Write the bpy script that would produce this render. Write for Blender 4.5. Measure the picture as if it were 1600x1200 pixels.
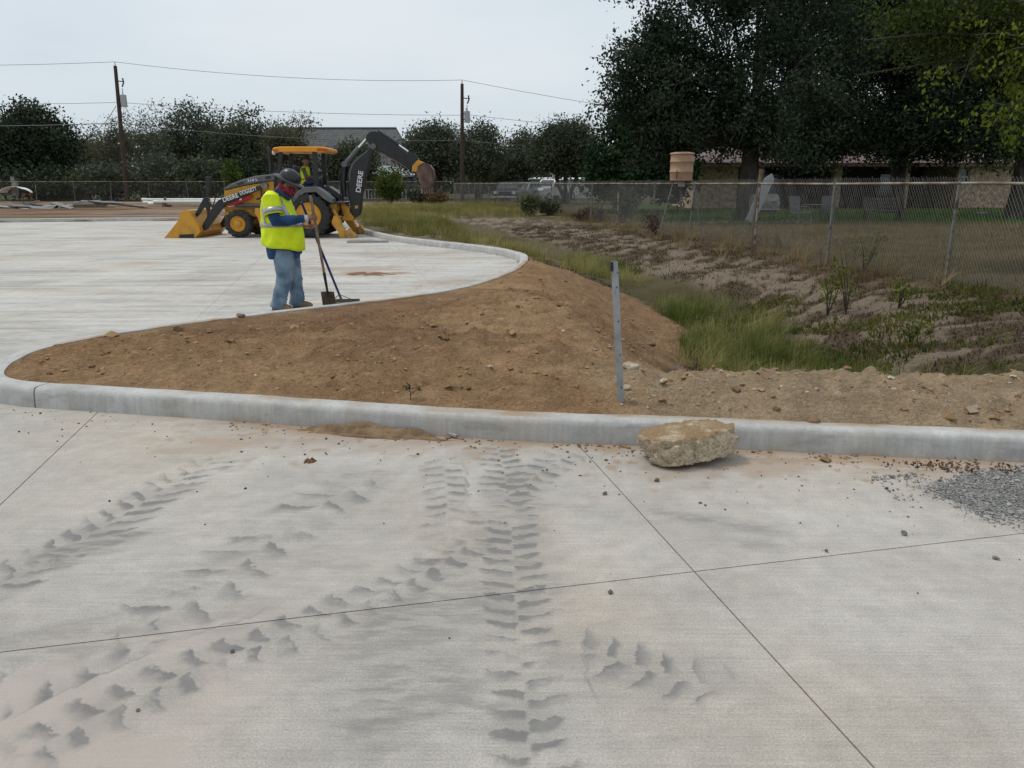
import bpy, bmesh, math, random
import numpy as np
from mathutils import Vector, Matrix

for o in list(bpy.data.objects):
    bpy.data.objects.remove(o)
SC = bpy.context.scene
COL = SC.collection
random.seed(7)
R = np.random.RandomState(11)
rad = math.radians

# ------------------------------------------------------------------ camera
FPX = 1180.0                      # focal length in photo pixels (1600 wide)
CAMH = 1.6
PIT = math.atan(313 / FPX)
cd = bpy.data.cameras.new('camera')
cam = bpy.data.objects.new('camera', cd)
COL.objects.link(cam)
cam.location = (0, 0, CAMH)
cam.rotation_euler = (math.pi / 2 - PIT, 0, 0)
cd.sensor_width = 36.0
cd.lens = 36.0 * FPX / 1600
cd.clip_start = 0.05
cd.clip_end = 3000
SC.camera = cam
SC.render.resolution_x, SC.render.resolution_y = 1024, 768

# ------------------------------------------------------------------ overcast sky and soft sun
SUN_EL, SUN_AZ = 64.0, 292.0      # azimuth measured clockwise from +Y
w = bpy.data.worlds.new('World')
SC.world = w
w.use_nodes = True
nt = w.node_tree
nt.nodes.clear()
out = nt.nodes.new('ShaderNodeOutputWorld')
bg = nt.nodes.new('ShaderNodeBackground')
sky = nt.nodes.new('ShaderNodeTexSky')
sky.sky_type = 'NISHITA'
sky.sun_disc = False
sky.sun_elevation = rad(SUN_EL)
sky.sun_rotation = rad(SUN_AZ)
sky.dust_density = 4.0
skm = nt.nodes.new('ShaderNodeMix'); skm.data_type = 'RGBA'; skm.blend_type = 'MULTIPLY'
skm.inputs['Factor'].default_value = 1.0
skm.inputs['B'].default_value = (1, 1, 1, 1)
tc = nt.nodes.new('ShaderNodeTexCoord')
mp = nt.nodes.new('ShaderNodeMapping'); mp.inputs['Scale'].default_value = (1.0, 1.0, 3.2)
nz = nt.nodes.new('ShaderNodeTexNoise')
nz.inputs['Scale'].default_value = 1.7; nz.inputs['Detail'].default_value = 5; nz.inputs['Roughness'].default_value = .5
cr = nt.nodes.new('ShaderNodeValToRGB')
cr.color_ramp.elements[0].position = .3; cr.color_ramp.elements[0].color = (5.5, 6.45, 7.3, 1)
cr.color_ramp.elements[1].position = .72; cr.color_ramp.elements[1].color = (7.5, 8.05, 8.4, 1)
mx = nt.nodes.new('ShaderNodeMix'); mx.data_type = 'RGBA'
mx.inputs['Factor'].default_value = .9       # nine tenths cloud cover
lk = nt.links.new
lk(tc.outputs['Generated'], mp.inputs['Vector']); lk(mp.outputs['Vector'], nz.inputs['Vector'])
lk(nz.outputs['Fac'], cr.inputs['Fac'])
lk(sky.outputs['Color'], mx.inputs['A']); lk(cr.outputs['Color'], mx.inputs['B'])
lk(mx.outputs['Result'], bg.inputs['Color'])
bg.inputs['Strength'].default_value = .107
lk(bg.outputs['Background'], out.inputs['Surface'])

sd = bpy.data.lights.new('sun', 'SUN')
sd.energy = 1.5
sd.angle = rad(14)
sd.color = (1, .965, .92)
sun = bpy.data.objects.new('sun', sd)
COL.objects.link(sun)
_d = Vector((math.sin(rad(SUN_AZ)) * math.cos(rad(SUN_EL)), math.cos(rad(SUN_AZ)) * math.cos(rad(SUN_EL)), math.sin(rad(SUN_EL))))
sun.rotation_euler = _d.to_track_quat('Z', 'Y').to_euler()

SC.view_settings.view_transform = 'Standard'
SC.view_settings.look = 'None'
SC.view_settings.exposure = 0.0
SC.view_settings.gamma = 1.0
SC.view_settings.use_curve_mapping = False

# ------------------------------------------------------------------ helpers
CP, SP = math.cos(PIT), math.sin(PIT)

def at(u, v, z=0.0):
    """ground point at height z seen at photo pixel (u, v)"""
    a, b = (u - 800) / FPX, (600 - v) / FPX
    d = (a, CP + b * SP, b * CP - SP)
    t = (z - CAMH) / d[2]
    return (d[0] * t, d[1] * t)

def on(u, v, Y):
    """(x, z) on the upright plane at distance Y seen at photo pixel (u, v)"""
    a, b = (u - 800) / FPX, (600 - v) / FPX
    t = Y / (CP + b * SP)
    return (a * t, CAMH + (b * CP - SP) * t)

def _hash(ix, iy, seed):
    h = (ix.astype(np.int64) * 374761393 + iy.astype(np.int64) * 668265263 + seed * 974711) & 0xffffffff
    h = ((h ^ (h >> 13)) * 1274126177) & 0xffffffff
    h = h ^ (h >> 16)
    return (h & 0xffffff) / float(0xffffff)

def vnoise(x, y, seed=0):
    x = np.asarray(x, float); y = np.asarray(y, float)
    ix, iy = np.floor(x), np.floor(y)
    fx, fy = x - ix, y - iy
    fx = fx * fx * (3 - 2 * fx); fy = fy * fy * (3 - 2 * fy)
    a = _hash(ix, iy, seed); b = _hash(ix + 1, iy, seed)
    c = _hash(ix, iy + 1, seed); d = _hash(ix + 1, iy + 1, seed)
    return (a + (b - a) * fx) * (1 - fy) + (c + (d - c) * fx) * fy

def fbm(x, y, octv=4, seed=0, gain=.5):
    s, a, t = 0, 1, 0
    for k in range(octv):
        s = s + a * vnoise(x * 2 ** k + 17.3 * k, y * 2 ** k - 9.1 * k, seed + k)
        t += a; a *= gain
    return s / t

def sstep(a, b, x):
    t = np.clip((x - a) / (b - a), 0, 1)
    return t * t * (3 - 2 * t)

def np_mesh(name, V, F, smooth=False):
    V = np.asarray(V, np.float32); F = np.asarray(F, np.int32)
    me = bpy.data.meshes.new(name)
    n, k = F.shape
    me.vertices.add(len(V)); me.vertices.foreach_set('co', V.ravel())
    me.loops.add(n * k); me.loops.foreach_set('vertex_index', F.ravel())
    me.polygons.add(n)
    me.polygons.foreach_set('loop_start', np.arange(0, n * k, k, dtype=np.int32))
    me.polygons.foreach_set('use_smooth', np.full(n, bool(smooth)))
    me.update(calc_edges=True)
    return me

def fattr(me, name, arr):
    a = me.attributes.new(name, 'FLOAT', 'POINT')
    a.data.foreach_set('value', np.asarray(arr, np.float32))

def cattr(me, name, rgb):
    a = me.color_attributes.new(name, 'FLOAT_COLOR', 'POINT')
    c = np.ones((len(rgb), 4), np.float32); c[:, :3] = rgb
    a.data.foreach_set('color', c.ravel())

def link(name, me, mat=None, parent=None):
    o = bpy.data.objects.new(name, me)
    COL.objects.link(o)
    if mat is not None and me is not None:
        me.materials.clear(); me.materials.append(mat)
    if parent is not None:
        o.parent = parent
    return o

def tag(o, label=None, cat=None, group=None, kind=None):
    if label: o['label'] = label
    if cat: o['category'] = cat
    if group: o['group'] = group
    if kind: o['kind'] = kind
    return o

def empty(name, loc=(0, 0, 0), rz=0):
    o = bpy.data.objects.new(name, None)
    COL.objects.link(o)
    o.location = loc; o.rotation_euler = (0, 0, rz)
    o.empty_display_size = .2
    return o

def copy_tree(o, parent=None):
    c = o.copy(); COL.objects.link(c); c.parent = parent
    for ch in list(o.children):
        copy_tree(ch, c)
    return c

class MB:
    """collects shapes (in the parent's space) into ONE mesh object"""
    def __init__(s, org=(0, 0, 0)):
        s.v = []; s.f = []; s.org = Vector(org)
    def add(s, vs, fs):
        b = len(s.v)
        s.v += [tuple(Vector(p) - s.org) for p in vs]
        s.f += [tuple(b + i for i in f) for f in fs]
    def box(s, c, size, M=None):
        x, y, z = (d / 2 for d in size)
        vs = [Vector((i * x, j * y, k * z)) for i in (-1, 1) for j in (-1, 1) for k in (-1, 1)]
        if M is not None: vs = [M @ p for p in vs]
        vs = [p + Vector(c) for p in vs]
        s.add(vs, [(0, 1, 3, 2), (4, 6, 7, 5), (0, 4, 5, 1), (2, 3, 7, 6), (0, 2, 6, 4), (1, 5, 7, 3)])
        return s
    def beam(s, a, b, w, h=None, up=(0, 0, 1)):
        a, b = Vector(a), Vector(b); h = h or w
        d = (b - a).normalized(); u = Vector(up)
        if abs(d.dot(u)) > .98: u = Vector((0, 1, 0))
        x = d.cross(u).normalized(); u = x.cross(d)
        vs = [p + x * i * w / 2 + u * j * h / 2 for p in (a, b) for i, j in ((-1, -1), (1, -1), (1, 1), (-1, 1))]
        s.add(vs, [(3, 2, 1, 0), (4, 5, 6, 7), (0, 1, 5, 4), (1, 2, 6, 5), (2, 3, 7, 6), (3, 0, 4, 7)])
        return s
    def tube(s, path, radii, n=8, flat=1.0, cap=True):
        path = [Vector(p) for p in path]
        if not hasattr(radii, '__len__'): radii = [radii] * len(path)
        up = None; b = len(s.v); vs = []; fs = []
        for i, p in enumerate(path):
            d = (path[min(i + 1, len(path) - 1)] - path[max(i - 1, 0)]).normalized()
            if up is None:
                up = Vector((0, 0, 1)) if abs(d.z) < .9 else Vector((0, 1, 0))
            x = d.cross(up).normalized(); up = x.cross(d).normalized()
            for k in range(n):
                a = 2 * math.pi * k / n
                vs.append(p + x * math.cos(a) * radii[i] + up * math.sin(a) * radii[i] * flat)
        for i in range(len(path) - 1):
            for k in range(n):
                k2 = (k + 1) % n
                fs.append((i * n + k, i * n + k2, (i + 1) * n + k2, (i + 1) * n + k))
        if cap:
            fs.append(tuple(range(n))[::-1]); fs.append(tuple((len(path) - 1) * n + k for k in range(n)))
        s.add(vs, fs)
        return s
    def cyl(s, a, b, r0, r1=None, n=12):
        return s.tube([a, b], [r0, r0 if r1 is None else r1], n)
    def lathe(s, prof, c, axis='z', n=24, cap=True):
        """prof: list of (r, h) along the axis"""
        vs = []; fs = []
        for r, h in prof:
            for k in range(n):
                a = 2 * math.pi * k / n
                p = (r * math.cos(a), r * math.sin(a), h)
                if axis == 'y': p = (p[0], p[2], p[1])
                if axis == 'x': p = (p[2], p[0], p[1])
                vs.append(Vector(p) + Vector(c))
        for i in range(len(prof) - 1):
            for k in range(n):
                k2 = (k + 1) % n
                q = (i * n + k, i * n + k2, (i + 1) * n + k2, (i + 1) * n + k)
                fs.append(q[::-1] if axis == 'y' else q)
        if cap: fs.append(tuple(range(n))[::-1]); fs.append(tuple((len(prof) - 1) * n + k for k in range(n)))
        s.add(vs, fs)
        return s
    def prism(s, poly, y0, y1):
        """polygon of (x, z) pushed out from y0 to y1"""
        n = len(poly)
        ar = sum(poly[i][0] * poly[(i + 1) % n][1] - poly[(i + 1) % n][0] * poly[i][1] for i in range(n))
        if ar < 0: poly = poly[::-1]
        vs = [(p[0], y0, p[1]) for p in poly] + [(p[0], y1, p[1]) for p in poly]
        fs = [tuple(range(n)), tuple(range(2 * n - 1, n - 1, -1))]
        fs += [((i + 1) % n, i, n + i, n + (i + 1) % n) for i in range(n)]
        s.add(vs, fs)
        return s
    def ball(s, c, r, n=12, m=8, M=None):
        rx, ry, rz = r if hasattr(r, '__len__') else (r, r, r)
        vs = []; fs = []
        for j in range(m + 1):
            t = math.pi * j / m
            for k in range(n):
                a = 2 * math.pi * k / n
                p = Vector((rx * math.sin(t) * math.cos(a), ry * math.sin(t) * math.sin(a), rz * math.cos(t)))
                if M is not None: p = M @ p
                vs.append(p + Vector(c))
        for j in range(m):
            for k in range(n):
                k2 = (k + 1) % n
                fs.append((j * n + k, (j + 1) * n + k, (j + 1) * n + k2, j * n + k2))
        s.add(vs, fs)
        return s
    def loft(s, rings, n=24, cap=True, power=1.0):
        """rings: (cx, cy, z, rx, ry), level rings from bottom to top"""
        vs = []; fs = []
        for cx, cy, z, rx, ry in rings:
            for k in range(n):
                a = 2 * math.pi * k / n
                ca, sa = math.cos(a), math.sin(a)
                vs.append((cx + rx * math.copysign(abs(ca) ** power, ca), cy + ry * math.copysign(abs(sa) ** power, sa), z))
        for i in range(len(rings) - 1):
            for k in range(n):
                k2 = (k + 1) % n
                fs.append((i * n + k, i * n + k2, (i + 1) * n + k2, (i + 1) * n + k))
        if cap:
            fs.append(tuple(range(n))[::-1]); fs.append(tuple((len(rings) - 1) * n + k for k in range(n)))
        s.add(vs, fs)
        return s
    def build(s, name, mat, parent=None, smooth=False, bevel=0, remesh=0, sub=0, solid=0):
        me = bpy.data.meshes.new(name)
        me.from_pydata(s.v, [], s.f)
        me.validate(); me.update()
        o = link(name, me, mat, parent)
        if remesh:
            m = o.modifiers.new('r', 'REMESH'); m.mode = 'VOXEL'; m.voxel_size = remesh; m.use_smooth_shade = True
            m = o.modifiers.new('s', 'SMOOTH'); m.factor = .5; m.iterations = 3
        if solid:
            m = o.modifiers.new('t', 'SOLIDIFY'); m.thickness = solid; m.offset = 0
        if bevel:
            m = o.modifiers.new('b', 'BEVEL'); m.width = bevel; m.segments = 2; m.limit_method = 'ANGLE'
        if sub:
            m = o.modifiers.new('u', 'SUBSURF'); m.levels = sub; m.render_levels = sub
        if smooth:
            for p in me.polygons: p.use_smooth = True
            if not remesh and not sub:
                try: me.set_sharp_from_angle(angle=rad(40))
                except Exception: pass
        return o

# ------------------------------------------------------------------ materials
MATS = {}
def new_mat(name):
    m = bpy.data.materials.new(name); m.use_nodes = True
    n = m.node_tree.nodes
    b = n['Principled BSDF']
    return m, n, m.node_tree.links.new, b

def PM(name, col, rough=.6, metal=0., var=.18, scale=6., bump=0., bscale=40., col2=None, spec=.4, lo=.35, hi=.68, stretch=None):
    """painted / plain surface: two tones mixed by noise, optional relief"""
    if name in MATS: return MATS[name]
    m, n, L, b = new_mat(name)
    t = n.new('ShaderNodeTexCoord'); src = t.outputs['Object']
    if stretch:
        q = n.new('ShaderNodeMapping'); q.inputs['Scale'].default_value = stretch
        L(src, q.inputs['Vector']); src = q.outputs['Vector']
    z = n.new('ShaderNodeTexNoise'); z.inputs['Scale'].default_value = scale; z.inputs['Detail'].default_value = 6
    L(src, z.inputs['Vector'])
    c = n.new('ShaderNodeValToRGB')
    c.color_ramp.elements[0].position = lo; c.color_ramp.elements[1].position = hi
    d = col2 if col2 else tuple(x * (1 - 2 * var) for x in col)
    c.color_ramp.elements[0].color = (*d, 1); c.color_ramp.elements[1].color = (*col, 1)
    L(z.outputs['Fac'], c.inputs['Fac']); L(c.outputs['Color'], b.inputs['Base Color'])
    b.inputs['Roughness'].default_value = rough; b.inputs['Metallic'].default_value = metal
    b.inputs['Specular IOR Level'].default_value = spec
    if bump:
        z2 = n.new('ShaderNodeTexNoise'); z2.inputs['Scale'].default_value = bscale; z2.inputs['Detail'].default_value = 5
        L(src, z2.inputs['Vector'])
        bp = n.new('ShaderNodeBump'); bp.inputs['Strength'].default_value = bump; bp.inputs['Distance'].default_value = .02
        L(z2.outputs['Fac'], bp.inputs['Height']); L(bp.outputs['Normal'], b.inputs['Normal'])
    MATS[name] = m
    return m

def leaf_mat(name, dark, light, trans=.25, rough=.55):
    if name in MATS: return MATS[name]
    m, n, L, b = new_mat(name)
    a = n.new('ShaderNodeAttribute'); a.attribute_name = 'tint'
    c = n.new('ShaderNodeValToRGB')
    c.color_ramp.elements[0].color = (*dark, 1); c.color_ramp.elements[1].color = (*light, 1)
    L(a.outputs['Fac'], c.inputs['Fac']); L(c.outputs['Color'], b.inputs['Base Color'])
    b.inputs['Roughness'].default_value = rough + .15; b.inputs['Specular IOR Level'].default_value = .1
    tr = n.new('ShaderNodeBsdfTranslucent'); L(c.outputs['Color'], tr.inputs['Color'])
    ms = n.new('ShaderNodeMixShader'); ms.inputs['Fac'].default_value = trans
    L(b.outputs['BSDF'], ms.inputs[1]); L(tr.outputs['BSDF'], ms.inputs[2])
    L(ms.outputs['Shader'], n['Material Output'].inputs['Surface'])
    MATS[name] = m
    return m
# ================================================================== THE SETTING
def catmull(P, step):
    P = [np.array(p, float) for p in P]
    P = [2 * P[0] - P[1]] + P + [2 * P[-1] - P[-2]]
    out = []
    for i in range(1, len(P) - 2):
        a, b, c, d = P[i - 1:i + 3]
        n = max(2, int(np.linalg.norm(c - b) / step))
        for k in range(n):
            t = k / n
            out.append(.5 * ((2 * b) + (c - a) * t + (2 * a - 5 * b + 4 * c - d) * t * t + (-a + 3 * b - 3 * c + d) * t ** 3))
    out.append(P[-2])
    return np.array(out)

# edge of the concrete = foot of the kerb face; the soil lies to the right of this path
KERB_PTS = [(16, 2.35), (10, 3.2), (6, 3.82), (3.044, 4.221), (2.508, 4.29), (1.957, 4.363), (1.403, 4.45), (.8, 4.52), (.204, 4.58), (-.416, 4.69),
            (-1.307, 4.884), (-2.268, 5.09), (-3.022, 5.245), (-3.523, 5.35), (-3.82, 5.44), (-4.07, 5.6), (-4.26, 5.88), (-4.4, 6.3), (-4.42, 6.8), (-4.17, 7.42),
            (-3.7, 8.0), (-3.13, 8.62), (-2.19, 9.45), (-1.41, 10.18), (-.71, 11.28), (-.18, 12.9), (.06, 14.2), (.15, 15.3),
            (.05, 16.6), (-.774, 18.46), (-2.8, 21.1), (-3.95, 23.1), (-5.0, 25.6), (-6.03, 28.4), (-6.7, 30.7), (-7.3, 33.2), (-8.2, 35.2),
            (-10, 35.7), (-12.5, 35.15), (-15.7, 34.4), (-21.7, 33.0), (-40, 28.8), (-70, 21.9)]
KP = catmull(KERB_PTS, .09)
PAVE = np.vstack([KP, [(-70, -12), (16, -12)]])

def seg_dist(X, Y, P):
    """distance to an open polyline, plus arc length of the nearest point"""
    best = np.full(X.shape, 1e9); bs = np.zeros(X.shape)
    s0 = 0.
    for i in range(len(P) - 1):
        ax, ay = P[i]; bx, by = P[i + 1]
        dx, dy = bx - ax, by - ay
        l2 = dx * dx + dy * dy
        if l2 < 1e-12: continue
        t = np.clip(((X - ax) * dx + (Y - ay) * dy) / l2, 0, 1)
        d = np.hypot(X - ax - t * dx, Y - ay - t * dy)
        m = d < best
        best[m] = d[m]; bs[m] = s0 + t[m] * math.sqrt(l2)
        s0 += math.sqrt(l2)
    return best, bs

def inside(X, Y, P):
    c = np.zeros(X.shape, bool)
    n = len(P)
    for i in range(n):
        ax, ay = P[i]; bx, by = P[(i + 1) % n]
        if ay == by: continue
        m = ((ay > Y) != (by > Y)) & (X < (bx - ax) * (Y - ay) / (by - ay) + ax)
        c ^= m
    return c

KPC = catmull(KERB_PTS, .5)     # coarser copy for distances
def kerb_sd(X, Y):
    """signed distance to the kerb foot: positive on the soil side"""
    d, s = seg_dist(X, Y, KPC)
    ins = inside(X, Y, np.vstack([KPC, [(-70, -12), (16, -12)]]))
    return np.where(ins, -d, d), s

def C(u, v, z):
    x, y = at(u, v, z)
    return (x, y, z)

CTRL = [  # island top
    (-4.2, 6.3, .14), (-3.6, 5.6, .14), (-2.5, 5.4, .15), (-1.3, 5.1, .15), (-.3, 4.9, .15), (.7, 4.8, .15), (1.6, 4.65, .15), (3, 4.45, .15), (6, 4.0, .15), (10, 3.4, .15),
    (-3.6, 7.6, .14), (-2.9, 8.3, .15), (-1.9, 9.2, .15), (-1.1, 10.0, .15), (-.4, 11.1, .15), (.1, 12.8, .14), (.35, 14.5, .13),
    (-3.2, 6.6, .17), (-2.0, 7.0, .22), (-.9, 6.4, .22), (-.7, 8.4, .22), (-.2, 10.2, .23), (.15, 9.0, .29), (.62, 7.2, .27), (.85, 6.1, .17), (.1, 7.3, .25),
    # its slope down to the ditch
    (.85, 10.0, .02), (1.3, 8.6, -.12), (1.1, 11.5, -.08), (.9, 13.4, -.05), (1.6, 12.2, -.3), (1.35, 7.2, -.12), (1.15, 6.35, .04), (1.75, 9.4, -.42),
    C(830, 408, .1), C(900, 428, -.25), C(1000, 470, -.5), C(1085, 518, -.6), C(1060, 565, -.6), C(1035, 590, -.3),
    # berm behind the near kerb and the drop behind it
    C(1060, 592, .12), C(1150, 584, .18), C(1250, 581, .21), C(1350, 585, .2), C(1450, 588, .2), C(1600, 592, .2), (6, 5.1, .2), (10, 4.4, .2),
    (2.0, 6.5, -.3), (2.6, 6.5, -.4), (3.4, 6.4, -.35), (4.4, 6.3, -.28), (6.5, 5.9, -.1), (2.5, 7.4, -.6), (3.4, 7.4, -.58), (2.6, 8.6, -.64),
    # ditch floor
    (2.9, 9.6, -.66), (3.5, 9.4, -.65), (3.25, 12.4, -.62), (3.0, 14.3, -.55), (2.66, 15.7, -.5), (2.1, 17.5, -.45), (1.5, 20.4, -.38), (.8, 22.5, -.28), (-.6, 26, -.12), (-2.8, 31.6, .02),
    # far bank
    (4.02, 9.2, -.58), (4.3, 8.3, -.5), (5.1, 7.5, -.3), (4.1, 10.6, -.52), (3.7, 13.1, -.48), (3.2, 16, -.38), (4.0, 15.2, -.2), (4.85, 12.6, -.22), (5.1, 9.9, -.2), (5.7, 8.7, -.12),
    (2.7, 20.6, -.15), (1.9, 24.5, -.08), (6.9, 12, .06), (6.6, 16.1, .06), (5.7, 18, .08), (5.0, 21, .1), (3.9, 28.7, .1), (7.6, 8, .1), (8.3, 5, .15), (2.4, 37, .12), (0, 49, .15), (-4, 62, .2),
    (8.5, 12, .1), (9, 18, .12), (8, 26, .14), (12, 34, .2), (25, 34, .2), (20, 20, .15), (14, 10, .12), (18, 3, .15), (30, 50, .25), (10, 50, .25),
    # grass beside the big lot
    (-.2, 19.5, .02), (-2, 22.8, .08), (-3.6, 25, .1), (-5, 29, .12), (-6, 34, .12), (-9, 40, .14), (-20, 38, .15), (-40, 34, .14), (-20, 50, .2), (-40, 50, .2), (-3, 45, .15), (-60, 60, .2), (0, 80, .2), (60, 80, .25), (60, 20, .2)]
CTRL = np.array(CTRL)
def _kern(r): return np.sqrt(r * r + .16)
_A = _kern(np.hypot(CTRL[:, None, 0] - CTRL[None, :, 0], CTRL[:, None, 1] - CTRL[None, :, 1]))
_n = len(CTRL)
_B = np.zeros((_n + 1, _n + 1)); _B[:_n, :_n] = _A + np.eye(_n) * -.01; _B[:_n, _n] = 1; _B[_n, :_n] = 1
_w = np.linalg.solve(_B, np.append(CTRL[:, 2], 0))

def base_h(X, Y):
    z = np.full(X.shape, _w[-1])
    for i in range(_n):
        z += _w[i] * _kern(np.hypot(X - CTRL[i, 0], Y - CTRL[i, 1]))
    far = sstep(70, 95, np.hypot(X, Y))
    return z * (1 - far) + .2 * far

SOIL = np.array([tuple(p[:2]) for p in [(-4.6, 6.2), (-3.9, 5.4), (-2, 5), (0, 4.5), (3, 4.1), (10, 3), (16, 2)]] +
                [(16, 3.6), (10, 4.55), (6, 5.2), (3.85, 5.6), (3.1, 5.65), (2.6, 5.75), (2.2, 5.9), (1.75, 6.1), (1.5, 6.6), (1.55, 7.4), (2.1, 9.4), (2.75, 11.4), (2.3, 13.9), (1.3, 16.1),
                 (.6, 16.9), (.15, 16.6), (-.2, 15), (-.5, 12.5), (-1, 11), (-2.2, 9.6), (-3.8, 8.1), (-4.6, 7)])
def soil_mask(X, Y):
    d, _ = seg_dist(X, Y, np.vstack([SOIL, SOIL[:1]]))
    s = np.where(inside(X, Y, SOIL), d, -d)
    return s

DITCH = catmull([(5.5, 7.0), (3.6, 7.6), (3.0, 9.5), (3.2, 12.4), (2.95, 14.3), (2.2, 17.3), (1.5, 20.4), (.5, 23.3), (-.8, 26.5), (-2.8, 31.6), (-5, 38)], .6)
FENCE = catmull([(9.2, 2.0), (7.1, 11.7), (6.25, 16.3), (5.15, 21.9), (4.5, 25), (3.9, 28.8), (3.2, 32.5), (2.5, 37), (.3, 49), (-4.6, 62)], .5)

def rills(X, Y):
    wa = (fbm(X * .7, Y * .7, 3, 35) - .5) * 1.6; wb = (fbm(X * 2.6, Y * 2.6, 3, 37) - .5) * .5
    a, b = X * .8 + Y * .6 + wb, Y * .8 - X * .6 + wa * .5 + wb
    return .62 * fbm(a * 1.0, b * 4.6, 5, 31, .62) + .38 * fbm(X * 3.3, Y * 3.3, 4, 39)

def ground_z(X, Y, detail=True):
    X = np.asarray(X, float); Y = np.asarray(Y, float)
    h = base_h(X, Y)
    if detail:
        s = soil_mask(X, Y)
        so = sstep(-.1, .25, s)
        nearf = 1 / (1 + (np.hypot(X, Y) / 30) ** 2)
        clod = fbm(X * 7, Y * 7, 4, 3, .6) - .5
        lump = np.maximum(fbm(X * 3.1 + 5, Y * 3.1, 3, 9) - .58, 0)
        fine = np.maximum(fbm(X * 17, Y * 17, 2, 21) - .56, 0)
        h = h + so * (clod * .08 + lump * .2 + fine * .12)
        # raked furrows on the slope and dry rills on the far bank
        d, _ = seg_dist(X, Y, DITCH)
        bank = (1 - so) * sstep(.5, 1.1, d) * sstep(5, 3.6, d) * nearf
        rill = rills(X, Y)
        h = h + bank * (rill - .5) * .12 + bank * (fbm(X * 6, Y * 6, 3, 33) - .5) * .05 + (1 - so) * nearf * (fbm(X * 1.7, Y * 1.7, 4, 40) - .5) * .12
        fl = fbm((X + Y * .35) * 1.2, (Y - X * .35) * 9, 3, 55)
        h = h + so * (fl - .5) * .055
    sdk, _ = kerb_sd(X, Y)
    edge = sstep(.02, .3, sdk)                 # soil meets the back of the kerb level with its top
    bk_ = sstep(6.6, 7.6, Y) * sstep(17, 14, Y)
    top = np.minimum(h, .135 + (.5 - .46 * bk_) * np.maximum(sdk - .16, 0))
    h = np.where(sdk < 1.3, top, h)
    return np.where(sdk < .14, -.14 + (np.minimum(h, .135) + .14) * sstep(.03, .13, sdk), h)

def axis(lo, hi, step, far_lo, far_hi, g=1.045, cap=14):
    a = list(np.arange(lo, hi, step))
    s, x = step, lo
    left = []
    while x > far_lo:
        s = min(s * g, cap); x -= s; left.append(x)
    s, x = step, a[-1]
    right = []
    while x < far_hi:
        s = min(s * g, cap); x += s; right.append(x)
    return np.array(left[::-1] + a + right)

gx = axis(-4.9, 4.6, .034, -700, 700, 1.072, 30)
gy = axis(4.2, 10.2, .034, -60, 900, 1.033, 30)
GX, GY = np.meshgrid(gx, gy)
X, Y = GX.ravel(), GY.ravel()
Zg = ground_z(X, Y)

def mixc(a, b, t):
    return a * (1 - t[:, None]) + np.array(b)[None, :] * t[:, None]

s = soil_mask(X, Y)
so = sstep(-.12, .12, s + (fbm(X * 4, Y * 4, 3, 71) - .5) * .5)
dd, ds = seg_dist(X, Y, DITCH)
fd, fs = seg_dist(X, Y, FENCE)
fin = inside(X, Y, np.vstack([FENCE, [(-60, 62), (-60, 300), (600, 300), (600, -60), (9.2, -60)]]))   # beyond the fence
n1 = fbm(X * .9, Y * .9, 4, 81); n2 = fbm(X * 3, Y * 3, 4, 91); n3 = fbm(X * 9, Y * 9, 3, 95)
rill = rills(X, Y)
col = np.zeros((len(X), 3)) + np.array((.20, .16, .09))
col = mixc(col, (.12, .10, .05), sstep(.42, .62, n1))
# far bank: pale pinkish earth with dark litter in its rills
bank = sstep(.4, 1.0, dd) * (~fin) * sstep(5.2, 4.2, dd) * (X > -3.5 + 0 * Y)
col = mixc(col, (.30, .235, .178), bank * sstep(.42, .58, rill + (n2 - .5) * .2))
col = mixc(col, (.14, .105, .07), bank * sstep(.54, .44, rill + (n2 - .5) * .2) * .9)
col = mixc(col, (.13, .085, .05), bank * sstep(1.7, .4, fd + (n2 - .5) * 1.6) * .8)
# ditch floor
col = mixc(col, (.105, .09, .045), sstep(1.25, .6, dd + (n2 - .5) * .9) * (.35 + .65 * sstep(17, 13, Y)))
# yard beyond the fence: dry turf, then mown lawn near the house
yard = fin.astype(float)
col = mixc(col, (.155, .125, .075), yard)
col = mixc(col, (.09, .085, .035), yard * sstep(.4, .62, n1) * .8)
lawn = yard * sstep(27.5, 31, Y + (n1 - .5) * 3) * sstep(5, 8, X) * sstep(60, 48, Y)
col = mixc(col, (.055, .105, .018), lawn)
drv = yard * sstep(1.3, .6, np.abs(Y - (29.3 + .1 * X)) ) * sstep(12.4, 11.2, X)
col = mixc(col, (.34, .28, .22), drv)
# stripped ground past the big lot
strip = (~fin) * sstep(31, 35, Y + .22 * (X + 12)) * sstep(-4.5, -7.5, X)
col = mixc(col, (.30, .195, .125), strip)
col = mixc(col, (.40, .32, .25), strip * sstep(.5, .66, fbm(X * .25, Y * .9, 4, 101)))
col = mixc(col, (.15, .095, .06), strip * sstep(.55, .7, fbm(X * .3 + 7, Y * 1.1, 4, 103)))
far = sstep(60, 66, Y)
col = mixc(col, (.09, .085, .045), far)
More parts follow.
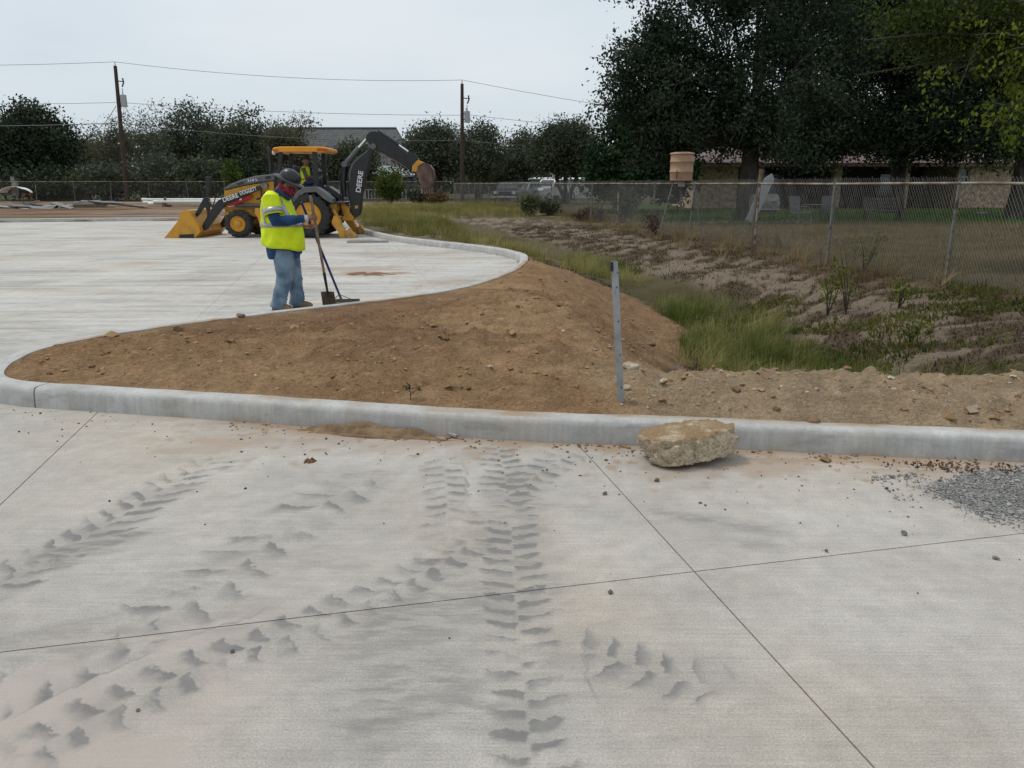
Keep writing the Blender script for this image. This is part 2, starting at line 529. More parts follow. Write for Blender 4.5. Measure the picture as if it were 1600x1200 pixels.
# loose brown soil of the island, greyer and stonier on the berm to the right
soil = np.zeros_like(col) + np.array((.285, .175, .09))
soil = mixc(soil, (.335, .215, .115), sstep(.42, .66, n1))
soil = mixc(soil, (.23, .137, .074), sstep(.42, .6, fbm(X * .8 + 3, Y * .8, 4, 111)) * sstep(5.2, 7.0, Y) * sstep(12.5, 10, Y))
soil = mixc(soil, (.25, .155, .085), sstep(.6, .95, X) * sstep(6, 7, Y) * .8)
soil = mixc(soil, (.335, .25, .155), sstep(.5, 1.3, X + (n1 - .5) * 1.0) * sstep(6.4, 5.6, Y))
soil = soil * np.array((1.37, 1.37, 1.42)) * (.72 + .56 * n3)[:, None] * (.88 + .24 * n2)[:, None]
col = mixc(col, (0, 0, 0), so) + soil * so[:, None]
ny, nx = GX.shape
idx = np.arange(nx * ny).reshape(ny, nx)
F = np.stack([idx[:-1, :-1], idx[:-1, 1:], idx[1:, 1:], idx[1:, :-1]], -1).reshape(-1, 4)
me = np_mesh('ground', np.stack([X, Y, Zg], -1), F, True)
cattr(me, 'gcol', col)

m, n, L, b = new_mat('earth')
a = n.new('ShaderNodeAttribute'); a.attribute_name = 'gcol'
t = n.new('ShaderNodeTexCoord')
z1 = n.new('ShaderNodeTexNoise'); z1.inputs['Scale'].default_value = 34; z1.inputs['Detail'].default_value = 7; z1.inputs['Roughness'].default_value = .72
L(t.outputs['Object'], z1.inputs['Vector'])
r1 = n.new('ShaderNodeValToRGB'); r1.color_ramp.elements[0].position = .3; r1.color_ramp.elements[1].position = .72
r1.color_ramp.elements[0].color = (.62, .6, .58, 1); r1.color_ramp.elements[1].color = (1.28, 1.27, 1.25, 1)
L(z1.outputs['Fac'], r1.inputs['Fac'])
mm = n.new('ShaderNodeMix'); mm.data_type = 'RGBA'; mm.blend_type = 'MULTIPLY'; mm.inputs['Factor'].default_value = 1
L(a.outputs['Color'], mm.inputs['A']); L(r1.outputs['Color'], mm.inputs['B'])
vo = n.new('ShaderNodeTexVoronoi'); vo.inputs['Scale'].default_value = 55
L(t.outputs['Object'], vo.inputs['Vector'])
ad = n.new('ShaderNodeMath'); ad.operation = 'MULTIPLY_ADD'; ad.inputs[1].default_value = .35
L(vo.outputs['Distance'], ad.inputs[0]); L(z1.outputs['Fac'], ad.inputs[2])
mpz = n.new('ShaderNodeMapping'); mpz.inputs['Scale'].default_value = (9, 16, 12); L(t.outputs['Object'], mpz.inputs['Vector'])
z2 = n.new('ShaderNodeTexNoise'); z2.inputs['Scale'].default_value = 1; z2.inputs['Detail'].default_value = 6; z2.inputs['Roughness'].default_value = .7; L(mpz.outputs['Vector'], z2.inputs['Vector'])
ad2 = n.new('ShaderNodeMath'); ad2.operation = 'MULTIPLY_ADD'; ad2.inputs[1].default_value = 2.2; L(z2.outputs['Fac'], ad2.inputs[0]); L(ad.outputs[0], ad2.inputs[2])
bp = n.new('ShaderNodeBump'); bp.inputs['Strength'].default_value = 1.0; bp.inputs['Distance'].default_value = .04
L(ad2.outputs[0], bp.inputs['Height']); L(bp.outputs['Normal'], b.inputs['Normal'])
L(mm.outputs['Result'], b.inputs['Base Color']); b.inputs['Roughness'].default_value = .95; b.inputs['Specular IOR Level'].default_value = .12
tag(link('ground', me, m), kind='structure')

# ------------------------------------------------------------------ concrete pavement: slabs with sawn joints
GA = math.atan(.222)
E1 = np.array((math.cos(GA), math.sin(GA))); E2 = np.array((-math.sin(GA), math.cos(GA)))
ORG = np.array((.778, 2.91)); SL = 3.185

m, n, L, b = new_mat('concrete')
t = n.new('ShaderNodeTexCoord'); src = t.outputs['Object']
def noise_node(scale, det=5, rough=.6, mapping=None, rot=0):
    z = n.new('ShaderNodeTexNoise'); z.inputs['Scale'].default_value = scale; z.inputs['Detail'].default_value = det; z.inputs['Roughness'].default_value = rough
    if mapping:
        q = n.new('ShaderNodeMapping'); q.inputs['Scale'].default_value = mapping; q.inputs['Rotation'].default_value = (0, 0, rot)
        L(src, q.inputs['Vector']); L(q.outputs['Vector'], z.inputs['Vector'])
    else:
        L(src, z.inputs['Vector'])
    return z
def ramp(fac, p0, c0, p1, c1):
    r = n.new('ShaderNodeValToRGB')
    r.color_ramp.elements[0].position = p0; r.color_ramp.elements[1].position = p1
    r.color_ramp.elements[0].color = (*c0, 1); r.color_ramp.elements[1].color = (*c1, 1)
    L(fac, r.inputs['Fac']); return r.outputs['Color']
def mixn(a_, b_, fac, mode='MIX'):
    q = n.new('ShaderNodeMix'); q.data_type = 'RGBA'; q.blend_type = mode
    for key, val in (('A', a_), ('B', b_), ('Factor', fac)):
        if isinstance(val, (int, float)): q.inputs[key].default_value = val
        elif isinstance(val, tuple): q.inputs[key].default_value = (*val, 1)
        else: L(val, q.inputs[key])
    return q.outputs['Result']
at1 = n.new('ShaderNodeAttribute'); at1.attribute_name = 'marks'
sp = n.new('ShaderNodeSeparateColor'); L(at1.outputs['Color'], sp.inputs['Color'])
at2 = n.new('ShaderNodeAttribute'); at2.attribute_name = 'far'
big = noise_node(.9, 5, .6)
mid = noise_node(9, 6, .65)
fin_ = noise_node(135, 4, .75)
broom = noise_node(1.0, 4, .7, (1.6, 115, 1), -GA)
streak = noise_node(1.0, 6, .65, (.35, 1.0, 1), -GA - .12)
cbase = ramp(big.outputs['Fac'], .32, (.41, .374, .33), .7, (.545, .505, .455))
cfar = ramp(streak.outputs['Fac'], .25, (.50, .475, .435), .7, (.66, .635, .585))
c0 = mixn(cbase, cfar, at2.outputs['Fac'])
tan = noise_node(.55, 4, .55)
c0 = mixn(c0, (.52, .42, .31), ramp(tan.outputs['Fac'], .48, (0, 0, 0), .72, (.55, .55, .55)))
pit_ = n.new('ShaderNodeTexVoronoi'); pit_.inputs['Scale'].default_value = 26; L(src, pit_.inputs['Vector'])
c0 = mixn(c0, ramp(pit_.outputs['Distance'], .05, (.6, .58, .55), .13, (1, 1, 1)), ramp(big.outputs['Fac'], .42, (0, 0, 0), .62, (.8, .8, .8)), 'MULTIPLY')
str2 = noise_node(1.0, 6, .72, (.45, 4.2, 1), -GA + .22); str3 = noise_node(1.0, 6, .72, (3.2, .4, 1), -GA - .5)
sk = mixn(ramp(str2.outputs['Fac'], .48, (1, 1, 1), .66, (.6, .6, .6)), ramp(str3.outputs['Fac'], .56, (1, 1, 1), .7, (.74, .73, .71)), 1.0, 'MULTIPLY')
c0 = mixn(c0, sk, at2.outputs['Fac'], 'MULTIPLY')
c0 = mixn(c0, ramp(mid.outputs['Fac'], .3, (.86, .86, .86), .7, (1.08, 1.08, 1.08)), 1.0, 'MULTIPLY')
c0 = mixn(c0, ramp(broom.outputs['Fac'], .3, (.86, .86, .86), .66, (1.07, 1.07, 1.07)), 1.0, 'MULTIPLY')
c0 = mixn(c0, ramp(fin_.outputs['Fac'], .3, (.68, .67, .66), .68, (1.2, 1.2, 1.2)), 1.0, 'MULTIPLY')
brk = ramp(mid.outputs['Fac'], .28, (.65, .65, .65), .62, (1, 1, 1))
def mulf(x, y_):
    q = n.new('ShaderNodeMath'); q.operation = 'MULTIPLY'; L(x, q.inputs[0]); L(y_, q.inputs[1]); return q.outputs[0]
def mth(op, a_, b_=None, c_=None):
    q = n.new('ShaderNodeMath'); q.operation = op
    for k_, v_ in enumerate((a_, b_, c_)):
        if v_ is None: continue
        if isinstance(v_, (int, float)): q.inputs[k_].default_value = v_
        else: L(v_, q.inputs[k_])
    return q.outputs[0]
def sst(x_, lo, hi):
    q = n.new('ShaderNodeMapRange'); q.interpolation_type = 'SMOOTHSTEP'
    L(x_, q.inputs['Value']); fl = lo > hi
    q.inputs['From Min'].default_value = min(lo, hi); q.inputs['From Max'].default_value = max(lo, hi)
    q.inputs['To Min'].default_value = 1. if fl else 0.; q.inputs['To Max'].default_value = 0. if fl else 1.
    return q.outputs['Result']
wob_a = noise_node(9, 4, .6); wob_b = noise_node(38, 4, .65); patch = noise_node(2.4, 5, .65)
def tread(attr):
    a_ = n.new('ShaderNodeAttribute'); a_.attribute_name = attr
    q = n.new('ShaderNodeSeparateXYZ'); L(a_.outputs['Vector'], q.inputs[0])
    ph = mth('ADD', q.outputs[0], mth('ADD', mth('MULTIPLY', mth('SUBTRACT', wob_a.outputs['Fac'], .5), .95), mth('MULTIPLY', mth('SUBTRACT', wob_b.outputs['Fac'], .5), .24)))
    tn = mth('ADD', q.outputs[1], mth('MULTIPLY', mth('SUBTRACT', wob_b.outputs['Fac'], .5), .28))
    sd_ = mth('LESS_THAN', tn, 0.)
    ph = mth('ADD', ph, mth('MULTIPLY', sd_, .5))
    k_ = mth('FLOOR', ph); f_ = mth('SUBTRACT', mth('SUBTRACT', ph, k_), .5)
    cb = n.new('ShaderNodeCombineXYZ'); L(k_, cb.inputs[0]); L(sd_, cb.inputs[1])
    wn = n.new('ShaderNodeTexWhiteNoise'); wn.noise_dimensions = '2D'; L(cb.outputs[0], wn.inputs['Vector'])
    ab = mth('ABSOLUTE', tn); end = mth('ADD', ab, mth('MULTIPLY', wn.outputs['Value'], .35))
    mask = mth('MULTIPLY', sst(ab, -.04, .14), sst(end, 1.3, .95))
    body_ = mth('MULTIPLY', mth('MULTIPLY', sst(f_, -.32, -.19), sst(f_, .36, -.14)), .66)
    rim_ = mth('MULTIPLY', sst(mth('ABSOLUTE', mth('ADD', f_, .2)), .095, .01), .3)
    lug = mth('MULTIPLY', mth('MULTIPLY', mth('ADD', body_, rim_), mask), mth('MULTIPLY_ADD', wn.outputs['Value'], .7, .4))
    lug = mth('MULTIPLY', lug, mth('MULTIPLY_ADD', sst(patch.outputs['Fac'], .36, .58), .8, .24))
    hz = mth('MULTIPLY', mth('MULTIPLY', sst(ab, 1.35, .4), sst(patch.outputs['Fac'], .34, .62)), .44)
    return mth('MINIMUM', mth('MULTIPLY', mth('ADD', mth('MULTIPLY', lug, 1.45), mth('MULTIPLY', mth('MULTIPLY', hz, .85), mth('MULTIPLY_ADD', wob_b.outputs['Fac'], .9, .5))), q.outputs[2]), 1.0)
smr = noise_node(1.0, 6, .7, (5, 17, 1), -GA + .1)
red_ = mth('MULTIPLY', sp.outputs['Red'], mth('MULTIPLY_ADD', sst(smr.outputs['Fac'], .4, .6), .8, .35))
rub = mth('MINIMUM', mth('MAXIMUM', mth('MAXIMUM', tread('tread_a'), tread('tread_b')), red_), 1.0)
c0 = mixn(c0, (.45, .385, .335), sp.outputs['Blue'])
c0 = mixn(c0, (.185, .178, .168), mulf(rub, brk))
c0 = mixn(c0, (.30, .19, .105), mulf(sp.outputs['Green'], brk))
L(c0, b.inputs['Base Color']); b.inputs['Roughness'].default_value = .82; b.inputs['Specular IOR Level'].default_value = .3
hb = n.new('ShaderNodeMath'); hb.operation = 'ADD'; L(broom.outputs['Fac'], hb.inputs[0]); L(fin_.outputs['Fac'], hb.inputs[1])
hc = n.new('ShaderNodeMath'); hc.operation = 'MULTIPLY_ADD'; hc.inputs[1].default_value = -.35
L(rub, hc.inputs[0]); L(hb.outputs[0], hc.inputs[2])
bp = n.new('ShaderNodeBump'); bp.inputs['Strength'].default_value = .28; bp.inputs['Distance'].default_value = .006
L(hc.outputs[0], bp.inputs['Height']); L(bp.outputs['Normal'], b.inputs['Normal'])
M_CONC = m
M_JOINT = PM('joint_dirt', (.12, .10, .085), .95)

def ground_path(pts):
    return catmull([at(*p) for p in pts], .04)

def track_coords(X, Y, P):
    """arc length and signed sideways offset from a path, near it only"""
    d = np.full(X.shape, 9.); s = np.zeros(X.shape); sg = np.zeros(X.shape)
    s0 = 0
    for i in range(len(P) - 1):
        a, b = P[i], P[i + 1]
        t = b - a; l = np.hypot(*t)
        if l < 1e-9: continue
        q = np.clip(((X - a[0]) * t[0] + (Y - a[1]) * t[1]) / l ** 2, 0, 1)
        ex, ey = X - a[0] - q * t[0], Y - a[1] - q * t[1]
        dd_ = np.hypot(ex, ey); m_ = dd_ < d
        d[m_] = dd_[m_]; s[m_] = s0 + q[m_] * l; sg[m_] = np.sign(ex * t[1] - ey * t[0])[m_]
        s0 += l
    return s, d * sg, s0

TRACKS = [  # pixels along the track, width, lug pitch, slant, strength, curl
    ([(775, 690), (792, 760), (800, 850), (806, 930), (812, 1010), (822, 1100), (834, 1230), (850, 1420)], .27, .098, .25, 1.5, 0.0),
    ([(900, 700), (800, 770), (735, 845), (640, 905), (545, 950), (440, 995), (330, 1035), (190, 1100), (40, 1180), (-120, 1290)], .26, .115, -.55, 1.25, .9),
    ([(360, 705), (280, 750), (190, 805), (100, 860), (20, 905), (-80, 950)], .32, .12, .5, 1.35, .3),
    ([(600, 735), (480, 800), (395, 865), (290, 940), (160, 1010), (0, 1090), (-160, 1180)], .42, .17, -.7, .85, .5),
    ([(840, 985), (960, 1030), (1080, 1065), (1240, 1110)], .28, .105, .35, .85, 0.0),
    ([(1240, 880), (1310, 925), (1400, 965)], .22, .13, .4, .45, 0.0),
    ([(690, 705), (700, 790), (690, 870)], .26, .11, -.4, .8, 0.3),
    ([(300, 940), (220, 1010), (130, 1090), (60, 1180), (0, 1290)], .42, .16, .6, .9, .6),
]
TP = [(ground_path(t[0]), *t[1:]) for t in TRACKS]
SMEARS = [  # pixel centre, half length, half width, angle in world, strength
    ((1090, 812), .34, .075, -.35, .62), ((1180, 850), .2, .06, -.35, .35), ((150, 850), .30, .07, .55, .85), ((90, 880), .25, .07, .5, .6), ((250, 770), .25, .06, .5, .5),
    ((700, 900), .35, .12, .9, .42), ((640, 1060), .3, .16, .4, .42), ((800, 760), .3, .13, 1.3, .5), ((560, 1150), .2, .06, -.6, .4), ((680, 875), .1, .03, .1, .8), ((420, 1000), .3, .16, .4, .25),
    ((1550, 770), .3, .1, -.2, .3), ((930, 800), .2, .06, -.3, .25), ((60, 1000), .4, .2, .3, .3), ((730, 1010), .3, .14, .8, .35), ((690, 960), .55, .3, .9, .6), ((640, 1120), .45, .25, .5, .6), ((880, 1060), .35, .2, 0, .4), ((350, 900), .5, .25, .5, .4), ((1000, 1050), .4, .15, -.1, .35), ((800, 820), .5, .2, 1.4, .5), ((120, 1000), .6, .25, .4, .45)]
MUD = [((100, 1080), .55, .32, .3, .9), ((260, 1000), .4, .2, .4, .7), ((40, 1180), .5, .3, .2, .9), ((330, 1120), .3, .2, .2, .5), ((500, 880), .4, .2, .3, .35)]
BROWN = [((545, 672), .85, .085, -.2, 1.0), ((640, 676), .3, .07, -.2, 1.0), ((520, 690), 1.0, .2, -.15, .42), ((330, 690), .5, .16, -.1, .3), ((1200, 730), .7, .12, -.1, .5), ((1085, 742), .3, .1, .1, .55), ((485, 722), .05, .035, 0, 1.0), ((340, 690), .35, .07, -.1, .5), ((430, 662), .2, .05, -.1, .8), ((1090, 728), .35, .07, .1, .8), ((1250, 720), .5, .05, -.1, .75),
         ((860, 690), .3, .03, -.1, .7), ((1400, 735), .3, .03, -.1, .6), ((720, 690), .2, .04, -.2, .7), ((1010, 700), .3, .04, -.1, .6)]

def blot(X, Y, item, nz_):
    (u, v), la, lb, an, st = item
    cx, cy = at(u, v)
    dx, dy = X - cx, Y - cy
    p = dx * math.cos(an) + dy * math.sin(an); q = -dx * math.sin(an) + dy * math.cos(an)
    r = np.sqrt((p / la) ** 2 + (q / lb) ** 2) + (nz_ - .5) * 2.4
    return sstep(1.25, .35, r) * st

def tracks(X, Y):
    """lug phase, sideways place across the tyre and strength, for two layers of overlapping tracks"""
    out_ = [np.zeros((len(X), 3)), np.zeros((len(X), 3))]
    for n_, (P, wd, pit, sl, st, curl) in enumerate(TP):
        L_ = out_[n_ % 2]
        lo, hi = P.min(0) - .4, P.max(0) + .4
        m_ = np.where((X > lo[0]) & (X < hi[0]) & (Y > lo[1]) & (Y < hi[1]))[0]
        if len(m_) == 0: continue
        s_, t_, tot = track_coords(X[m_], Y[m_], P[::2])
        h = wd / 2; k = np.abs(t_) < h * 1.9
        m_, s_, t_ = m_[k], s_[k], t_[k]
        a_ = np.abs(t_)
        nst = st * sstep(0, .3, s_) * sstep(tot, tot - .3, s_) * sstep(h * 1.8, h * 1.45, a_)
        k = nst > L_[m_, 2] * .9
        m_, s_, t_, a_, nst = m_[k], s_[k], t_[k], a_[k], nst[k]
        L_[m_, 0] = (s_ + a_ * sl + curl * a_ * a_ * 3) / pit + 40 * n_
        L_[m_, 1] = t_ / h
        L_[m_, 2] = nst
    return out_

def marks(X, Y):
    Rd = np.zeros(X.shape); Gn = np.zeros(X.shape); Bl = np.zeros(X.shape)
    wob = fbm(X * 5, Y * 5, 4, 201); wob2 = fbm(X * 1.6, Y * 1.6, 4, 211); wf = fbm(X * 22, Y * 22, 3, 215)
    sm = fbm((X * E1[0] + Y * E1[1]) * 2.5, (X * E2[0] + Y * E2[1]) * 12, 4, 219)
    for it in SMEARS: Rd = np.maximum(Rd, blot(X, Y, it, .5 * wob + .5 * sm) * 1.0)
    Rd = np.maximum(Rd, sstep(.54, .7, fbm(X * .8 + 4, Y * .8, 4, 231)) * sstep(.46, .62, sm) * .2)
    for it in MUD: Bl = np.maximum(Bl, blot(X, Y, it, wob) * .8)
    for it in BROWN: Gn = np.maximum(Gn, blot(X, Y, it, wob))
    sdk, _ = kerb_sd(X, Y)
    lip = sstep(-.22, -.0, sdk + (wob - .5) * .3) * sstep(8, 6, Y) * sstep(-2.4, -1.6, X)
    Gn = np.maximum(Gn, lip * .75)
    Gn = np.maximum(Gn, sstep(.72, .8, fbm(X * 14, Y * 14, 2, 241)) * sstep(-1.1, -.2, sdk) * sstep(-2.8, -2, X) * .8 * (Y < 6))
    # rust-brown spill on the big lot
    for u, v, l, ww, st in ((575, 428, .8, .25, .8), (560, 420, 1.3, .5, .4), (700, 440, 1.2, .25, .3), (590, 376, .9, .6, .5), (640, 395, 2, .5, .25)):
        Gn = np.maximum(Gn, blot(X, Y, ((u, v), l, ww, .1, st), wob))
    # dark wheel streaks across the big lot
    fy = (Y > 7.5)
    Rd = np.where(fy, np.maximum(Rd * .3, sstep(.56, .74, fbm(X * .6 + 2 + .3 * Y, Y * 1.1 - .25 * X, 5, 251, .62)) * .5), Rd)
    gp = np.array([at(*p) for p in ((1440, 765), (1520, 745), (1700, 735), (1800, 800), (1640, 825), (1560, 800), (1490, 780))])
    if ((X > 1.8) & (Y < 4.6)).any():
        dg, _ = seg_dist(X, Y, np.vstack([gp, gp[:1]])); dg = np.where(inside(X, Y, gp), dg, -dg)
        Rd = np.maximum(Rd, sstep(-.1, .06, dg + (wob - .5) * .35) * .55)      # fine grey dust under the gravel
    return np.stack([Rd, Gn, Bl], -1)

pave = tag(empty('pavement'), kind='structure')
slab_cnt = 0
def slab(i, j):
    c = ORG + E1 * SL * (i + .5) + E2 * SL * (j + .5)
    dist = np.hypot(c[0], c[1])
    if c[1] < -4: return
    cols = np.array([ORG + E1 * SL * (i + a_) + E2 * SL * (j + b_) for a_ in (0, 1) for b_ in (0, 1)])
    sdc, _ = kerb_sd(np.append(cols[:, 0], c[0]), np.append(cols[:, 1], c[1]))
    if sdc.min() > .3 and np.abs(sdc).min() > 2.4: return
    # is the slab anywhere in view?
    vis = any(p[1] > .8 and abs(p[0]) < p[1] * .8 + 1.5 for p in cols)
    inf = 0
    for a_ in (.1, .3, .5, .7, .9):
        for b_ in (.1, .3, .5, .7, .9):
            q_ = ORG + E1 * SL * (i + a_) + E2 * SL * (j + b_)
            if q_[1] > 1.6 and abs(q_[0]) < q_[1] * .71 + .25: inf += 1
    near = dist < 5.6 and inf >= 4
    step = (.02 if dist < 3.4 else .024) if near else (.06 if dist < 12 else .12)
    if not vis: step = .4
    cut = np.abs(sdc).min() < 2.6 and not sdc.max() < -2.4
    if dist >= 12 and not cut: step = .2
    g = .0032 if dist < 7 else .002
    k = max(2, int(SL / step))
    a_ = np.concatenate([[g], np.linspace(g, SL - g, k + 1), [SL - g]])
    AA, BB = np.meshgrid(a_, a_)
    zz = np.zeros(AA.shape); zz[0, :] = zz[-1, :] = -.1; zz[:, 0] = zz[:, -1] = -.1
    # rounded arris along the joint
    e_ = np.minimum(np.minimum(AA, SL - AA), np.minimum(BB, SL - BB))
    zz = np.where(zz < -.05, zz, 0)
    XX = ORG[0] + E1[0] * (SL * i + AA) + E2[0] * (SL * j + BB); YY = ORG[1] + E1[1] * (SL * i + AA) + E2[1] * (SL * j + BB)
    x, y, z = XX.ravel(), YY.ravel(), zz.ravel()
    q = len(a_); id_ = np.arange(q * q).reshape(q, q)
    F_ = np.stack([id_[:-1, :-1], id_[:-1, 1:], id_[1:, 1:], id_[1:, :-1]], -1).reshape(-1, 4)
    if cut:
        sv, _ = kerb_sd(x, y)
        F_ = F_[(sv[F_] < .1).all(1)]
        if len(F_) < 3: return
        used = np.unique(F_); mp_ = np.full(len(x), -1); mp_[used] = np.arange(len(used))
        x, y, z = x[used], y[used], z[used]; F_ = mp_[F_]
    me_ = np_mesh('slab', np.stack([x, y, z], -1), F_)
    cattr(me_, 'marks', marks(x, y) if vis else np.zeros((len(x), 3)))
    if near:
        ta, tb = tracks(x, y); cattr(me_, 'tread_a', ta); cattr(me_, 'tread_b', tb)
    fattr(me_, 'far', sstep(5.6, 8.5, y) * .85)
    link('slab', me_, M_CONC, pave)

for i in range(-24, 7):
    for j in range(-3, 14):
        slab(i, j)
bed = MB()
bed.add([(-69, -11, -.02), (15, -11, -.02), (15, 2.3, -.02), (2.5, 4.25, -.02), (-1, 4.8, -.02), (-4.4, 5.7, -.02), (-4.6, 6.8, -.02), (-3, 8.8, -.02), (-.8, 11.3, -.02), (-.05, 14.5, -.02), (-.1, 16.5, -.02), (-4.1, 23, -.02), (-7.5, 33.2, -.02), (-10, 35.4, -.02), (-21.7, 32.8, -.02), (-69, 22, -.02)], [tuple(range(16))])
bed.build('joint_filler', M_JOINT, pave)

# ------------------------------------------------------------------ kerb
m, n, L, b = new_mat('kerb_concrete')
t = n.new('ShaderNodeTexCoord'); src = t.outputs['Object']
za = noise_node(1.0, 4, .6, (38, 38, 2.2)); zb = noise_node(5, 5, .6); zc = noise_node(120, 3, .7); zd = noise_node(2.2, 5, .6, (1, 1, 4))
c0 = ramp(zb.outputs['Fac'], .3, (.40, .392, .37), .7, (.56, .55, .522))
c0 = mixn(c0, ramp(za.outputs['Fac'], .3, (.88, .88, .88), .65, (1.05, 1.05, 1.05)), 1.0, 'MULTIPLY')
c0 = mixn(c0, ramp(zc.outputs['Fac'], .3, (.88, .88, .88), .7, (1.08, 1.08, 1.08)), 1.0, 'MULTIPLY')
c0 = mixn(c0, (.2, .19, .175), ramp(zd.outputs['Fac'], .56, (0, 0, 0), .68, (.4, .4, .4)))
ka = n.new('ShaderNodeAttribute'); ka.attribute_name = 'soil'
brk = ramp(zb.outputs['Fac'], .35, (.3, .3, .3), .6, (1, 1, 1))
c0 = mixn(c0, (.32, .215, .125), mulf(ka.outputs['Fac'], brk))
L(c0, b.inputs['Base Color']); b.inputs['Roughness'].default_value = .85; b.inputs['Specular IOR Level'].default_value = .3
bp = n.new('ShaderNodeBump'); bp.inputs['Strength'].default_value = .35; bp.inputs['Distance'].default_value = .008
hb = n.new('ShaderNodeMath'); hb.operation = 'ADD'; L(zb.outputs['Fac'], hb.inputs[0]); L(zc.outputs['Fac'], hb.inputs[1])
L(hb.outputs[0], bp.inputs['Height']); L(bp.outputs['Normal'], b.inputs['Normal'])
M_KERB = m
PROF = [(0.0, -.06), (0.0, .01), (.005, .06), (.010, .112), (.018, .136), (.034, .148), (.06, .152), (.13, .152), (.165, .149), (.168, .12), (.168, -.06)]
kerb = tag(empty('kerb'), kind='structure')
def kerb_section(s0, s1):
    seg = np.linalg.norm(np.diff(KP, axis=0), axis=1); S = np.append(0, np.cumsum(seg))
    ss = np.arange(s0, s1, .05 if s0 < 30 else .25); ss = np.append(ss, s1)
    P = np.stack([np.interp(ss, S, KP[:, 0]), np.interp(ss, S, KP[:, 1])], -1)
    T = np.gradient(P, axis=0); T /= np.linalg.norm(T, axis=1)[:, None]
    N = np.stack([T[:, 1], -T[:, 0]], -1)
    V = []; soil_ = []
    for o_, z_ in PROF:
        wob = (fbm(P[:, 0] * 3 + z_ * 9, P[:, 1] * 3, 3, 301) - .5) * .012
        q = P + N * (o_ + wob * (z_ > .02))[:, None] if not np.isscalar(wob) else P
        V.append(np.column_stack([q, np.full(len(P), z_) + (fbm(P[:, 0] * 4, P[:, 1] * 4, 3, 307) - .5) * .008 * (z_ > .1)]))
        cov = sstep(.45, .62, fbm(P[:, 0] * 1.1, P[:, 1] * 1.1, 4, 311)) * (.9 if o_ > .07 else 0) + sstep(.5, .7, fbm(P[:, 0] * 6, P[:, 1] * 6, 3, 317)) * (.5 if z_ < .03 else .12)
        cov = np.maximum(cov, (sstep(-2.2, -1.2, P[:, 0]) * sstep(.7, .2, P[:, 0]) * (P[:, 1] < 6)) * (.8 if o_ > .04 else .25) * sstep(.3, .55, fbm(P[:, 0] * 2.5, P[:, 1] * 9, 4, 331)))
        soil_.append(cov)
    V = np.array(V); k_, m_ = V.shape[:2]
    id_ = np.arange(k_ * m_).reshape(k_, m_)
    F_ = np.stack([id_[:-1, :-1], id_[1:, :-1], id_[1:, 1:], id_[:-1, 1:]], -1).reshape(-1, 4)
    caps = []
    for e in (0, m_ - 1):
        for r_ in range(k_ // 2):
            q_ = [id_[r_, e], id_[r_ + 1, e], id_[k_ - 2 - r_, e], id_[k_ - 1 - r_, e]]
            if len(set(q_)) == 4: caps.append(q_ if e else q_[::-1])
    F_ = np.vstack([F_, np.array(caps)])
    me_ = np_mesh('kerb_section', V.reshape(-1, 3), F_, True)
    fattr(me_, 'soil', np.array(soil_).ravel())
    try: me_.set_sharp_from_angle(angle=rad(50))
    except Exception: pass
    link('kerb_section', me_, M_KERB, kerb)
seg = np.linalg.norm(np.diff(KP, axis=0), axis=1); SS = np.append(0, np.cumsum(seg))
def s_at(x, y): return SS[np.argmin(np.hypot(KP[:, 0] - x, KP[:, 1] - y))]
sj = s_at(*at(57, 638)); sk = s_at(-3.4, 22.0); sf = s_at(-8.6, 35.3)
cuts = [0, s_at(7, 3.7), sj, s_at(-4.3, 7.3), s_at(-.2, 12.8), sk, s_at(-6.1, 28.6), sf, s_at(-21, 33.1), SS[-1]]
gaps = {sj: .007, sk: .006}
for a_, b_ in zip(cuts[:-1], cuts[1:]):
    kerb_section(a_ + gaps.get(a_, .002), b_ - gaps.get(b_, .002))
# ================================================================== vegetation builders
def leaf_cloud(name, centers, spread, per, size, mat, parent, tint0=None, seed=0, droop=0., aspect=.55):
    """leaf-sized diamonds spread round many twig ends"""
    r = np.random.RandomState(seed)
    N = len(centers)
    c = np.repeat(np.asarray(centers), per, 0)
    sp = np.repeat(np.asarray(spread), per) if hasattr(spread, '__len__') else np.full(len(c), spread)
    off = r.normal(0, 1, (len(c), 3)) * sp[:, None] * np.array((1, 1, .75)) * .62
    p = c + off
    if droop: p[:, 2] -= droop * r.rand(len(c)) ** 2 * sp
    M = len(p)
    a = r.normal(0, 1, (M, 3)); a /= np.linalg.norm(a, axis=1)[:, None]
    if droop: a[:, 2] -= .8; a /= np.linalg.norm(a, axis=1)[:, None]
    b = r.normal(0, 1, (M, 3)); b -= a * (a * b).sum(1)[:, None]; b /= np.linalg.norm(b, axis=1)[:, None]
    sz = size * (.6 + .8 * r.rand(M))
    l = a * sz[:, None]; w = b * (sz * aspect * .5)[:, None]
    V = np.stack([p - l * .5, p + w - l * .05, p + l * .5, p - w - l * .05], 1).reshape(-1, 3)
    F = np.arange(M * 4).reshape(M, 4)
    me = np_mesh(name, V, F)
    base = np.repeat(r.rand(N) if tint0 is None else tint0, per)
    tint = np.clip(.78 * base + .22 * r.rand(M), 0, 1)
    fattr(me, 'tint', np.repeat(tint, 4))
    return link(name, me, mat, parent)

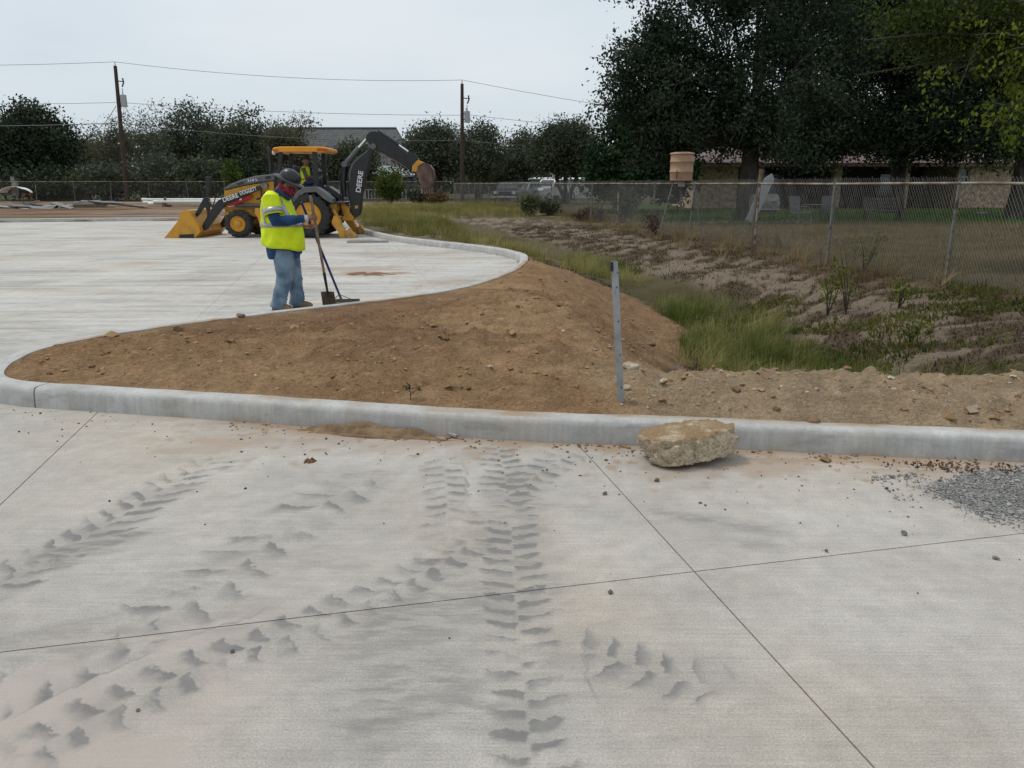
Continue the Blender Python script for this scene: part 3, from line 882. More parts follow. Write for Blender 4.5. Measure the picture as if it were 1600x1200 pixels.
M_BARK = PM('bark', (.085, .07, .055), .9, var=.3, scale=9, bump=.8, bscale=25, stretch=(1, 1, .3))
M_TWIG = PM('grey_twig', (.16, .14, .12), .9, var=.2)
L_OAK = leaf_mat('oak_leaf', (.014, .024, .014), (.085, .112, .066), .2)
L_OAK2 = leaf_mat('oak_leaf_grey', (.034, .044, .026), (.125, .145, .085), .25)
L_DARK = leaf_mat('evergreen_leaf', (.016, .026, .015), (.065, .085, .05), .18)
L_CEDAR = leaf_mat('cedar_leaf', (.012, .03, .012), (.04, .085, .028), .15)
L_MESQ = leaf_mat('mesquite_leaf', (.06, .066, .036), (.18, .18, .105), .25)
L_GREY = leaf_mat('grey_leaf', (.045, .055, .036), (.155, .172, .115), .25)
L_PALE = leaf_mat('pale_leaf', (.06, .08, .03), (.17, .19, .09), .3)
L_YEL = leaf_mat('yellow_green_leaf', (.06, .09, .01), (.25, .29, .04), .4)
L_FRESH = leaf_mat('fresh_leaf', (.035, .06, .012), (.13, .17, .035), .35)
L_HACK = leaf_mat('hackberry_leaf', (.016, .028, .008), (.07, .095, .02), .3)

def tree(name, label, X, Y, lobes, mat, ncl, per, leaf, trunks=1, tr=.22, z0=.15, group=None, limbs=9, fork=.35, spread=.55, seed=1, bark=None, cat='tree', twigs=0, lean=0.0, droop=0., gapmin=.40, limb_r=1.0, gapf=.9):
    """lobes: (dx, dy, z, rx, ry, rz) ellipsoids that the crown fills"""
    r = np.random.RandomState(seed)
    root = empty(name, (X, Y, z0))
    tag(root, label, cat, group)
    bark = bark or M_BARK
    L_ = np.array(lobes, float)
    vol = L_[:, 3] * L_[:, 4] * L_[:, 5]
    pick = r.choice(len(L_), ncl, p=vol ** .8 / (vol ** .8).sum())
    d = r.normal(0, 1, (ncl, 3)); d /= np.linalg.norm(d, axis=1)[:, None]
    rr = r.rand(ncl) ** .42 * (.82 + .36 * r.rand(ncl))
    cen = L_[pick, :3] + d * rr[:, None] * L_[pick, 3:6]
    cen[:, 2] -= z0
    lo = min(L_[:, 2] - L_[:, 5]) - z0
    # clumps: squash random gaps so that light shows through
    gap = fbm(cen[:, 0] * gapf + seed, cen[:, 2] * gapf + cen[:, 1] * .3, 3, seed + 3)
    keep = gap > gapmin
    cen = cen[keep]
    tint = np.clip(fbm(cen[:, 0] * .7, cen[:, 2] * .7 + cen[:, 1], 2, seed + 9) * 1.7 - .35, 0, 1)
    spr = spread * (.7 + .6 * r.rand(len(cen)))
    leaf_cloud('crown', cen, spr, per, leaf, mat, root, tint, seed, droop)
    # trunk and limbs, one tapering mesh
    mb = MB()
    top = L_[np.argmax(vol)]
    for k in range(trunks):
        ang = 2 * math.pi * k / max(trunks, 1) + .4
        off = (0 if trunks == 1 else .18)
        bx, by = off * math.cos(ang), off * math.sin(ang)
        fz = max(.6, (lo + .25 * (top[2] - lo)) * (fork * 2))
        spl = 0 if trunks == 1 else .35 * fz
        f = Vector((bx + spl * math.cos(ang) + lean * fz, by + spl * math.sin(ang) * .5, fz))
        rt = tr / math.sqrt(trunks)
        mb.tube([(bx, by, -.3), (bx, by, .0), (bx * 1.1 + .03, by, .25 * fz), tuple(f * .65 + Vector((bx, by, 0)) * .35), tuple(f)], [rt * 1.8, rt * 1.45, rt * 1.08, rt * .98, rt * .85], 9)
        for j in range(limbs):
            if len(cen) == 0: break
            t_ = Vector(cen[r.randint(len(cen))])
            mid = f.lerp(t_, .5) + Vector((r.normal(0, .25), r.normal(0, .25), abs(r.normal(0, .35))))
            r0 = rt * (.35 + .3 * r.rand()) * limb_r
            mb.tube([tuple(f - Vector((0, 0, .1))), tuple(f.lerp(mid, .5) + Vector((0, 0, .15))), tuple(mid), tuple(mid.lerp(t_, .55)), tuple(t_)], [r0, r0 * .8, r0 * .6, r0 * .35, r0 * .12], 6)
            for q in range(3):
                t2 = t_ + Vector(r.normal(0, .7, 3)); m2 = mid.lerp(t_, .2 + .5 * r.rand())
                mb.tube([tuple(m2), tuple(m2.lerp(t2, .5) + Vector((0, 0, .1))), tuple(t2)], [r0 * .35, r0 * .2, r0 * .08], 5)
    for k in range(twigs):
        c_ = Vector(cen[r.randint(len(cen))]); dr = Vector((r.normal(0, .5), r.normal(0, .5), .5 + r.rand()))
        mb.tube([tuple(c_ - dr * .6), tuple(c_), tuple(c_ + dr * .8)], [.022, .015, .006], 4)
    mb.build('trunk', bark, root, smooth=True)
    return root

def px_tree(name, label, u, vtop, vbot, halfw, D, mat, ncl, per, leaf, seed, shape='round', **kw):
    """a tree whose crown covers the given photo extent when it stands at distance D"""
    x, zt = on(u, vtop, D); _, zb = on(u, vbot, D)
    hw = halfw / FPX * D * 1.15
    zc, hz = (zt + zb) / 2, (zt - zb) / 2
    if shape == 'round':
        lob = [(0, 0, zc, hw * .82, hw * .8, hz * .82), (-hw * .45, 0, zc - hz * .15, hw * .5, hw * .5, hz * .6), (hw * .45, 0, zc - hz * .1, hw * .52, hw * .5, hz * .62), (hw * .1, 0, zc + hz * .4, hw * .5, hw * .5, hz * .55)]
    elif shape == 'wisp':
        lob = [(0, 0, zc, hw * .8, hw * .7, hz * .8), (-hw * .5, 0, zc + hz * .2, hw * .4, hw * .4, hz * .6), (hw * .4, 0, zc + hz * .35, hw * .42, hw * .4, hz * .6)]
    else:
        lob = [(0, 0, zc - hz * .35, hw * .95, hw * .9, hz * .62), (0, 0, zc + hz * .05, hw * .7, hw * .7, hz * .65), (0, 0, zc + hz * .45, hw * .38, hw * .38, hz * .5)]
    return tree(name, label, x, D, lob, mat, ncl, per, leaf, seed=seed, **kw)

# ------------------------------------------------------------------ big dark oaks in the yard on the right
def lobes_px(lst, D, X0):
    o = []
    for u, v, hw, hv, dy in lst:
        x, z = on(u, v, D + dy)
        k = (D + dy) / FPX
        o.append((x - X0, dy, z, hw * k, min(hw, 150) * k * .65, hv * k))
    return o
X0 = on(1168, 300, 32)[0]
tree('oak_tree', 'huge dark oak nearest the tan barrel, its ragged crown reaching left over the sky', X0, 32,
     lobes_px([(1130, 70, 130, 120, 0), (1040, 120, 90, 80, -1), (985, 110, 50, 55, -1), (1010, 40, 60, 60, 0), (1090, -60, 140, 110, 0), (1200, 150, 100, 95, -1), (1060, 190, 85, 55, 1), (1260, 60, 110, 110, 1), (1180, -90, 150, 110, 0), (970, 165, 40, 35, 0), (1130, 198, 90, 38, -1), (1230, 220, 80, 32, -1), (1030, 228, 50, 40, 0), (1105, 226, 70, 22, 1)], 32, X0),
     L_OAK, 2700, 62, .145, tr=.38, z0=.2, limbs=22, gapmin=.42, gapf=.6, limb_r=.55, spread=.5, seed=21, group='dark oaks in the yard', twigs=60)
X0 = on(1400, 300, 37)[0]
tree('oak_tree', 'dark oak in front of the brick house porch, middle of the three big oaks', X0, 37,
     lobes_px([(1370, 110, 130, 110, 0), (1290, 190, 100, 60, -1), (1420, 200, 105, 48, -1), (1440, 40, 130, 110, 1), (1350, -50, 150, 100, 0), (1250, 215, 70, 38, 0), (1480, 130, 90, 90, 0), (1330, 228, 90, 26, -1), (1395, 228, 45, 22, -2), (1490, 226, 45, 24, -2)], 37, X0),
     L_OAK, 2400, 58, .165, tr=.34, z0=.2, limbs=18, gapmin=.30, limb_r=.5, spread=.58, seed=22, group='dark oaks in the yard', twigs=30)
X0 = on(1586, 330, 33)[0]
tree('oak_tree', 'dark oak with thick black trunk at the right edge, before the brick wall', X0, 33,
     lobes_px([(1580, 120, 130, 110, 0), (1500, 190, 90, 50, 0), (1640, 190, 110, 60, 0), (1560, 0, 160, 120, 1), (1700, 80, 140, 120, 0), (1545, 225, 60, 28, 0)], 33, X0),
     L_OAK, 1800, 58, .16, tr=.3, z0=.2, limbs=18, fork=.55, gapmin=.32, limb_r=.5, spread=.55, seed=23, group='dark oaks in the yard', twigs=20)
x_, z_ = on(985, 240, 40)
tree('cedar_tree', 'dense rounded green cedar beside the oak, behind the fence', x_, 40,
     lobes_px([(985, 262, 62, 50, 0), (990, 220, 48, 50, 0), (1000, 180, 30, 40, 0), (945, 275, 32, 35, 0), (1040, 270, 50, 40, 1)], 40, x_), L_CEDAR, 900, 40, .2, tr=.2, z0=.15, limbs=8, spread=.4, seed=24)
# near tree whose yellow-green sprays hang in from the right
X0 = 11.6
nt_ = tree('hackberry_tree', 'near tree with fine green and yellow leaves hanging in at the upper right', X0, 14.5,
     lobes_px([(1640, 40, 120, 80, 0), (1540, 20, 95, 45, 0), (1700, 150, 110, 90, 0), (1450, 30, 70, 40, 0), (1590, -60, 200, 90, 0)], 14.5, X0),
     L_HACK, 560, 60, .075, tr=.24, z0=.12, limbs=14, fork=.5, spread=.33, seed=25, droop=1.2)
r_ = np.random.RandomState(5)
cs = []
for u, v in ((1560, 60), (1590, 90), (1575, 130), (1595, 170), (1545, 178), (1530, 190), (1580, 200), (1598, 120), (1540, 60), (1505, 30), (1470, 117), (1475, 165), (1600, 210), (1570, 100), (1588, 60), (1520, 95), (1600, 40), (1556, 165), (1595, 145)):
    for k in range(3):
        x_, z_ = on(u + r_.normal(0, 9), v + r_.normal(0, 8), 13.6); cs.append((x_ - X0, 13.6 - 14.5 + r_.normal(0, .3), z_ - .12))
leaf_cloud('leaf_spray', np.array(cs), .17, 13, .095, L_YEL, nt_, None, 77, .8)['kind'] = 'stuff'
bm_ = MB()
x1, z1 = on(1510, 0, 13.6); x2, z2 = on(1610, 16, 13.9)
bm_.tube([(-.3, 0, 5.6), (x2 - X0, -.6, z2), (x1 - X0 + .5, -.9, z1 - .05), (x1 - X0 - .4, -.9, z1 + .15)], [.1, .055, .04, .015], 7)
for u0, v0, u1, v1 in ((1600, 70, 1520, 66), (1600, 85, 1560, 100), (1600, 190, 1540, 170), (1605, 150, 1570, 205)):
    a_ = on(u0, v0, 13.7); c_ = on(u1, v1, 13.6)
    bm_.tube([(a_[0] - X0, -.8, a_[1]), ((a_[0] + c_[0]) / 2 - X0, -.85, (a_[1] + c_[1]) / 2 + .04), (c_[0] - X0, -.9, c_[1])], [.012, .008, .003], 5)
bm_.build('bough', PM('pale_bark', (.2, .18, .15), .9, var=.25, scale=14), nt_, smooth=True)

# ------------------------------------------------------------------ trees behind the back fence
G_ = 'trees behind the back fence'
BT = [  # name, label, u, vtop, vbot, halfw, D, mat, clusters, per, leaf, seed, shape, extra
    ('evergreen_tree', 'large dark rounded evergreen tree at the left edge', 35, 152, 300, 66, 70, L_DARK, 620, 26, .42, 41, 'round', dict(trunks=2, tr=.35)),
    ('leafy_tree', 'small pale green tree right of the dark evergreen', 118, 198, 290, 26, 86, L_PALE, 200, 20, .4, 42, 'round', {}),
    ('mesquite_tree', 'thin bare-twigged grey tree just left of the leaning pole', 165, 180, 300, 36, 78, L_MESQ, 210, 13, .3, 43, 'wisp', dict(twigs=160, bark=M_TWIG, trunks=3, tr=.2)),
    ('mesquite_tree', 'thin bare-twigged grey tree just right of the leaning pole', 226, 158, 300, 42, 82, L_MESQ, 260, 14, .3, 44, 'wisp', dict(twigs=200, bark=M_TWIG, trunks=2, tr=.2)),
    ('leafy_tree', 'wide grey-green tree above the white pipes', 290, 156, 304, 56, 76, L_GREY, 520, 24, .36, 45, 'round', dict(twigs=70, bark=M_TWIG)),
    ('leafy_tree', 'dark green tree behind the backhoe hood, left of the grey roof', 372, 164, 306, 52, 73, L_OAK2, 520, 24, .38, 46, 'round', dict(twigs=50)),
    ('leafy_tree', 'brownish tree rising over the canopy of the backhoe', 455, 176, 288, 40, 68, L_MESQ, 360, 20, .3, 47, 'wisp', dict(twigs=120, trunks=2, tr=.24)),
    ('leafy_tree', 'low dark tree under the raised boom before the porch', 548, 222, 288, 38, 69, L_OAK2, 420, 24, .34, 48, 'round', dict(tr=.2, trunks=2)),
    ('oak_tree', 'grey-green oak behind the excavating bucket, left of the upright pole', 672, 190, 282, 46, 72, L_GREY, 640, 24, .36, 49, 'round', dict(tr=.3, trunks=2, twigs=40)),
    ('oak_tree', 'airy oak with dark forked trunks just right of the upright pole', 746, 186, 284, 42, 70, L_GREY, 330, 22, .34, 50, 'round', dict(tr=.26, trunks=3, twigs=60)),
    ('shrub', 'pale grey-green bush at the foot of the airy oak', 775, 256, 300, 30, 76, L_PALE, 200, 20, .3, 51, 'round', dict(cat='bush', tr=.08)),
    ('oak_tree', 'smaller oak left of the flag, with gaps of sky', 822, 202, 286, 34, 74, L_GREY, 380, 24, .36, 52, 'round', dict(tr=.25)),
    ('oak_tree', 'oak with splayed trunks standing over the white pickup', 886, 186, 276, 50, 56, L_OAK2, 560, 26, .28, 53, 'round', dict(tr=.26, trunks=3, twigs=50)),
    ('leafy_tree', 'dark tree filling the gap behind the bucket and house', 640, 222, 290, 30, 92, L_DARK, 300, 22, .45, 54, 'round', {}),
    ('leafy_tree', 'dark tree showing over the left end of the brick house roof', 1110, 150, 272, 100, 58, L_OAK, 420, 34, .4, 56, 'round', {}),
    ('leafy_tree', 'dark tree showing over the right end of the brick house roof', 1480, 140, 272, 130, 58, L_OAK, 520, 34, .4, 57, 'round', {}),
    ('leafy_tree', 'distant pale tree low between pole and evergreen', 140, 215, 290, 40, 110, L_GREY, 260, 22, .5, 55, 'round', {}),
]
for nm, lb, u, vt, vb, hw, D, mt, nc, pr, lf, sd_, sh, ex in BT:
    ex = dict(ex)
    px_tree(nm, lb, u, vt, vb, hw, D, mt, nc, int(pr * 1.7), lf * .66, sd_, sh, z0=.2, gapmin=.34 if sh != 'wisp' else .4, spread=.8 if sh != 'wisp' else .65, group=None if nm == 'shrub' else G_, **ex)

def bush(name, label, u, v0, v1, hw, D, mat, ncl, per, leaf, seed, group=None, z0=None):
    x, zt = on(u, v0, D); _, zb = on(u, v1, D)
    zg = float(ground_z(np.array([x]), np.array([D]), False)[0]) if z0 is None else z0
    zb = max(zb, zg + .02)
    h = (zt - zb) / 2; k = hw / FPX * D
    r = np.random.RandomState(seed)
    root = tag(empty(name, (x, D, zg)), label, 'bush', group)
    d = r.normal(0, 1, (ncl, 3)); d /= np.linalg.norm(d, axis=1)[:, None]
    c = d * (r.rand(ncl, 1) ** .5) * np.array((k, k * .8, h)) + np.array((0, 0, zb + h - zg)); c[:, 2] = np.maximum(c[:, 2], .03)
    leaf_cloud('foliage', c, .22 * k + .08, per, leaf, mat, root, None, seed)
    mb = MB()
    for q in range(7):
        t_ = c[r.randint(ncl)]
        mb.tube([(r.normal(0, .05), r.normal(0, .05), -.1), tuple(t_ * .5 + np.array((0, 0, .1))), tuple(t_)], [.03, .02, .008], 5)
    mb.build('stem', M_BARK, root)
    return root
GB = 'scrub along the back fence'
BU = [('brush', 'dark scrub below the dark evergreen at the far left', 60, 262, 312, 60, 66, L_DARK, 160, 26, .3, 61), ('brush', 'dark tangled scrub left of the leaning pole foot', 160, 258, 312, 48, 66, L_OAK2, 170, 26, .28, 62),
      ('brush', 'olive scrub right of the leaning pole foot', 240, 246, 312, 50, 66, L_GREY, 200, 26, .28, 63), ('brush', 'olive scrub above the white pipes', 310, 250, 312, 46, 66, L_OAK2, 200, 26, .28, 64),
      ('brush', 'dark scrub behind the loader bucket linkage', 385, 250, 310, 46, 66, L_DARK, 200, 26, .28, 65), ('shrub', 'small yellow-green sapling above the backhoe hood', 360, 250, 290, 14, 58, L_FRESH, 50, 16, .22, 66),
      ('shrub', 'bright green young shrub before the white porch railing', 608, 262, 314, 24, 57, L_FRESH, 120, 22, .2, 67), ('shrub', 'grey-blue shrub under the excavating bucket', 655, 290, 318, 18, 57, L_GREY, 90, 22, .18, 68),
      ('shrub', 'brown leafless shrub right of the grey-blue one', 682, 300, 322, 18, 56, leaf_mat('dead_leaf', (.09, .055, .03), (.2, .13, .07), .1), 80, 18, .16, 69),
      ('shrub', 'dry yellow-green shrub growing in the fence below the pickup', 828, 302, 340, 14, 37, L_PALE, 70, 22, .13, 70), ('shrub', 'grey dead brush heap against the fence by the cedar', 925, 330, 350, 24, 32.6, leaf_mat('dead_twig', (.07, .05, .04), (.16, .12, .1), 0), 70, 22, .12, 71),
      ('shrub', 'dark weed clump at the fence just right of the dry shrub', 858, 312, 340, 14, 37.5, L_OAK2, 60, 20, .14, 72), ('shrub', 'green vine-like shrub climbing the fence by the cedar', 975, 286, 345, 22, 30.5, L_OAK2, 70, 20, .1, 73),
      ('shrub', 'bare dark shrub beside the tan barrel legs', 1022, 330, 368, 14, 24.5, leaf_mat('dead_twig', (.07, .05, .04), (.16, .12, .1), 0), 50, 12, .07, 74)]
r_ = np.random.RandomState(88)
cs = []
for k in range(2600):
    u = -60 + 1020 * r_.rand(); D = 112 + 10 * r_.rand()
    top = (204 if u < 560 else 232) + 22 * vnoise(np.array([u / 45.]), np.array([0.]), 5)[0] + 14 * vnoise(np.array([u / 14.]), np.array([3.]), 6)[0]
    v = top + (296 - top) * r_.rand() ** .8
    x, z = on(u, v, D); cs.append((x, D, z))
tag(leaf_cloud('far_woods', np.array(cs), 1.2, 18, .6, L_GREY, None, None, 89), 'continuous grey-green wood far behind the back fence trees', 'woods', kind='stuff')
for t_ in BU: bush(*t_, group=GB if t_[0] == 'brush' else None)

# ------------------------------------------------------------------ grass and ground litter
def blades(name, P, h, wd, lean, mat, tint, label, cat, seed=0, wind=(0, 0)):
    r = np.random.RandomState(seed)
    n_ = len(P)
    a = r.rand(n_) * 2 * math.pi
    ln = np.abs(r.normal(0, 1, n_)) * lean
    hh = h * (.5 + .8 * r.rand(n_))
    dx = np.cos(a) * ln + wind[0]; dy = np.sin(a) * ln + wind[1]
    sx, sy = -np.sin(a + 1) * wd, np.cos(a + 1) * wd
    z0 = np.zeros(n_)
    def pt(t, k, s_): return np.stack([P[:, 0] + dx * hh * t ** 1.8 + sx * k * s_, P[:, 1] + dy * hh * t ** 1.8 + sy * k * s_, P[:, 2] + hh * t * (1 - .35 * ln * t)], -1)
    V = np.stack([pt(0, 1, -.5), pt(0, 1, .5), pt(.55, .8, .5), pt(.55, .8, -.5), pt(1, .12, .5), pt(1, .12, -.5)], 1).reshape(-1, 3)
    i = np.arange(n_)[:, None] * 6
    F = np.concatenate([i + np.array([0, 1, 2, 3]), i + np.array([3, 2, 4, 5])], 0)
    me = np_mesh(name, V, F)
    fattr(me, 'tint', np.repeat(np.clip(tint + r.normal(0, .18, n_), 0, 1), 6))
    return tag(link(name, me, mat), label, cat, kind='stuff')

def tufts(P, k, sp, seed):
    """gather blades into tufts"""
    r = np.random.RandomState(seed); c = P[r.rand(len(P)) < 1. / k]
    Q = np.repeat(c, k, 0); Q[:, :2] += r.normal(0, sp, (len(Q), 2)); Q[:, 2] = ground_z(Q[:, 0], Q[:, 1]) - .01
    return Q, np.repeat(.45 + 1.0 * r.rand(len(c)), k), np.repeat(r.normal(0, .16, len(c)), k)

def scatter(n_, x0, x1, y0, y1, dens, seed):
    r = np.random.RandomState(seed)
    x = x0 + (x1 - x0) * r.rand(n_); y = y0 + (y1 - y0) * r.rand(n_)
    k = r.rand(n_) < dens(x, y)
    x, y = x[k], y[k]
    return np.stack([x, y, ground_z(x, y) - .01], -1)
L_GRASS = leaf_mat('ditch_grass', (.09, .125, .024), (.42, .38, .15), .4)
L_SWALE = leaf_mat('swale_grass', (.15, .155, .04), (.42, .35, .14), .35)
L_DRY = leaf_mat('dry_grass', (.15, .10, .045), (.42, .31, .15), .25)
L_LAWN = leaf_mat('lawn_grass', (.05, .10, .014), (.115, .20, .04), .35)
L_LITT = leaf_mat('leaf_litter', (.045, .03, .018), (.17, .115, .07), .05)

dz = lambda x, y: seg_dist(x, y, DITCH)[0]
def d_ditch(x, y):
    return sstep(1.1 - .4 * sstep(11, 14, y), .4, dz(x, y) + (fbm(x * 1.3, y * 1.3, 3, 401) - .5) * 1.1) * sstep(.1, -.15, soil_mask(x, y)) * sstep(.3, .5, fbm(x * 2.4, y * 2.4, 2, 405)) * np.maximum(sstep(15, 12, y), .8 * sstep(1.6, .8, np.hypot(x - 2.1, (y - 18) * .6))) * sstep(4.6, 4.0, x)
P = scatter(120000, 1.0, 5.0, 6.4, 24, d_ditch, 1)
P, hh_, tt_ = tufts(P, 12, .045, 71)
blades('ditch_grass', P, .25 * hh_, .009, .55, L_GRASS, fbm(P[:, 0] * 1.6, P[:, 1] * 1.6, 3, 411) * 2.2 - .65 + tt_, 'long green grass along the ditch bottom below the soil slope', 'grass', 1)
def d_swale(x, y):
    sd_, _ = kerb_sd(x, y)
    d = dz(x, y); f = seg_dist(x, y, FENCE)[0]
    lx = np.interp(y, [16, 17.5, 20.5, 26, 33, 45], [1.2, .9, .15, -1.2, -3.2, -5.5])
    return sstep(.35, 1.0, sd_) * sstep(.45, -.25, x - lx + (fbm(x * 1.2, y * .6, 3, 425) - .5) * 1.4) * sstep(.0, -.3, soil_mask(x, y)) * sstep(15.5, 18, y) * sstep(.28, .45, fbm(x * .8, y * .8, 3, 423))
P = scatter(85000, -9, 2, 15.5, 52, lambda x, y: np.maximum(d_swale(x, y), sstep(34, 37, y) * sstep(-9, -7, x) * sstep(1.2, 0, x) * .5), 2)
P, hh_, tt_ = tufts(P, 12, .09, 72)
blades('swale_grass', P, .27 * hh_, .016, .5, L_SWALE, fbm(P[:, 0] * .5, P[:, 1] * .5, 3, 421) * 1.5 - .3 + tt_, 'yellow-green grass between the lot kerb and the eroded bank', 'grass', 2)
def d_fence(x, y):
    f = seg_dist(x, y, FENCE)[0]
    return sstep(1.3, .1, f + (fbm(x * .9, y * .9, 3, 431) - .5) * 1.8) * .9 * sstep(11, 15, y) * (1 - .55 * sstep(40, 60, y))
P = scatter(70000, -6, 9, 9, 60, d_fence, 3)
P, hh_, tt_ = tufts(P, 12, .09, 73)
blades('fence_grass', P, .38 * hh_, .011, .65, L_DRY, fbm(P[:, 0] * .7, P[:, 1] * .7, 3, 441) * 1.4 - .2 + tt_, 'dry tan grass grown up along the foot of the chain-link fence', 'grass', 3)
fin_f = lambda x, y: inside(x, y, np.vstack([FENCE, [(-60, 62), (-60, 300), (600, 300), (600, -60), (9.2, -60)]]))
P = scatter(42000, 3, 20, 7, 29, lambda x, y: fin_f(x, y) * .8 * sstep(.25, .5, fbm(x * .8, y * .8, 3, 451)) * (x < y * .8 + 2), 4)
blades('yard_grass', P, .11, .014, .7, L_DRY, fbm(P[:, 0] * .5, P[:, 1] * .5, 3, 461) * .9 - .25, 'short dry grass of the yard behind the fence', 'grass', 4)
P = scatter(26000, 5, 31, 28, 44, lambda x, y: fin_f(x, y) * sstep(27.5, 31, y) * 1.0, 5)
blades('lawn', P, .09, .045, .5, L_LAWN, fbm(P[:, 0] * .4, P[:, 1] * .4, 3, 471), 'mown green lawn before the brick house', 'grass', 5)
# dead leaves and twigs lying on the far bank
def d_litter(x, y):
    d = dz(x, y)
    rl = rills(x, y)
    return sstep(.5, .9, d) * sstep(5, 3.8, d) * sstep(0, -.3, soil_mask(x, y)) * (.12 + .88 * sstep(.53, .45, rl)) * (x > 0)
P = scatter(115000, 0, 8, 6.5, 30, lambda x, y: d_litter(x, y) * ~fin_f(x, y), 6)
blades('leaf_litter', P, .06, .016, 1.1, L_LITT, np.full(len(P), .4), 'brown leaf litter and twigs on the eroded ditch bank', 'leaf litter', 6)
P = scatter(26000, 2.2, 8, 6.2, 13, lambda x, y: ~fin_f(x, y) * sstep(.1, -.2, soil_mask(x, y)) * sstep(.5, .62, fbm(x * 1.6, y * 1.6, 3, 481)) * sstep(2.6, 4, x) , 7)
blades('bank_weeds', P, .1, .022, .9, leaf_mat('bank_weed', (.04, .05, .012), (.2, .2, .05), .3), fbm(P[:, 0], P[:, 1], 3, 491) * 1.2 - .2, 'low green and brown weeds on the near end of the bank', 'weeds', 7)
# ================================================================== fences
M_GALV = PM('galvanised', (.19, .18, .165), .65, .3, col2=(.075, .05, .035), scale=9, lo=.3, hi=.5)
M_RUSTP = PM('rusty_post', (.30, .27, .24), .75, .2, col2=(.13, .07, .045), scale=7, lo=.42, hi=.56)
M_WIRE = PM('fence_wire', (.29, .28, .255), .6, .3, var=.2, scale=3)
M_RUSTR = PM('weathered_rail', (.34, .31, .25), .7, .3, col2=(.16, .11, .07), scale=3, lo=.4, hi=.6)

def fence(label, P, ztop, cells, post_s, wr=.0027, over=.1, lean=None, group=None, rail_r=.021, post_r=.028):
    """P: path (n,2); posts at arc lengths; mesh wires are real diagonals woven in two layers"""
    root = tag(empty('chain_link_fence', (P[0][0], P[0][1], 0)), label, 'fence', group)
    org = root.location
    seg = np.linalg.norm(np.diff(P, axis=0), axis=1); S = np.append(0, np.cumsum(seg))
    pos = lambda s_: (np.interp(s_, S, P[:, 0]), np.interp(s_, S, P[:, 1]))
    r = np.random.RandomState(3)
    for k, s_ in enumerate(post_s):
        x, y = pos(s_); zg = float(ground_z(np.array([x]), np.array([y]), False)[0])
        lx, ly = r.normal(-.02, .05, 2)
        rusty = k % 3 == 1
        MB(org).tube([(x + lx, y + ly, zg - .2), (x + lx * .5, y + ly * .5, (zg + ztop) / 2), (x, y, ztop - .02)], post_r, 9).build('post', M_RUSTP if rusty else M_GALV, root, smooth=True)
        MB(org).ball((x, y, ztop + .012), (.034, .034, .03), 9, 6).build('post_cap', M_GALV, root, smooth=True)
    ss = np.arange(0, S[-1], 2.0); ss = np.append(ss, S[-1])
    rl = [(*pos(s_), ztop + .006 * math.sin(s_ * 2.1) + .004 * math.sin(s_ * .7)) for s_ in ss]
    MB(org).tube(rl, rail_r, 8).build('top_rail', M_RUSTR, root, smooth=True)
    V, F = [], []
    n_ = int(S[-1] / cells)
    s0 = np.arange(n_) * cells
    h = 1.55
    zg = base_h(*[np.array(q) for q in pos(s0)])
    A, B = [], []
    for sgn, off in ((1, -.004), (-1, .004)):
        run = h * .62
        xa, ya = pos(s0); xb, yb = pos(np.clip(s0 + sgn * run, 0, S[-1]))
        A.append(np.stack([xa + off, ya + off, zg + .02], -1)); B.append(np.stack([xb + off, yb + off, np.full(n_, ztop + over) + r.normal(0, .012, n_)], -1))
    A = np.vstack(A); B = np.vstack(B)
    d = B - A; d /= np.linalg.norm(d, axis=1)[:, None]
    x_ = np.cross(d, (0, 0, 1.)); x_ /= np.linalg.norm(x_, axis=1)[:, None]; y_ = np.cross(x_, d)
    V = []
    for Q in (A, B):
        for k in range(3):
            a = 2 * math.pi * k / 3
            V.append(Q + (x_ * math.cos(a) + y_ * math.sin(a)) * wr)
    V = np.stack(V, 1).reshape(-1, 3) - np.array(org)
    i = np.arange(len(A))[:, None] * 6
    F = np.concatenate([i + np.array(q) for q in ([0, 1, 4, 3], [1, 2, 5, 4], [2, 0, 3, 5])], 0)
    o = link('wire_mesh', np_mesh('wire_mesh', V, F), M_WIRE, root)
    o['kind'] = 'stuff'
    return root

FP = catmull([tuple(p) for p in FENCE], .5)
segf = np.linalg.norm(np.diff(FP, axis=0), axis=1); SF = np.append(0, np.cumsum(segf))
def s_col(u):
    """arc length where the fence top crosses a photo column"""
    fw = FP[:, 1] * CP
    uu = 800 + FPX * FP[:, 0] / fw
    return float(np.interp(-u, -uu, SF))
posts = [s_col(u) for u in (1500, 1305, 1187, 1086, 1023, 967, 926, 890, 862, 839, 821, 806, 790, 776, 764, 752, 742, 732, 722, 712, 702)]
posts = [posts[0] - 6.6, posts[0] - 3.3] + posts
fence('long chain-link fence with bent top wires running along the ditch on the right', FP, 1.6, .062, posts)
bfp = np.array([(-4.6, 62), (-20, 62), (-40, 62.5), (-75, 63.5)])
fence('chain-link fence crossing the back of the site before the scrub', catmull([tuple(p) for p in bfp], 2), 1.76, .10, np.arange(3, 70, 3.05), wr=.003, over=.02)
# wooden stub standing at the fence near the leaning board
x_, y_ = np.interp(s_col(1184), SF, FP[:, 0]), np.interp(s_col(1184), SF, FP[:, 1])
tag(MB().tube([(x_ + .02, y_ + .12, -.1), (x_ + .05, y_ + .12, 1.2), (x_ + .1, y_ + .12, 1.93)], [.06, .055, .05], 8).build('wooden_post', PM('old_wood', (.24, .18, .12), .9, var=.3, scale=8, stretch=(4, 4, .6)), smooth=True), 'weathered wooden stake rising above the fence rail by the leaning board', 'post')

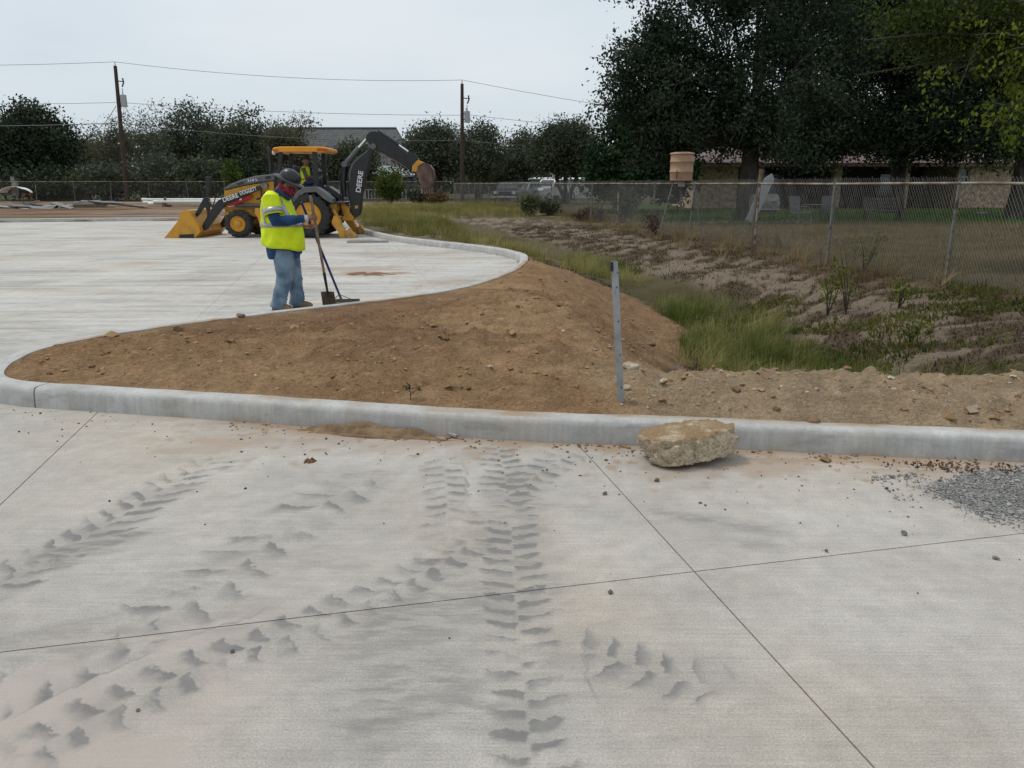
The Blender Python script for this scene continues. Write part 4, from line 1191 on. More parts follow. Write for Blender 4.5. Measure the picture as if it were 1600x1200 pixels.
# ================================================================== utility poles and wires
M_POLE = PM('creosote_pole', (.10, .062, .045), .9, var=.3, scale=6, stretch=(3, 3, .3))
M_GREYM = PM('transformer_grey', (.42, .44, .45), .5, .2, var=.08)
M_BLKM = PM('dark_metal', (.035, .035, .038), .5, .3, var=.2)
def pole(label, u, vb, vt, D, lean_u=0, side=1):
    x, zb = on(u + lean_u, vb, D); x1, zt = on(u, vt, D)
    root = tag(empty('utility_pole', (x, D, .15)), label, 'pole', 'poles along the back fence')
    o = root.location
    MB(o).tube([(x, D, -.3), ((x + x1) / 2, D, zt / 2), (x1, D, zt)], [.19, .165, .13], 10).build('shaft', M_POLE, root, smooth=True)
    tz = zt - 2.6
    xp = x1 + (x - x1) * .25
    MB(o).cyl((xp + .42 * side, D, tz - .45), (xp + .42 * side, D, tz + .45), .24, n=14).build('transformer', M_GREYM, root, smooth=True)
    MB(o).cyl((xp + .42 * side, D, tz + .45), (xp + .42 * side, D, tz + .95), .05, .03, 8).build('bushing', M_GREYM, root)
    for dz_ in (.25, -.2): MB(o).beam((xp, D, tz + dz_), (xp + .3 * side, D, tz + dz_), .08).build('bracket', M_BLKM, root)
    MB(o).beam((xp, D, zt - 1.1), (xp + .55 * side, D, zt - 1.15), .07).tube([(xp + .55 * side, D, zt - .9), (xp + .6 * side, D, zt - 1.2), (xp + .45 * side, D, zt - 1.55)], .06, 6).build('cutout_switch', M_BLKM, root)
    MB(o).tube([(x1, D, zt), (x1, D, zt + .3)], [.05, .03], 6).build('insulator', M_GREYM, root)
    MB(o).tube([(xp + .5 * side, D, tz - .45), (xp + .75 * side, D, tz - 1.0), (xp + .3 * side, D, tz - 1.5), (xp, D, tz - 1.3)], .02, 5).build('service_loop', M_BLKM, root)
    return (x1, D, zt)
t1 = pole('brown leaning utility pole on the left with a grey transformer', 180, 312, 103, 64, 19)
t2 = pole('upright dark utility pole near the centre with a grey transformer', 722, 290, 131, 67, 0)
M_CABLE = PM('cable', (.16, .165, .17), .7, var=.05)
def wire(label, a, b, sag, r=.016, group='overhead wires'):
    a, b = Vector(a), Vector(b)
    pts = [tuple(a.lerp(b, t) - Vector((0, 0, sag * 4 * t * (1 - t)))) for t in [i / 14 for i in range(15)]]
    o = MB(pts[0]).tube(pts, r, 5).build('overhead_wire', M_CABLE)
    o.location = pts[0]
    tag(o, label, 'wire', group)
def W(u, v, D):
    x, z = on(u, v, D); return (x, D, z)
wire('topmost overhead wire between the two poles', (t1[0], 64, t1[2] + .3), (t2[0], 67, t2[2] + .3), .5)
wire('topmost overhead wire running off left from the leaning pole', W(-400, 95, 61), (t1[0], 64, t1[2] + .3), .3)
wire('topmost overhead wire running right from the upright pole', (t2[0], 67, t2[2] + .3), W(1400, 215, 70), .6)
wire('middle overhead wire between the two poles', W(186, 160, 64), W(722, 180, 67), .25)
wire('middle overhead wire running off left past the evergreen', W(-300, 156, 61), W(186, 160, 64), .2)
wire('middle overhead wire running right from the upright pole to the oak', W(722, 178, 67), W(1250, 215, 70), .4)
wire('low thick cable crossing before the grey roof', W(188, 192, 64), W(722, 219, 67), .5, .022)
wire('low thick cable running off left from the leaning pole', W(-300, 194, 61), W(188, 192, 64), .2, .03)
wire('drop cable slanting down left from the leaning pole', W(181, 166, 64), W(120, 212, 70), .7, .025)
wire('low cable running right from the upright pole', W(722, 219, 67), W(1050, 232, 70), .3, .02)

# ================================================================== houses
def brick_mat(name, c1, c2, mortar, wx=.21, hz=.075):
    m, n, L, b = new_mat(name)
    t = n.new('ShaderNodeTexCoord'); sx = n.new('ShaderNodeSeparateXYZ'); L(t.outputs['Object'], sx.inputs[0])
    ad = n.new('ShaderNodeMath'); ad.operation = 'ADD'; L(sx.outputs['X'], ad.inputs[0]); L(sx.outputs['Y'], ad.inputs[1])
    cb = n.new('ShaderNodeCombineXYZ'); L(ad.outputs[0], cb.inputs['X']); L(sx.outputs['Z'], cb.inputs['Y'])
    br = n.new('ShaderNodeTexBrick'); L(cb.outputs[0], br.inputs['Vector'])
    br.inputs['Scale'].default_value = 1; br.inputs['Brick Width'].default_value = wx; br.inputs['Row Height'].default_value = hz
    br.inputs['Mortar Size'].default_value = .012; br.inputs['Bias'].default_value = -.1
    br.inputs['Color1'].default_value = (*c1, 1); br.inputs['Color2'].default_value = (*c2, 1); br.inputs['Mortar'].default_value = (*mortar, 1)
    z = n.new('ShaderNodeTexNoise'); z.inputs['Scale'].default_value = 5; z.inputs['Detail'].default_value = 6; L(cb.outputs[0], z.inputs['Vector'])
    r = n.new('ShaderNodeValToRGB'); r.color_ramp.elements[0].position = .35; r.color_ramp.elements[1].position = .62
    r.color_ramp.elements[0].color = (.5, .46, .42, 1); r.color_ramp.elements[1].color = (1.15, 1.12, 1.1, 1); L(z.outputs['Fac'], r.inputs['Fac'])
    q = n.new('ShaderNodeMix'); q.data_type = 'RGBA'; q.blend_type = 'MULTIPLY'; q.inputs['Factor'].default_value = 1
    L(br.outputs['Color'], q.inputs['A']); L(r.outputs['Color'], q.inputs['B']); L(q.outputs['Result'], b.inputs['Base Color'])
    b.inputs['Roughness'].default_value = .9
    bp = n.new('ShaderNodeBump'); bp.inputs['Strength'].default_value = .5; bp.inputs['Distance'].default_value = .01
    L(br.outputs['Fac'], bp.inputs['Height']); bp.invert = True; L(bp.outputs['Normal'], b.inputs['Normal'])
    return m
M_BRICK = brick_mat('tan_brick', (.64, .46, .31), (.44, .30, .2), (.5, .44, .36), .24, .085)
def shingle_mat(name, c1, c2):
    m, n, L, b = new_mat(name)
    t = n.new('ShaderNodeTexCoord'); sx = n.new('ShaderNodeSeparateXYZ'); L(t.outputs['Object'], sx.inputs[0])
    cb = n.new('ShaderNodeCombineXYZ'); L(sx.outputs['X'], cb.inputs['X']); L(sx.outputs['Y'], cb.inputs['Y'])
    br = n.new('ShaderNodeTexBrick'); L(cb.outputs[0], br.inputs['Vector'])
    br.inputs['Scale'].default_value = 1; br.inputs['Brick Width'].default_value = .32; br.inputs['Row Height'].default_value = .2; br.inputs['Mortar Size'].default_value = .012
    br.inputs['Color1'].default_value = (*c1, 1); br.inputs['Color2'].default_value = (*c2, 1); br.inputs['Mortar'].default_value = tuple(x * .35 for x in c2) + (1,)
    L(br.outputs['Color'], b.inputs['Base Color']); b.inputs['Roughness'].default_value = .95
    return m
M_ROOFB = shingle_mat('brown_shingle', (.21, .15, .14), (.15, .105, .1))
M_ROOFG = shingle_mat('grey_shingle', (.155, .155, .15), (.115, .115, .11))
M_FASC = PM('brown_trim', (.22, .12, .09), .7, var=.15)
M_WHITE = PM('white_paint', (.74, .74, .71), .6, var=.06)
M_GLASS = PM('window_glass', (.05, .07, .08), .08, var=.2, spec=.6)
M_SIDING = PM('grey_siding', (.30, .29, .27), .8, var=.08, scale=3)
M_DARKDOOR = PM('dark_door', (.05, .035, .03), .6, var=.2)

hx = on(1083, 300, 44)[0]
house = tag(empty('brick_house', (hx, 44, .2)), 'tan brick house with brown hip roof and deep dark porch under the oaks', 'house')
o = house.location
zt = 2.65
Hs = lambda u: on(u, 300, 44)[0]
xa, xb, xc, xd = Hs(1083), Hs(1152), Hs(1494), Hs(1582)
w_ = MB(o)
w_.box(((xa + xb) / 2, 47, zt / 2), (xb - xa, 6, zt))
w_.build('wall', M_BRICK, house)
MB(o).box(((xb + xc) / 2, 48.9, zt / 2 - .002), (xc - xb - .01, 2.2, zt)).build('porch_wall', PM('porch_shade_brown', (.075, .055, .042), .9, var=.2, scale=3), house)  # recess wall coloured dark brown to paint in the deep porch shade
# right wing, with an opening for the window
wx0, wx1 = Hs(1497), Hs(1512)
w_ = MB(o)
wz0, wz1 = on(1500, 288, 44)[1], on(1500, 264, 44)[1]
w_.box(((xc + wx0) / 2, 44.15, zt / 2), (wx0 - xc, .3, zt)); w_.box(((wx1 + xd) / 2, 44.15, zt / 2), (xd - wx1, .3, zt))
w_.box(((wx0 + wx1) / 2, 44.15, wz0 / 2), (wx1 - wx0, .29, wz0)); w_.box(((wx0 + wx1) / 2, 44.15, (wz1 + zt) / 2), (wx1 - wx0, .29, zt - wz1))
w_.box((xc + .15, 46.2, zt / 2), (.3, 3.8, zt - .002)); w_.box((xd - .15, 46.2, zt / 2), (.3, 3.8, zt - .002))
w_.build('wall', M_BRICK, house)
wn = MB(o).box(((wx0 + wx1) / 2, 44.2, (wz0 + wz1) / 2), (wx1 - wx0, .02, wz1 - wz0)).build('window', M_GLASS, house)
f_ = MB(o)
for z_ in (wz0 + .03, wz1 - .03, (wz0 + wz1) / 2): f_.box(((wx0 + wx1) / 2, 44.13, z_), (wx1 - wx0 - .01, .08, .06))
for x_ in (wx0 + .03, wx1 - .03): f_.box((x_, 44.128, (wz0 + wz1) / 2), (.06, .07, wz1 - wz0 - .01))
f_.build('window_frame', PM('pale_frame', (.5, .52, .52), .6, var=.05), wn)
MB(o).box(((wx0 + wx1) / 2, 44.0, wz1 + .22), (wx1 - wx0 + .1, .06, .32)).build('blind', M_WHITE, wn)
for u in (1187, 1308, 1414):
    MB(o).box((Hs(u), 44.3, zt / 2), (.42, .42, zt)).build('porch_column', M_BRICK, house)
MB(o).beam((Hs(1489), 44.1, .1), (Hs(1494), 44.1, zt), .16, .16).build('porch_post', M_FASC, house)
MB(o).box(((xb + xc) / 2, 46, .06), (xc - xb - .02, 3.6, .12)).build('porch_floor', PM('porch_slab', (.3, .28, .25), .9), house)
d_ = MB(o).box((Hs(1345), 47.77, 1.1), (1.0, .06, 2.1)).build('door', M_DARKDOOR, house)
MB(o).ball((Hs(1345) + .38, 47.7, 1.1), .04, 8, 6).build('door_handle', M_GREYM, d_)
for u in (1240, 1440):
    q_ = MB(o).box((Hs(u), 47.77, 1.55), (1.3, .05, 1.2)).build('window', M_GLASS, house)
    MB(o).box((Hs(u), 47.74, .93), (1.4, .08, .06)).box((Hs(u), 47.74, 2.17), (1.4, .08, .06)).build('window_frame', M_FASC, q_)
ex0, ex1, ey0, ey1 = xa - .5, xd + .5, 43.3, 50.7
ez = zt + .04
rz = on(1445, 216, 46)[1]
r_ = MB(o)
cy = (ey0 + ey1) / 2
r_.add([(ex0, ey0, ez), (ex1, ey0, ez), (ex1, ey1, ez), (ex0, ey1, ez), (ex0 + 3.6, cy, rz - .1), (ex1 - 3.6, cy, rz - .1)], [(0, 1, 5, 4), (1, 2, 5), (2, 3, 4, 5), (3, 0, 4), (3, 2, 1, 0)])
gx_ = Hs(1440)
r_.add([(gx_ - 3.4, 43.2, ez + .012), (gx_ + 3.4, 43.2, ez + .012), (gx_, 45.6, rz + .02), (gx_, cy + .2, rz + .02), (gx_ + 3.4, cy, ez + .2), (gx_ - 3.4, cy, ez + .2)], [(0, 1, 2), (1, 4, 3, 2), (0, 2, 3, 5)])
rf = r_.build('roof', M_ROOFB, house)
MB(o).box(((ex0 + ex1) / 2, ey0 + .0, ez - .08), (ex1 - ex0, .06, .2)).build('fascia', M_FASC, rf)
MB(o).box((Hs(1110), ey0 - .04, ez + .05), (3.0, .05, .06)).build('gutter', M_WHITE, rf)

# grey-roofed house in the middle distance with a railed white porch
HD = 78
gx0, gx1 = on(416, 250, HD)[0], on(640, 250, HD)[0]
h2 = tag(empty('house', (gx0, HD, .2)), 'house with broad grey roof and white railed porch behind the backhoe', 'house'); o = h2.location
ze = on(500, 268, HD)[1]; zr = on(500, 195, HD)[1]
MB(o).box(((gx0 + gx1) / 2, HD + 4, ze / 2), (gx1 - gx0 - .6, 7, ze)).build('wall', M_SIDING, h2)
xr = on(617, 195, HD + 3)[0]
r_ = MB(o)
r_.add([(gx0 - .4, HD - .2, ze), (gx1 + .3, HD - .2, ze), (gx1 + .3, HD + 8, ze), (gx0 - .4, HD + 8, ze), (gx0 - .4, HD + 4, zr), (xr, HD + 4, zr)], [(0, 1, 5, 4), (1, 2, 5), (2, 3, 4, 5), (3, 0, 4), (3, 2, 1, 0)])
rf = r_.build('roof', M_ROOFG, h2)
MB(o).box(((gx0 - .4 + xr) / 2, HD + 4, zr + .02), (xr - gx0 + .4, .3, .08)).build('ridge_cap', M_GREYM, rf)
px0, px1 = on(505, 290, HD - 3)[0], on(662, 290, HD - 3)[0]
pz = on(600, 274, HD - 3)[1]; pz1 = on(620, 258, HD - 3)[1]
pr = MB(o)
pr.add([(px0, HD - 3.4, pz), (px1, HD - 3.4, pz), (px1 - .9, HD - .3, pz1), (px0, HD - .3, pz1), (px0, HD - .3, pz - .05), (px1, HD - .3, pz - .05)], [(0, 1, 2, 3), (1, 5, 2), (0, 3, 4), (0, 4, 5, 1), (2, 5, 4, 3)])
pr.build('porch_roof', PM('porch_metal', (.33, .34, .35), .6, .1, var=.1), h2)
MB(o).box(((px0 + px1) / 2, HD - 3.42, pz - .06), (px1 - px0, .06, .16)).build('porch_fascia', M_WHITE, h2)
for k in range(6):
    x_ = px0 + .2 + (px1 - px0 - .4) * k / 5
    MB(o).box((x_, HD - 3.2, pz / 2), (.16, .16, pz)).build('porch_column', M_WHITE, h2)
zd = on(600, 313, HD - 3)[1]
rl = MB(o).beam((px0, HD - 3.2, zd + 1.0), (px1, HD - 3.2, zd + 1.0), .09, .08).beam((px0, HD - 3.2, zd + .15), (px1, HD - 3.2, zd + .15), .08, .07).build('porch_railing', M_WHITE, h2)
nb = int((px1 - px0) / .3)
bal = None
for k in range(nb):
    x_ = px0 + .15 + k * .3
    if bal is None:
        bal = MB().box((0, 0, .57), (.1, .05, .8)).build('baluster', M_WHITE, rl); bb = bal
    else:
        bb = bal.copy(); COL.objects.link(bb); bb.parent = rl
    bb.location = (x_ - o.x, HD - 3.2 - o.y, zd - o.z)
for k in range(3):
    x_ = px0 + 1.6 + k * 3.2
    q_ = MB(o).box((x_, HD + .45, 1.7), (1.0, .1, 1.3)).build('window', M_GLASS, h2)
    MB(o).box((x_, HD + .42, 2.38), (1.15, .12, .1)).box((x_, HD + .42, 1.02), (1.15, .12, .1)).build('window_frame', M_WHITE, q_)
# pale building glimpsed at the left, and the white shed behind the flag
def simple_house(label, u0, u1, vb, ve, vr, D, wall, roof, name='house', cat='house'):
    x0, x1 = on(u0, 290, D)[0], on(u1, 290, D)[0]
    root = tag(empty(name, (x0, D, .2)), label, cat); o = root.location
    ze = on(u0, ve, D)[1]; zr = on(u0, vr, D)[1]
    MB(o).box(((x0 + x1) / 2, D + 2.5, ze / 2), (x1 - x0, 5, ze)).build('wall', wall, root)
    q = MB(o)
    q.prism([(x0 - .3, ze), (x1 + .3, ze), (x1 + .3, ze + .08), (x0 - .3, ze + .08)], D - .3, D + 5.3)
    q.add([(x0 - .3, D - .3, ze + .09), (x1 + .3, D - .3, ze + .09), (x1 + .3, D + 2.5, zr), (x0 - .3, D + 2.5, zr), (x1 + .3, D + 5.3, ze + .09), (x0 - .3, D + 5.3, ze + .09)], [(0, 1, 2, 3), (3, 2, 4, 5), (0, 3, 5), (1, 4, 2)])
    q.build('roof', roof, root)
    for t in (.25, .7):
        xx = x0 + (x1 - x0) * t
        g = MB(o).box((xx, D - .03, ze * .55), ((x1 - x0) * .14, .06, ze * .34)).build('window', M_GLASS, root)
        MB(o).box((xx, D - .05, ze * .55 - ze * .19), ((x1 - x0) * .17, .1, .08)).build('sill', M_WHITE, g)
simple_house('pale house glimpsed through the trees at the left', 92, 156, 285, 266, 250, 84, PM('pale_wall', (.5, .52, .5), .8, var=.06), PM('pale_roof', (.36, .34, .31), .9, var=.3, scale=2))
simple_house('long white shed behind the flag and pickup', 832, 935, 300, 281, 277, 76, M_WHITE, M_WHITE, 'shed', 'shed')

# ================================================================== things in the yards
# tan barrel feeder on pipe legs
FD = 22.6
bx, bz0 = on(1064, 283, FD); _, bz1 = on(1066, 239, FD)
fd_ = tag(empty('barrel_feeder', (bx, FD, .1)), 'tan ribbed barrel feeder standing on tall thin metal legs', 'feeder'); o = fd_.location
rb = 17 / FPX * FD
hb_ = bz1 - bz0
br_ = MB(o).lathe([(rb * .9, bz0), (rb * .97, bz0 + .02), (rb, bz0 + hb_ * .3), (rb * 1.06, bz0 + hb_ * .335), (rb, bz0 + hb_ * .37), (rb, bz0 + hb_ * .66), (rb * 1.06, bz0 + hb_ * .69), (rb, bz0 + hb_ * .725), (rb * .99, bz0 + hb_ * .93), (rb * 1.08, bz0 + hb_ * .95), (rb * 1.05, bz1), (rb * .7, bz1 + .02)], (bx, FD, 0)).build('barrel', PM('tan_plastic', (.44, .27, .17), .65, var=.1, scale=5), fd_, smooth=True)
for u0, u1, v1, dy in ((1053, 1031, 357, -.05), (1080, 1098, 368, -.35), (1066, 1062, 352, .55)):
    a_ = on(u0, 283, FD); b_ = on(u1, v1, FD + dy)
    MB(o).tube([(a_[0], FD + dy * .3, a_[1] + .05), (b_[0], FD + dy, b_[1] - .1)], .022, 8).build('leg', M_GALV, fd_, smooth=True)
MB(o).box((bx + .02, FD, bz0 - .08), (.16, .16, .14)).build('spinner_box', M_GREYM, fd_)
MB(o).beam((bx - .2, FD - .33, bz0 + .05), (bx - .2, FD - .33, bz0 + .3), .02).build('strap', M_BLKM, fd_)

# leaning board
bd = MB(); LD = 19.2
a_ = on(1172, 343, LD); b_ = on(1207, 268, LD + .35)
d_ = Vector((b_[0] - a_[0], .35, b_[1] - a_[1])); sv = Vector((d_.z, 0, -d_.x)).normalized() * .12; tv = Vector((0, .03, 0))
A_ = Vector((a_[0], LD, a_[1] - .05)); B_ = A_ + d_
bd.add([A_ - sv, A_ + sv * .9, B_ + sv * .95 - d_ * .08, B_ - sv * .05, B_ - sv - d_ * .14, A_ - sv + tv, A_ + sv * .9 + tv, B_ + sv * .95 - d_ * .08 + tv, B_ - sv * .05 + tv, B_ - sv - d_ * .14 + tv],
       [(4, 3, 2, 1, 0), (5, 6, 7, 8, 9), (0, 1, 6, 5), (1, 2, 7, 6), (2, 3, 8, 7), (3, 4, 9, 8), (4, 0, 5, 9)])
tag(bd.build('board', PM('pale_board', (.33, .325, .335), .8, var=.1, scale=3)), 'long pale grey board leaning against the far side of the fence', 'board')

def yard_pos(u, v, z=.15): return at(u, v, z)
# barrel smoker
x_, y_ = yard_pos(1192, 347)
sm_ = tag(empty('barrel_smoker', (x_, y_, .15)), 'pale round-topped barrel smoker on thin legs behind the leaning board', 'grill'); M_PALEM = PM('pale_metal', (.27, .255, .235), .6, .2, var=.2, scale=8)
k_ = y_ / FPX
MB().lathe([(.02, -.52), (.3, -.5), (.36, -.44), (.36, .44), (.3, .5), (.02, .52)], (0, 0, .72), 'x', 18).build('drum', M_PALEM, sm_, smooth=True)
for i_ in (-.4, .4):
    for j_ in (-.22, .22):
        MB().cyl((i_, j_, .45), (i_ * 1.05, j_ * 1.3, -.02), .018, n=6).build('leg', M_GALV, sm_)
MB().beam((.1, -.42, .78), (.32, -.42, .78), .03).build('handle', M_BLKM, sm_)
MB().beam((-.5, -.36, .5), (.5, -.36, .5), .2, .02).build('shelf', M_GREYM, sm_)
# blue crate
x_, y_ = yard_pos(1170, 337)
cr_ = tag(empty('plastic_drum', (x_, y_, .15)), 'blue plastic drum half hidden behind the leaning board', 'drum')
MB().lathe([(.24, 0), (.27, .03), (.28, .3), (.3, .33), (.28, .36), (.28, .62), (.26, .68), (.2, .7)], (0, 0, 0)).build('drum_shell', PM('blue_plastic', (.04, .17, .42), .45, var=.1), cr_, smooth=True)
# patio chairs, table, bench
def chair(label, u, v, rz, mat):
    x, y = yard_pos(u, v)
    t = tag(empty('patio_chair', (x, y, .15), rz), label, 'chair', 'patio chairs in the yard')
    MB().box((0, 0, .43), (.5, .5, .04)).build('seat', mat, t, bevel=.01)
    MB().box((0, .26, .74), (.48, .04, .56), Matrix.Rotation(-.2, 3, 'X')).build('backrest', mat, t, bevel=.01)
    for i in (-.22, .22):
        for j in (-.22, .22): MB().cyl((i, j, .42), (i * 1.15, j * 1.15, 0), .016, n=6).build('leg', M_GALV, t)
        MB().tube([(i * 1.15, -.22, .42), (i * 1.15, -.22, .64), (i * 1.15, .24, .66)], .016, 6).build('armrest', M_GALV, t)
M_GRAYF = PM('grey_fabric', (.10, .105, .11), .8, var=.1)
chair('grey patio chair left of the small table in the yard', 1247, 352, .4, M_GRAYF)
chair('grey patio chair right of the small table in the yard', 1288, 350, -.6, M_GRAYF)
x_, y_ = yard_pos(1268, 350)
tb = tag(empty('patio_table', (x_, y_, .15)), 'small round metal table between the two patio chairs', 'table')
MB().lathe([(.36, .68), (.38, .69), (.38, .705), (.36, .715)], (0, 0, 0)).build('table_top', M_GRAYF, tb)
for k in range(3): MB().cyl((.1 * math.cos(k * 2.1), .1 * math.sin(k * 2.1), .68), (.3 * math.cos(k * 2.1), .3 * math.sin(k * 2.1), 0), .014, n=6).build('leg', M_GALV, tb)
x_, y_ = yard_pos(1378, 346)
bn = tag(empty('bench', (x_, y_, .15)), 'low dark bench on the lawn edge before the porch', 'bench')
for j in (-.15, 0, .15): MB().box((0, j, .42), (1.5, .12, .04)).build('slat', M_DARKDOOR, bn)
for j in range(3): MB().box((0, .24, .58 + .14 * j), (1.5, .03, .1)).build('back_slat', M_DARKDOOR, bn)
for i in (-.65, .65): MB().box((i, 0, .2), (.07, .42, .4)).beam((i, .2, .4), (i, .26, .95), .06).build('leg', M_DARKDOOR, bn)
x_, y_ = yard_pos(1534, 337)
tag(MB((0, 0, 0)).box((x_, y_, .27), (.55, .4, .06)).box((x_, y_ + .02, .2), (.4, .3, .1)).build('yard_box', M_PALEM, bevel=.01), 'small pale box lying on the lawn before the brick wall', 'box')

# flag
fx, fz = on(862, 277, 70); fx1, fz1 = on(878, 292, 70)
fl = tag(empty('flag', (fx, 70, .2)), 'hanging flag with red and white stripes and a dark blue field', 'flag'); o = fl.location
M_RED = PM('flag_red', (.30, .05, .06), .8); M_NAVY = PM('flag_blue', (.02, .03, .09), .8)
xm = fx + (fx1 - fx) * .47
ns = 7
for k in range(ns):
    a0, a1 = fx + (xm - fx) * k / ns, fx + (xm - fx) * (k + 1) / ns
    MB(o).prism([(a0, fz1), (a1, fz1), (a1, fz + .25), (a0, fz + .25)], 70 + .02 * math.sin(k), 70.02 + .02 * math.sin(k)).build('stripe', M_RED if k % 2 == 0 else M_WHITE, fl)
MB(o).prism([(xm, fz1 + .25), (fx1, fz1 + .25), (fx1, fz + .25), (xm, fz + .25)], 70.0, 70.03).build('blue_field', M_NAVY, fl)
for k in range(5):
    for j in range(3):
        xx = xm + (fx1 - xm) * (k + .5) / 5; zz = fz1 + .35 + (fz - fz1 - .2) * (j + .5) / 3
        MB(o).prism([(xx + .035 * math.cos(a) * q, zz + .035 * math.sin(a) * q) for a, q in [(math.pi / 2 + i * math.pi / 5, 1 if i % 2 == 0 else .4) for i in range(10)]], 69.985, 69.995).build('star', M_WHITE, fl)
MB(o).beam((fx - .1, 70.05, fz + .3), (fx1 + .1, 70.05, fz + .3), .05).cyl((fx - .12, 70.05, 0), (fx - .12, 70.05, fz + .35), .04, n=8).build('flag_pole', M_GREYM, fl)

# vehicles
M_TYRE = PM('tyre_rubber', (.05, .047, .043), .85, var=.3, scale=12, bump=.2)
M_CARW = PM('white_car_paint', (.72, .74, .75), .3, var=.03, spec=.6)
M_CARB = PM('blue_grey_car_paint', (.17, .22, .25), .3, .3, var=.05)
M_CARK = PM('black_car_paint', (.02, .022, .025), .3, var=.1)
M_LAMP = PM('headlamp_lens', (.7, .7, .66), .15, var=.05)
def car(name, label, x, y, rz, paint, kind):
    t = tag(empty(name, (x, y, .16), rz), label, 'pickup' if kind == 'pickup' else 'car')
    if kind == 'pickup':
        body = [(-2.75, .5), (-2.78, .95), (-2.6, 1.08), (-1.25, 1.16), (2.75, 1.16), (2.78, .55), (2.4, .45), (-2.4, .42)]
        cab = [(-1.3, 1.15), (-.65, 1.8), (.95, 1.83), (1.15, 1.15)]
    else:
        body = [(-2.2, .45), (-2.22, .85), (-1.2, 1.0), (2.15, 1.02), (2.2, .5), (1.9, .38), (-1.9, .36)]
        cab = [(-1.3, .99), (-.6, 1.55), (1.3, 1.58), (2.0, 1.01)]
    MB().prism(body, -.95, .95).build('body', paint, t, bevel=.06)
    cb_ = MB().prism(cab, -.82, .82).build('cab', paint, t, bevel=.05)
    zc0, zc1 = cab[0][1] + .1, cab[1][1] - .08
    f = lambda t_: cab[0][0] + (cab[1][0] - cab[0][0]) * t_
    for s_ in (-1, 1):
        for a0, a1 in ((.1, .48), (.54, .92)):
            xx0 = cab[1][0] - .35 + (cab[2][0] - cab[1][0] + .3) * a0; xx1 = cab[1][0] - .35 + (cab[2][0] - cab[1][0] + .3) * a1
            MB().prism([(xx0 - (.12 if a0 < .2 else 0), zc0), (xx1, zc0), (xx1, zc1), (xx0 + (.18 if a0 < .2 else 0), zc1)], s_ * .825 - .012, s_ * .825 + .012).build('side_window', M_GLASS, cb_)
    p0, p1 = Vector((cab[0][0], 0, cab[0][1])), Vector((cab[1][0], 0, cab[1][1])); nn = Vector((-(p1 - p0).z, 0, (p1 - p0).x)).normalized() * .02
    q0, q1 = p0.lerp(p1, .12) + nn, p0.lerp(p1, .9) + nn
    MB().add([(q0.x, -.72, q0.z), (q0.x, .72, q0.z), (q1.x, .66, q1.z), (q1.x, -.66, q1.z)], [(0, 1, 2, 3)])
    ws = MB(); ws.add([(q0.x, -.72, q0.z), (q0.x, .72, q0.z), (q1.x, .66, q1.z), (q1.x, -.66, q1.z)], [(3, 2, 1, 0)]); ws.build('windscreen', M_GLASS, cb_)
    fx_ = body[1][0]
    for s_ in (-1, 1): MB().box((fx_ + .02, s_ * .68, .78), (.1, .34, .18)).build('headlight', M_LAMP, t, bevel=.02)
    MB().box((fx_ + .01, 0, .74), (.08, .95, .26)).build('grille', M_BLKM, t)
    MB().box((fx_ - .02, 0, .48), (.16, 1.85, .16)).build('bumper', M_GREYM, t, bevel=.03)
    for i in (body[0][0] + .85, body[-2][0] - .65):
        for s_ in (-1, 1):
            wl = MB().lathe([(.2, -.1), (.33, -.11), (.37, -.07), (.37, .07), (.33, .11), (.2, .1)], (i, s_ * .86, .37), 'y', 20).build('wheel', M_TYRE, t, smooth=True)
            MB().lathe([(.05, -.02), (.21, -.0), (.21, .02), (.05, .03)], (i, s_ * .98, .37), 'y', 14).build('rim', M_GREYM, wl)
    for s_ in (-1, 1): MB().box((cab[0][0] + .25, s_ * 1.0, 1.22), (.1, .2, .15)).build('wing_mirror', M_BLKM, t, bevel=.02)
x_, _ = on(862, 300, 70)
car('pickup_truck', 'white pickup truck parked beyond the fence under the oak', x_, 68, rad(52), M_CARW, 'pickup')
x_, _ = on(820, 300, 66)
car('parked_car', 'blue-grey car parked left of the white pickup', x_, 66, rad(66), M_CARB, 'car')
x_, _ = on(797, 306, 56)
car('parked_car', 'black car parked facing us at the left end of the yard', x_, 60, rad(80), M_CARK, 'car')

# ================================================================== rubble past the big lot
M_SCRAP = [PM('scrap_wood_%s' % k, c, .9, var=.25, scale=5, stretch=(1, 6, 6)) for k, c in (('grey', (.30, .29, .28)), ('pale', (.44, .42, .39)), ('brown', (.22, .17, .13)), ('dark', (.12, .10, .09)))]
r_ = np.random.RandomState(19)
for k in range(46):
    u = 8 + 182 * r_.rand(); D = 45 + 5 * r_.rand()
    x = on(u, 320, D)[0]
    zz = .16 + .05 + .12 * r_.rand() + .28 * math.exp(-((u - 150) / 45) ** 2) * r_.rand()
    ln = 1.2 + 2.4 * r_.rand()
    ci = r_.choice(4, p=[.42, .22, .22, .14])
    o_ = MB().box((0, 0, 0), (ln, .14 + .18 * r_.rand(), .035)).build('scrap_board', M_SCRAP[ci])
    o_.location = (x, D, zz); o_.rotation_euler = (r_.normal(0, .25), r_.normal(0, .09), r_.normal(0, .45))
    tag(o_, '%s board in the %s of the scrap lumber heap past the big lot' % (('weathered grey', 'pale bleached', 'brown', 'dark')[ci], 'left end' if u < 70 else ('middle' if u < 130 else 'right end')), 'board', 'scrap lumber heap')
M_PVC = PM('white_pvc', (.74, .73, .66), .45, var=.05)
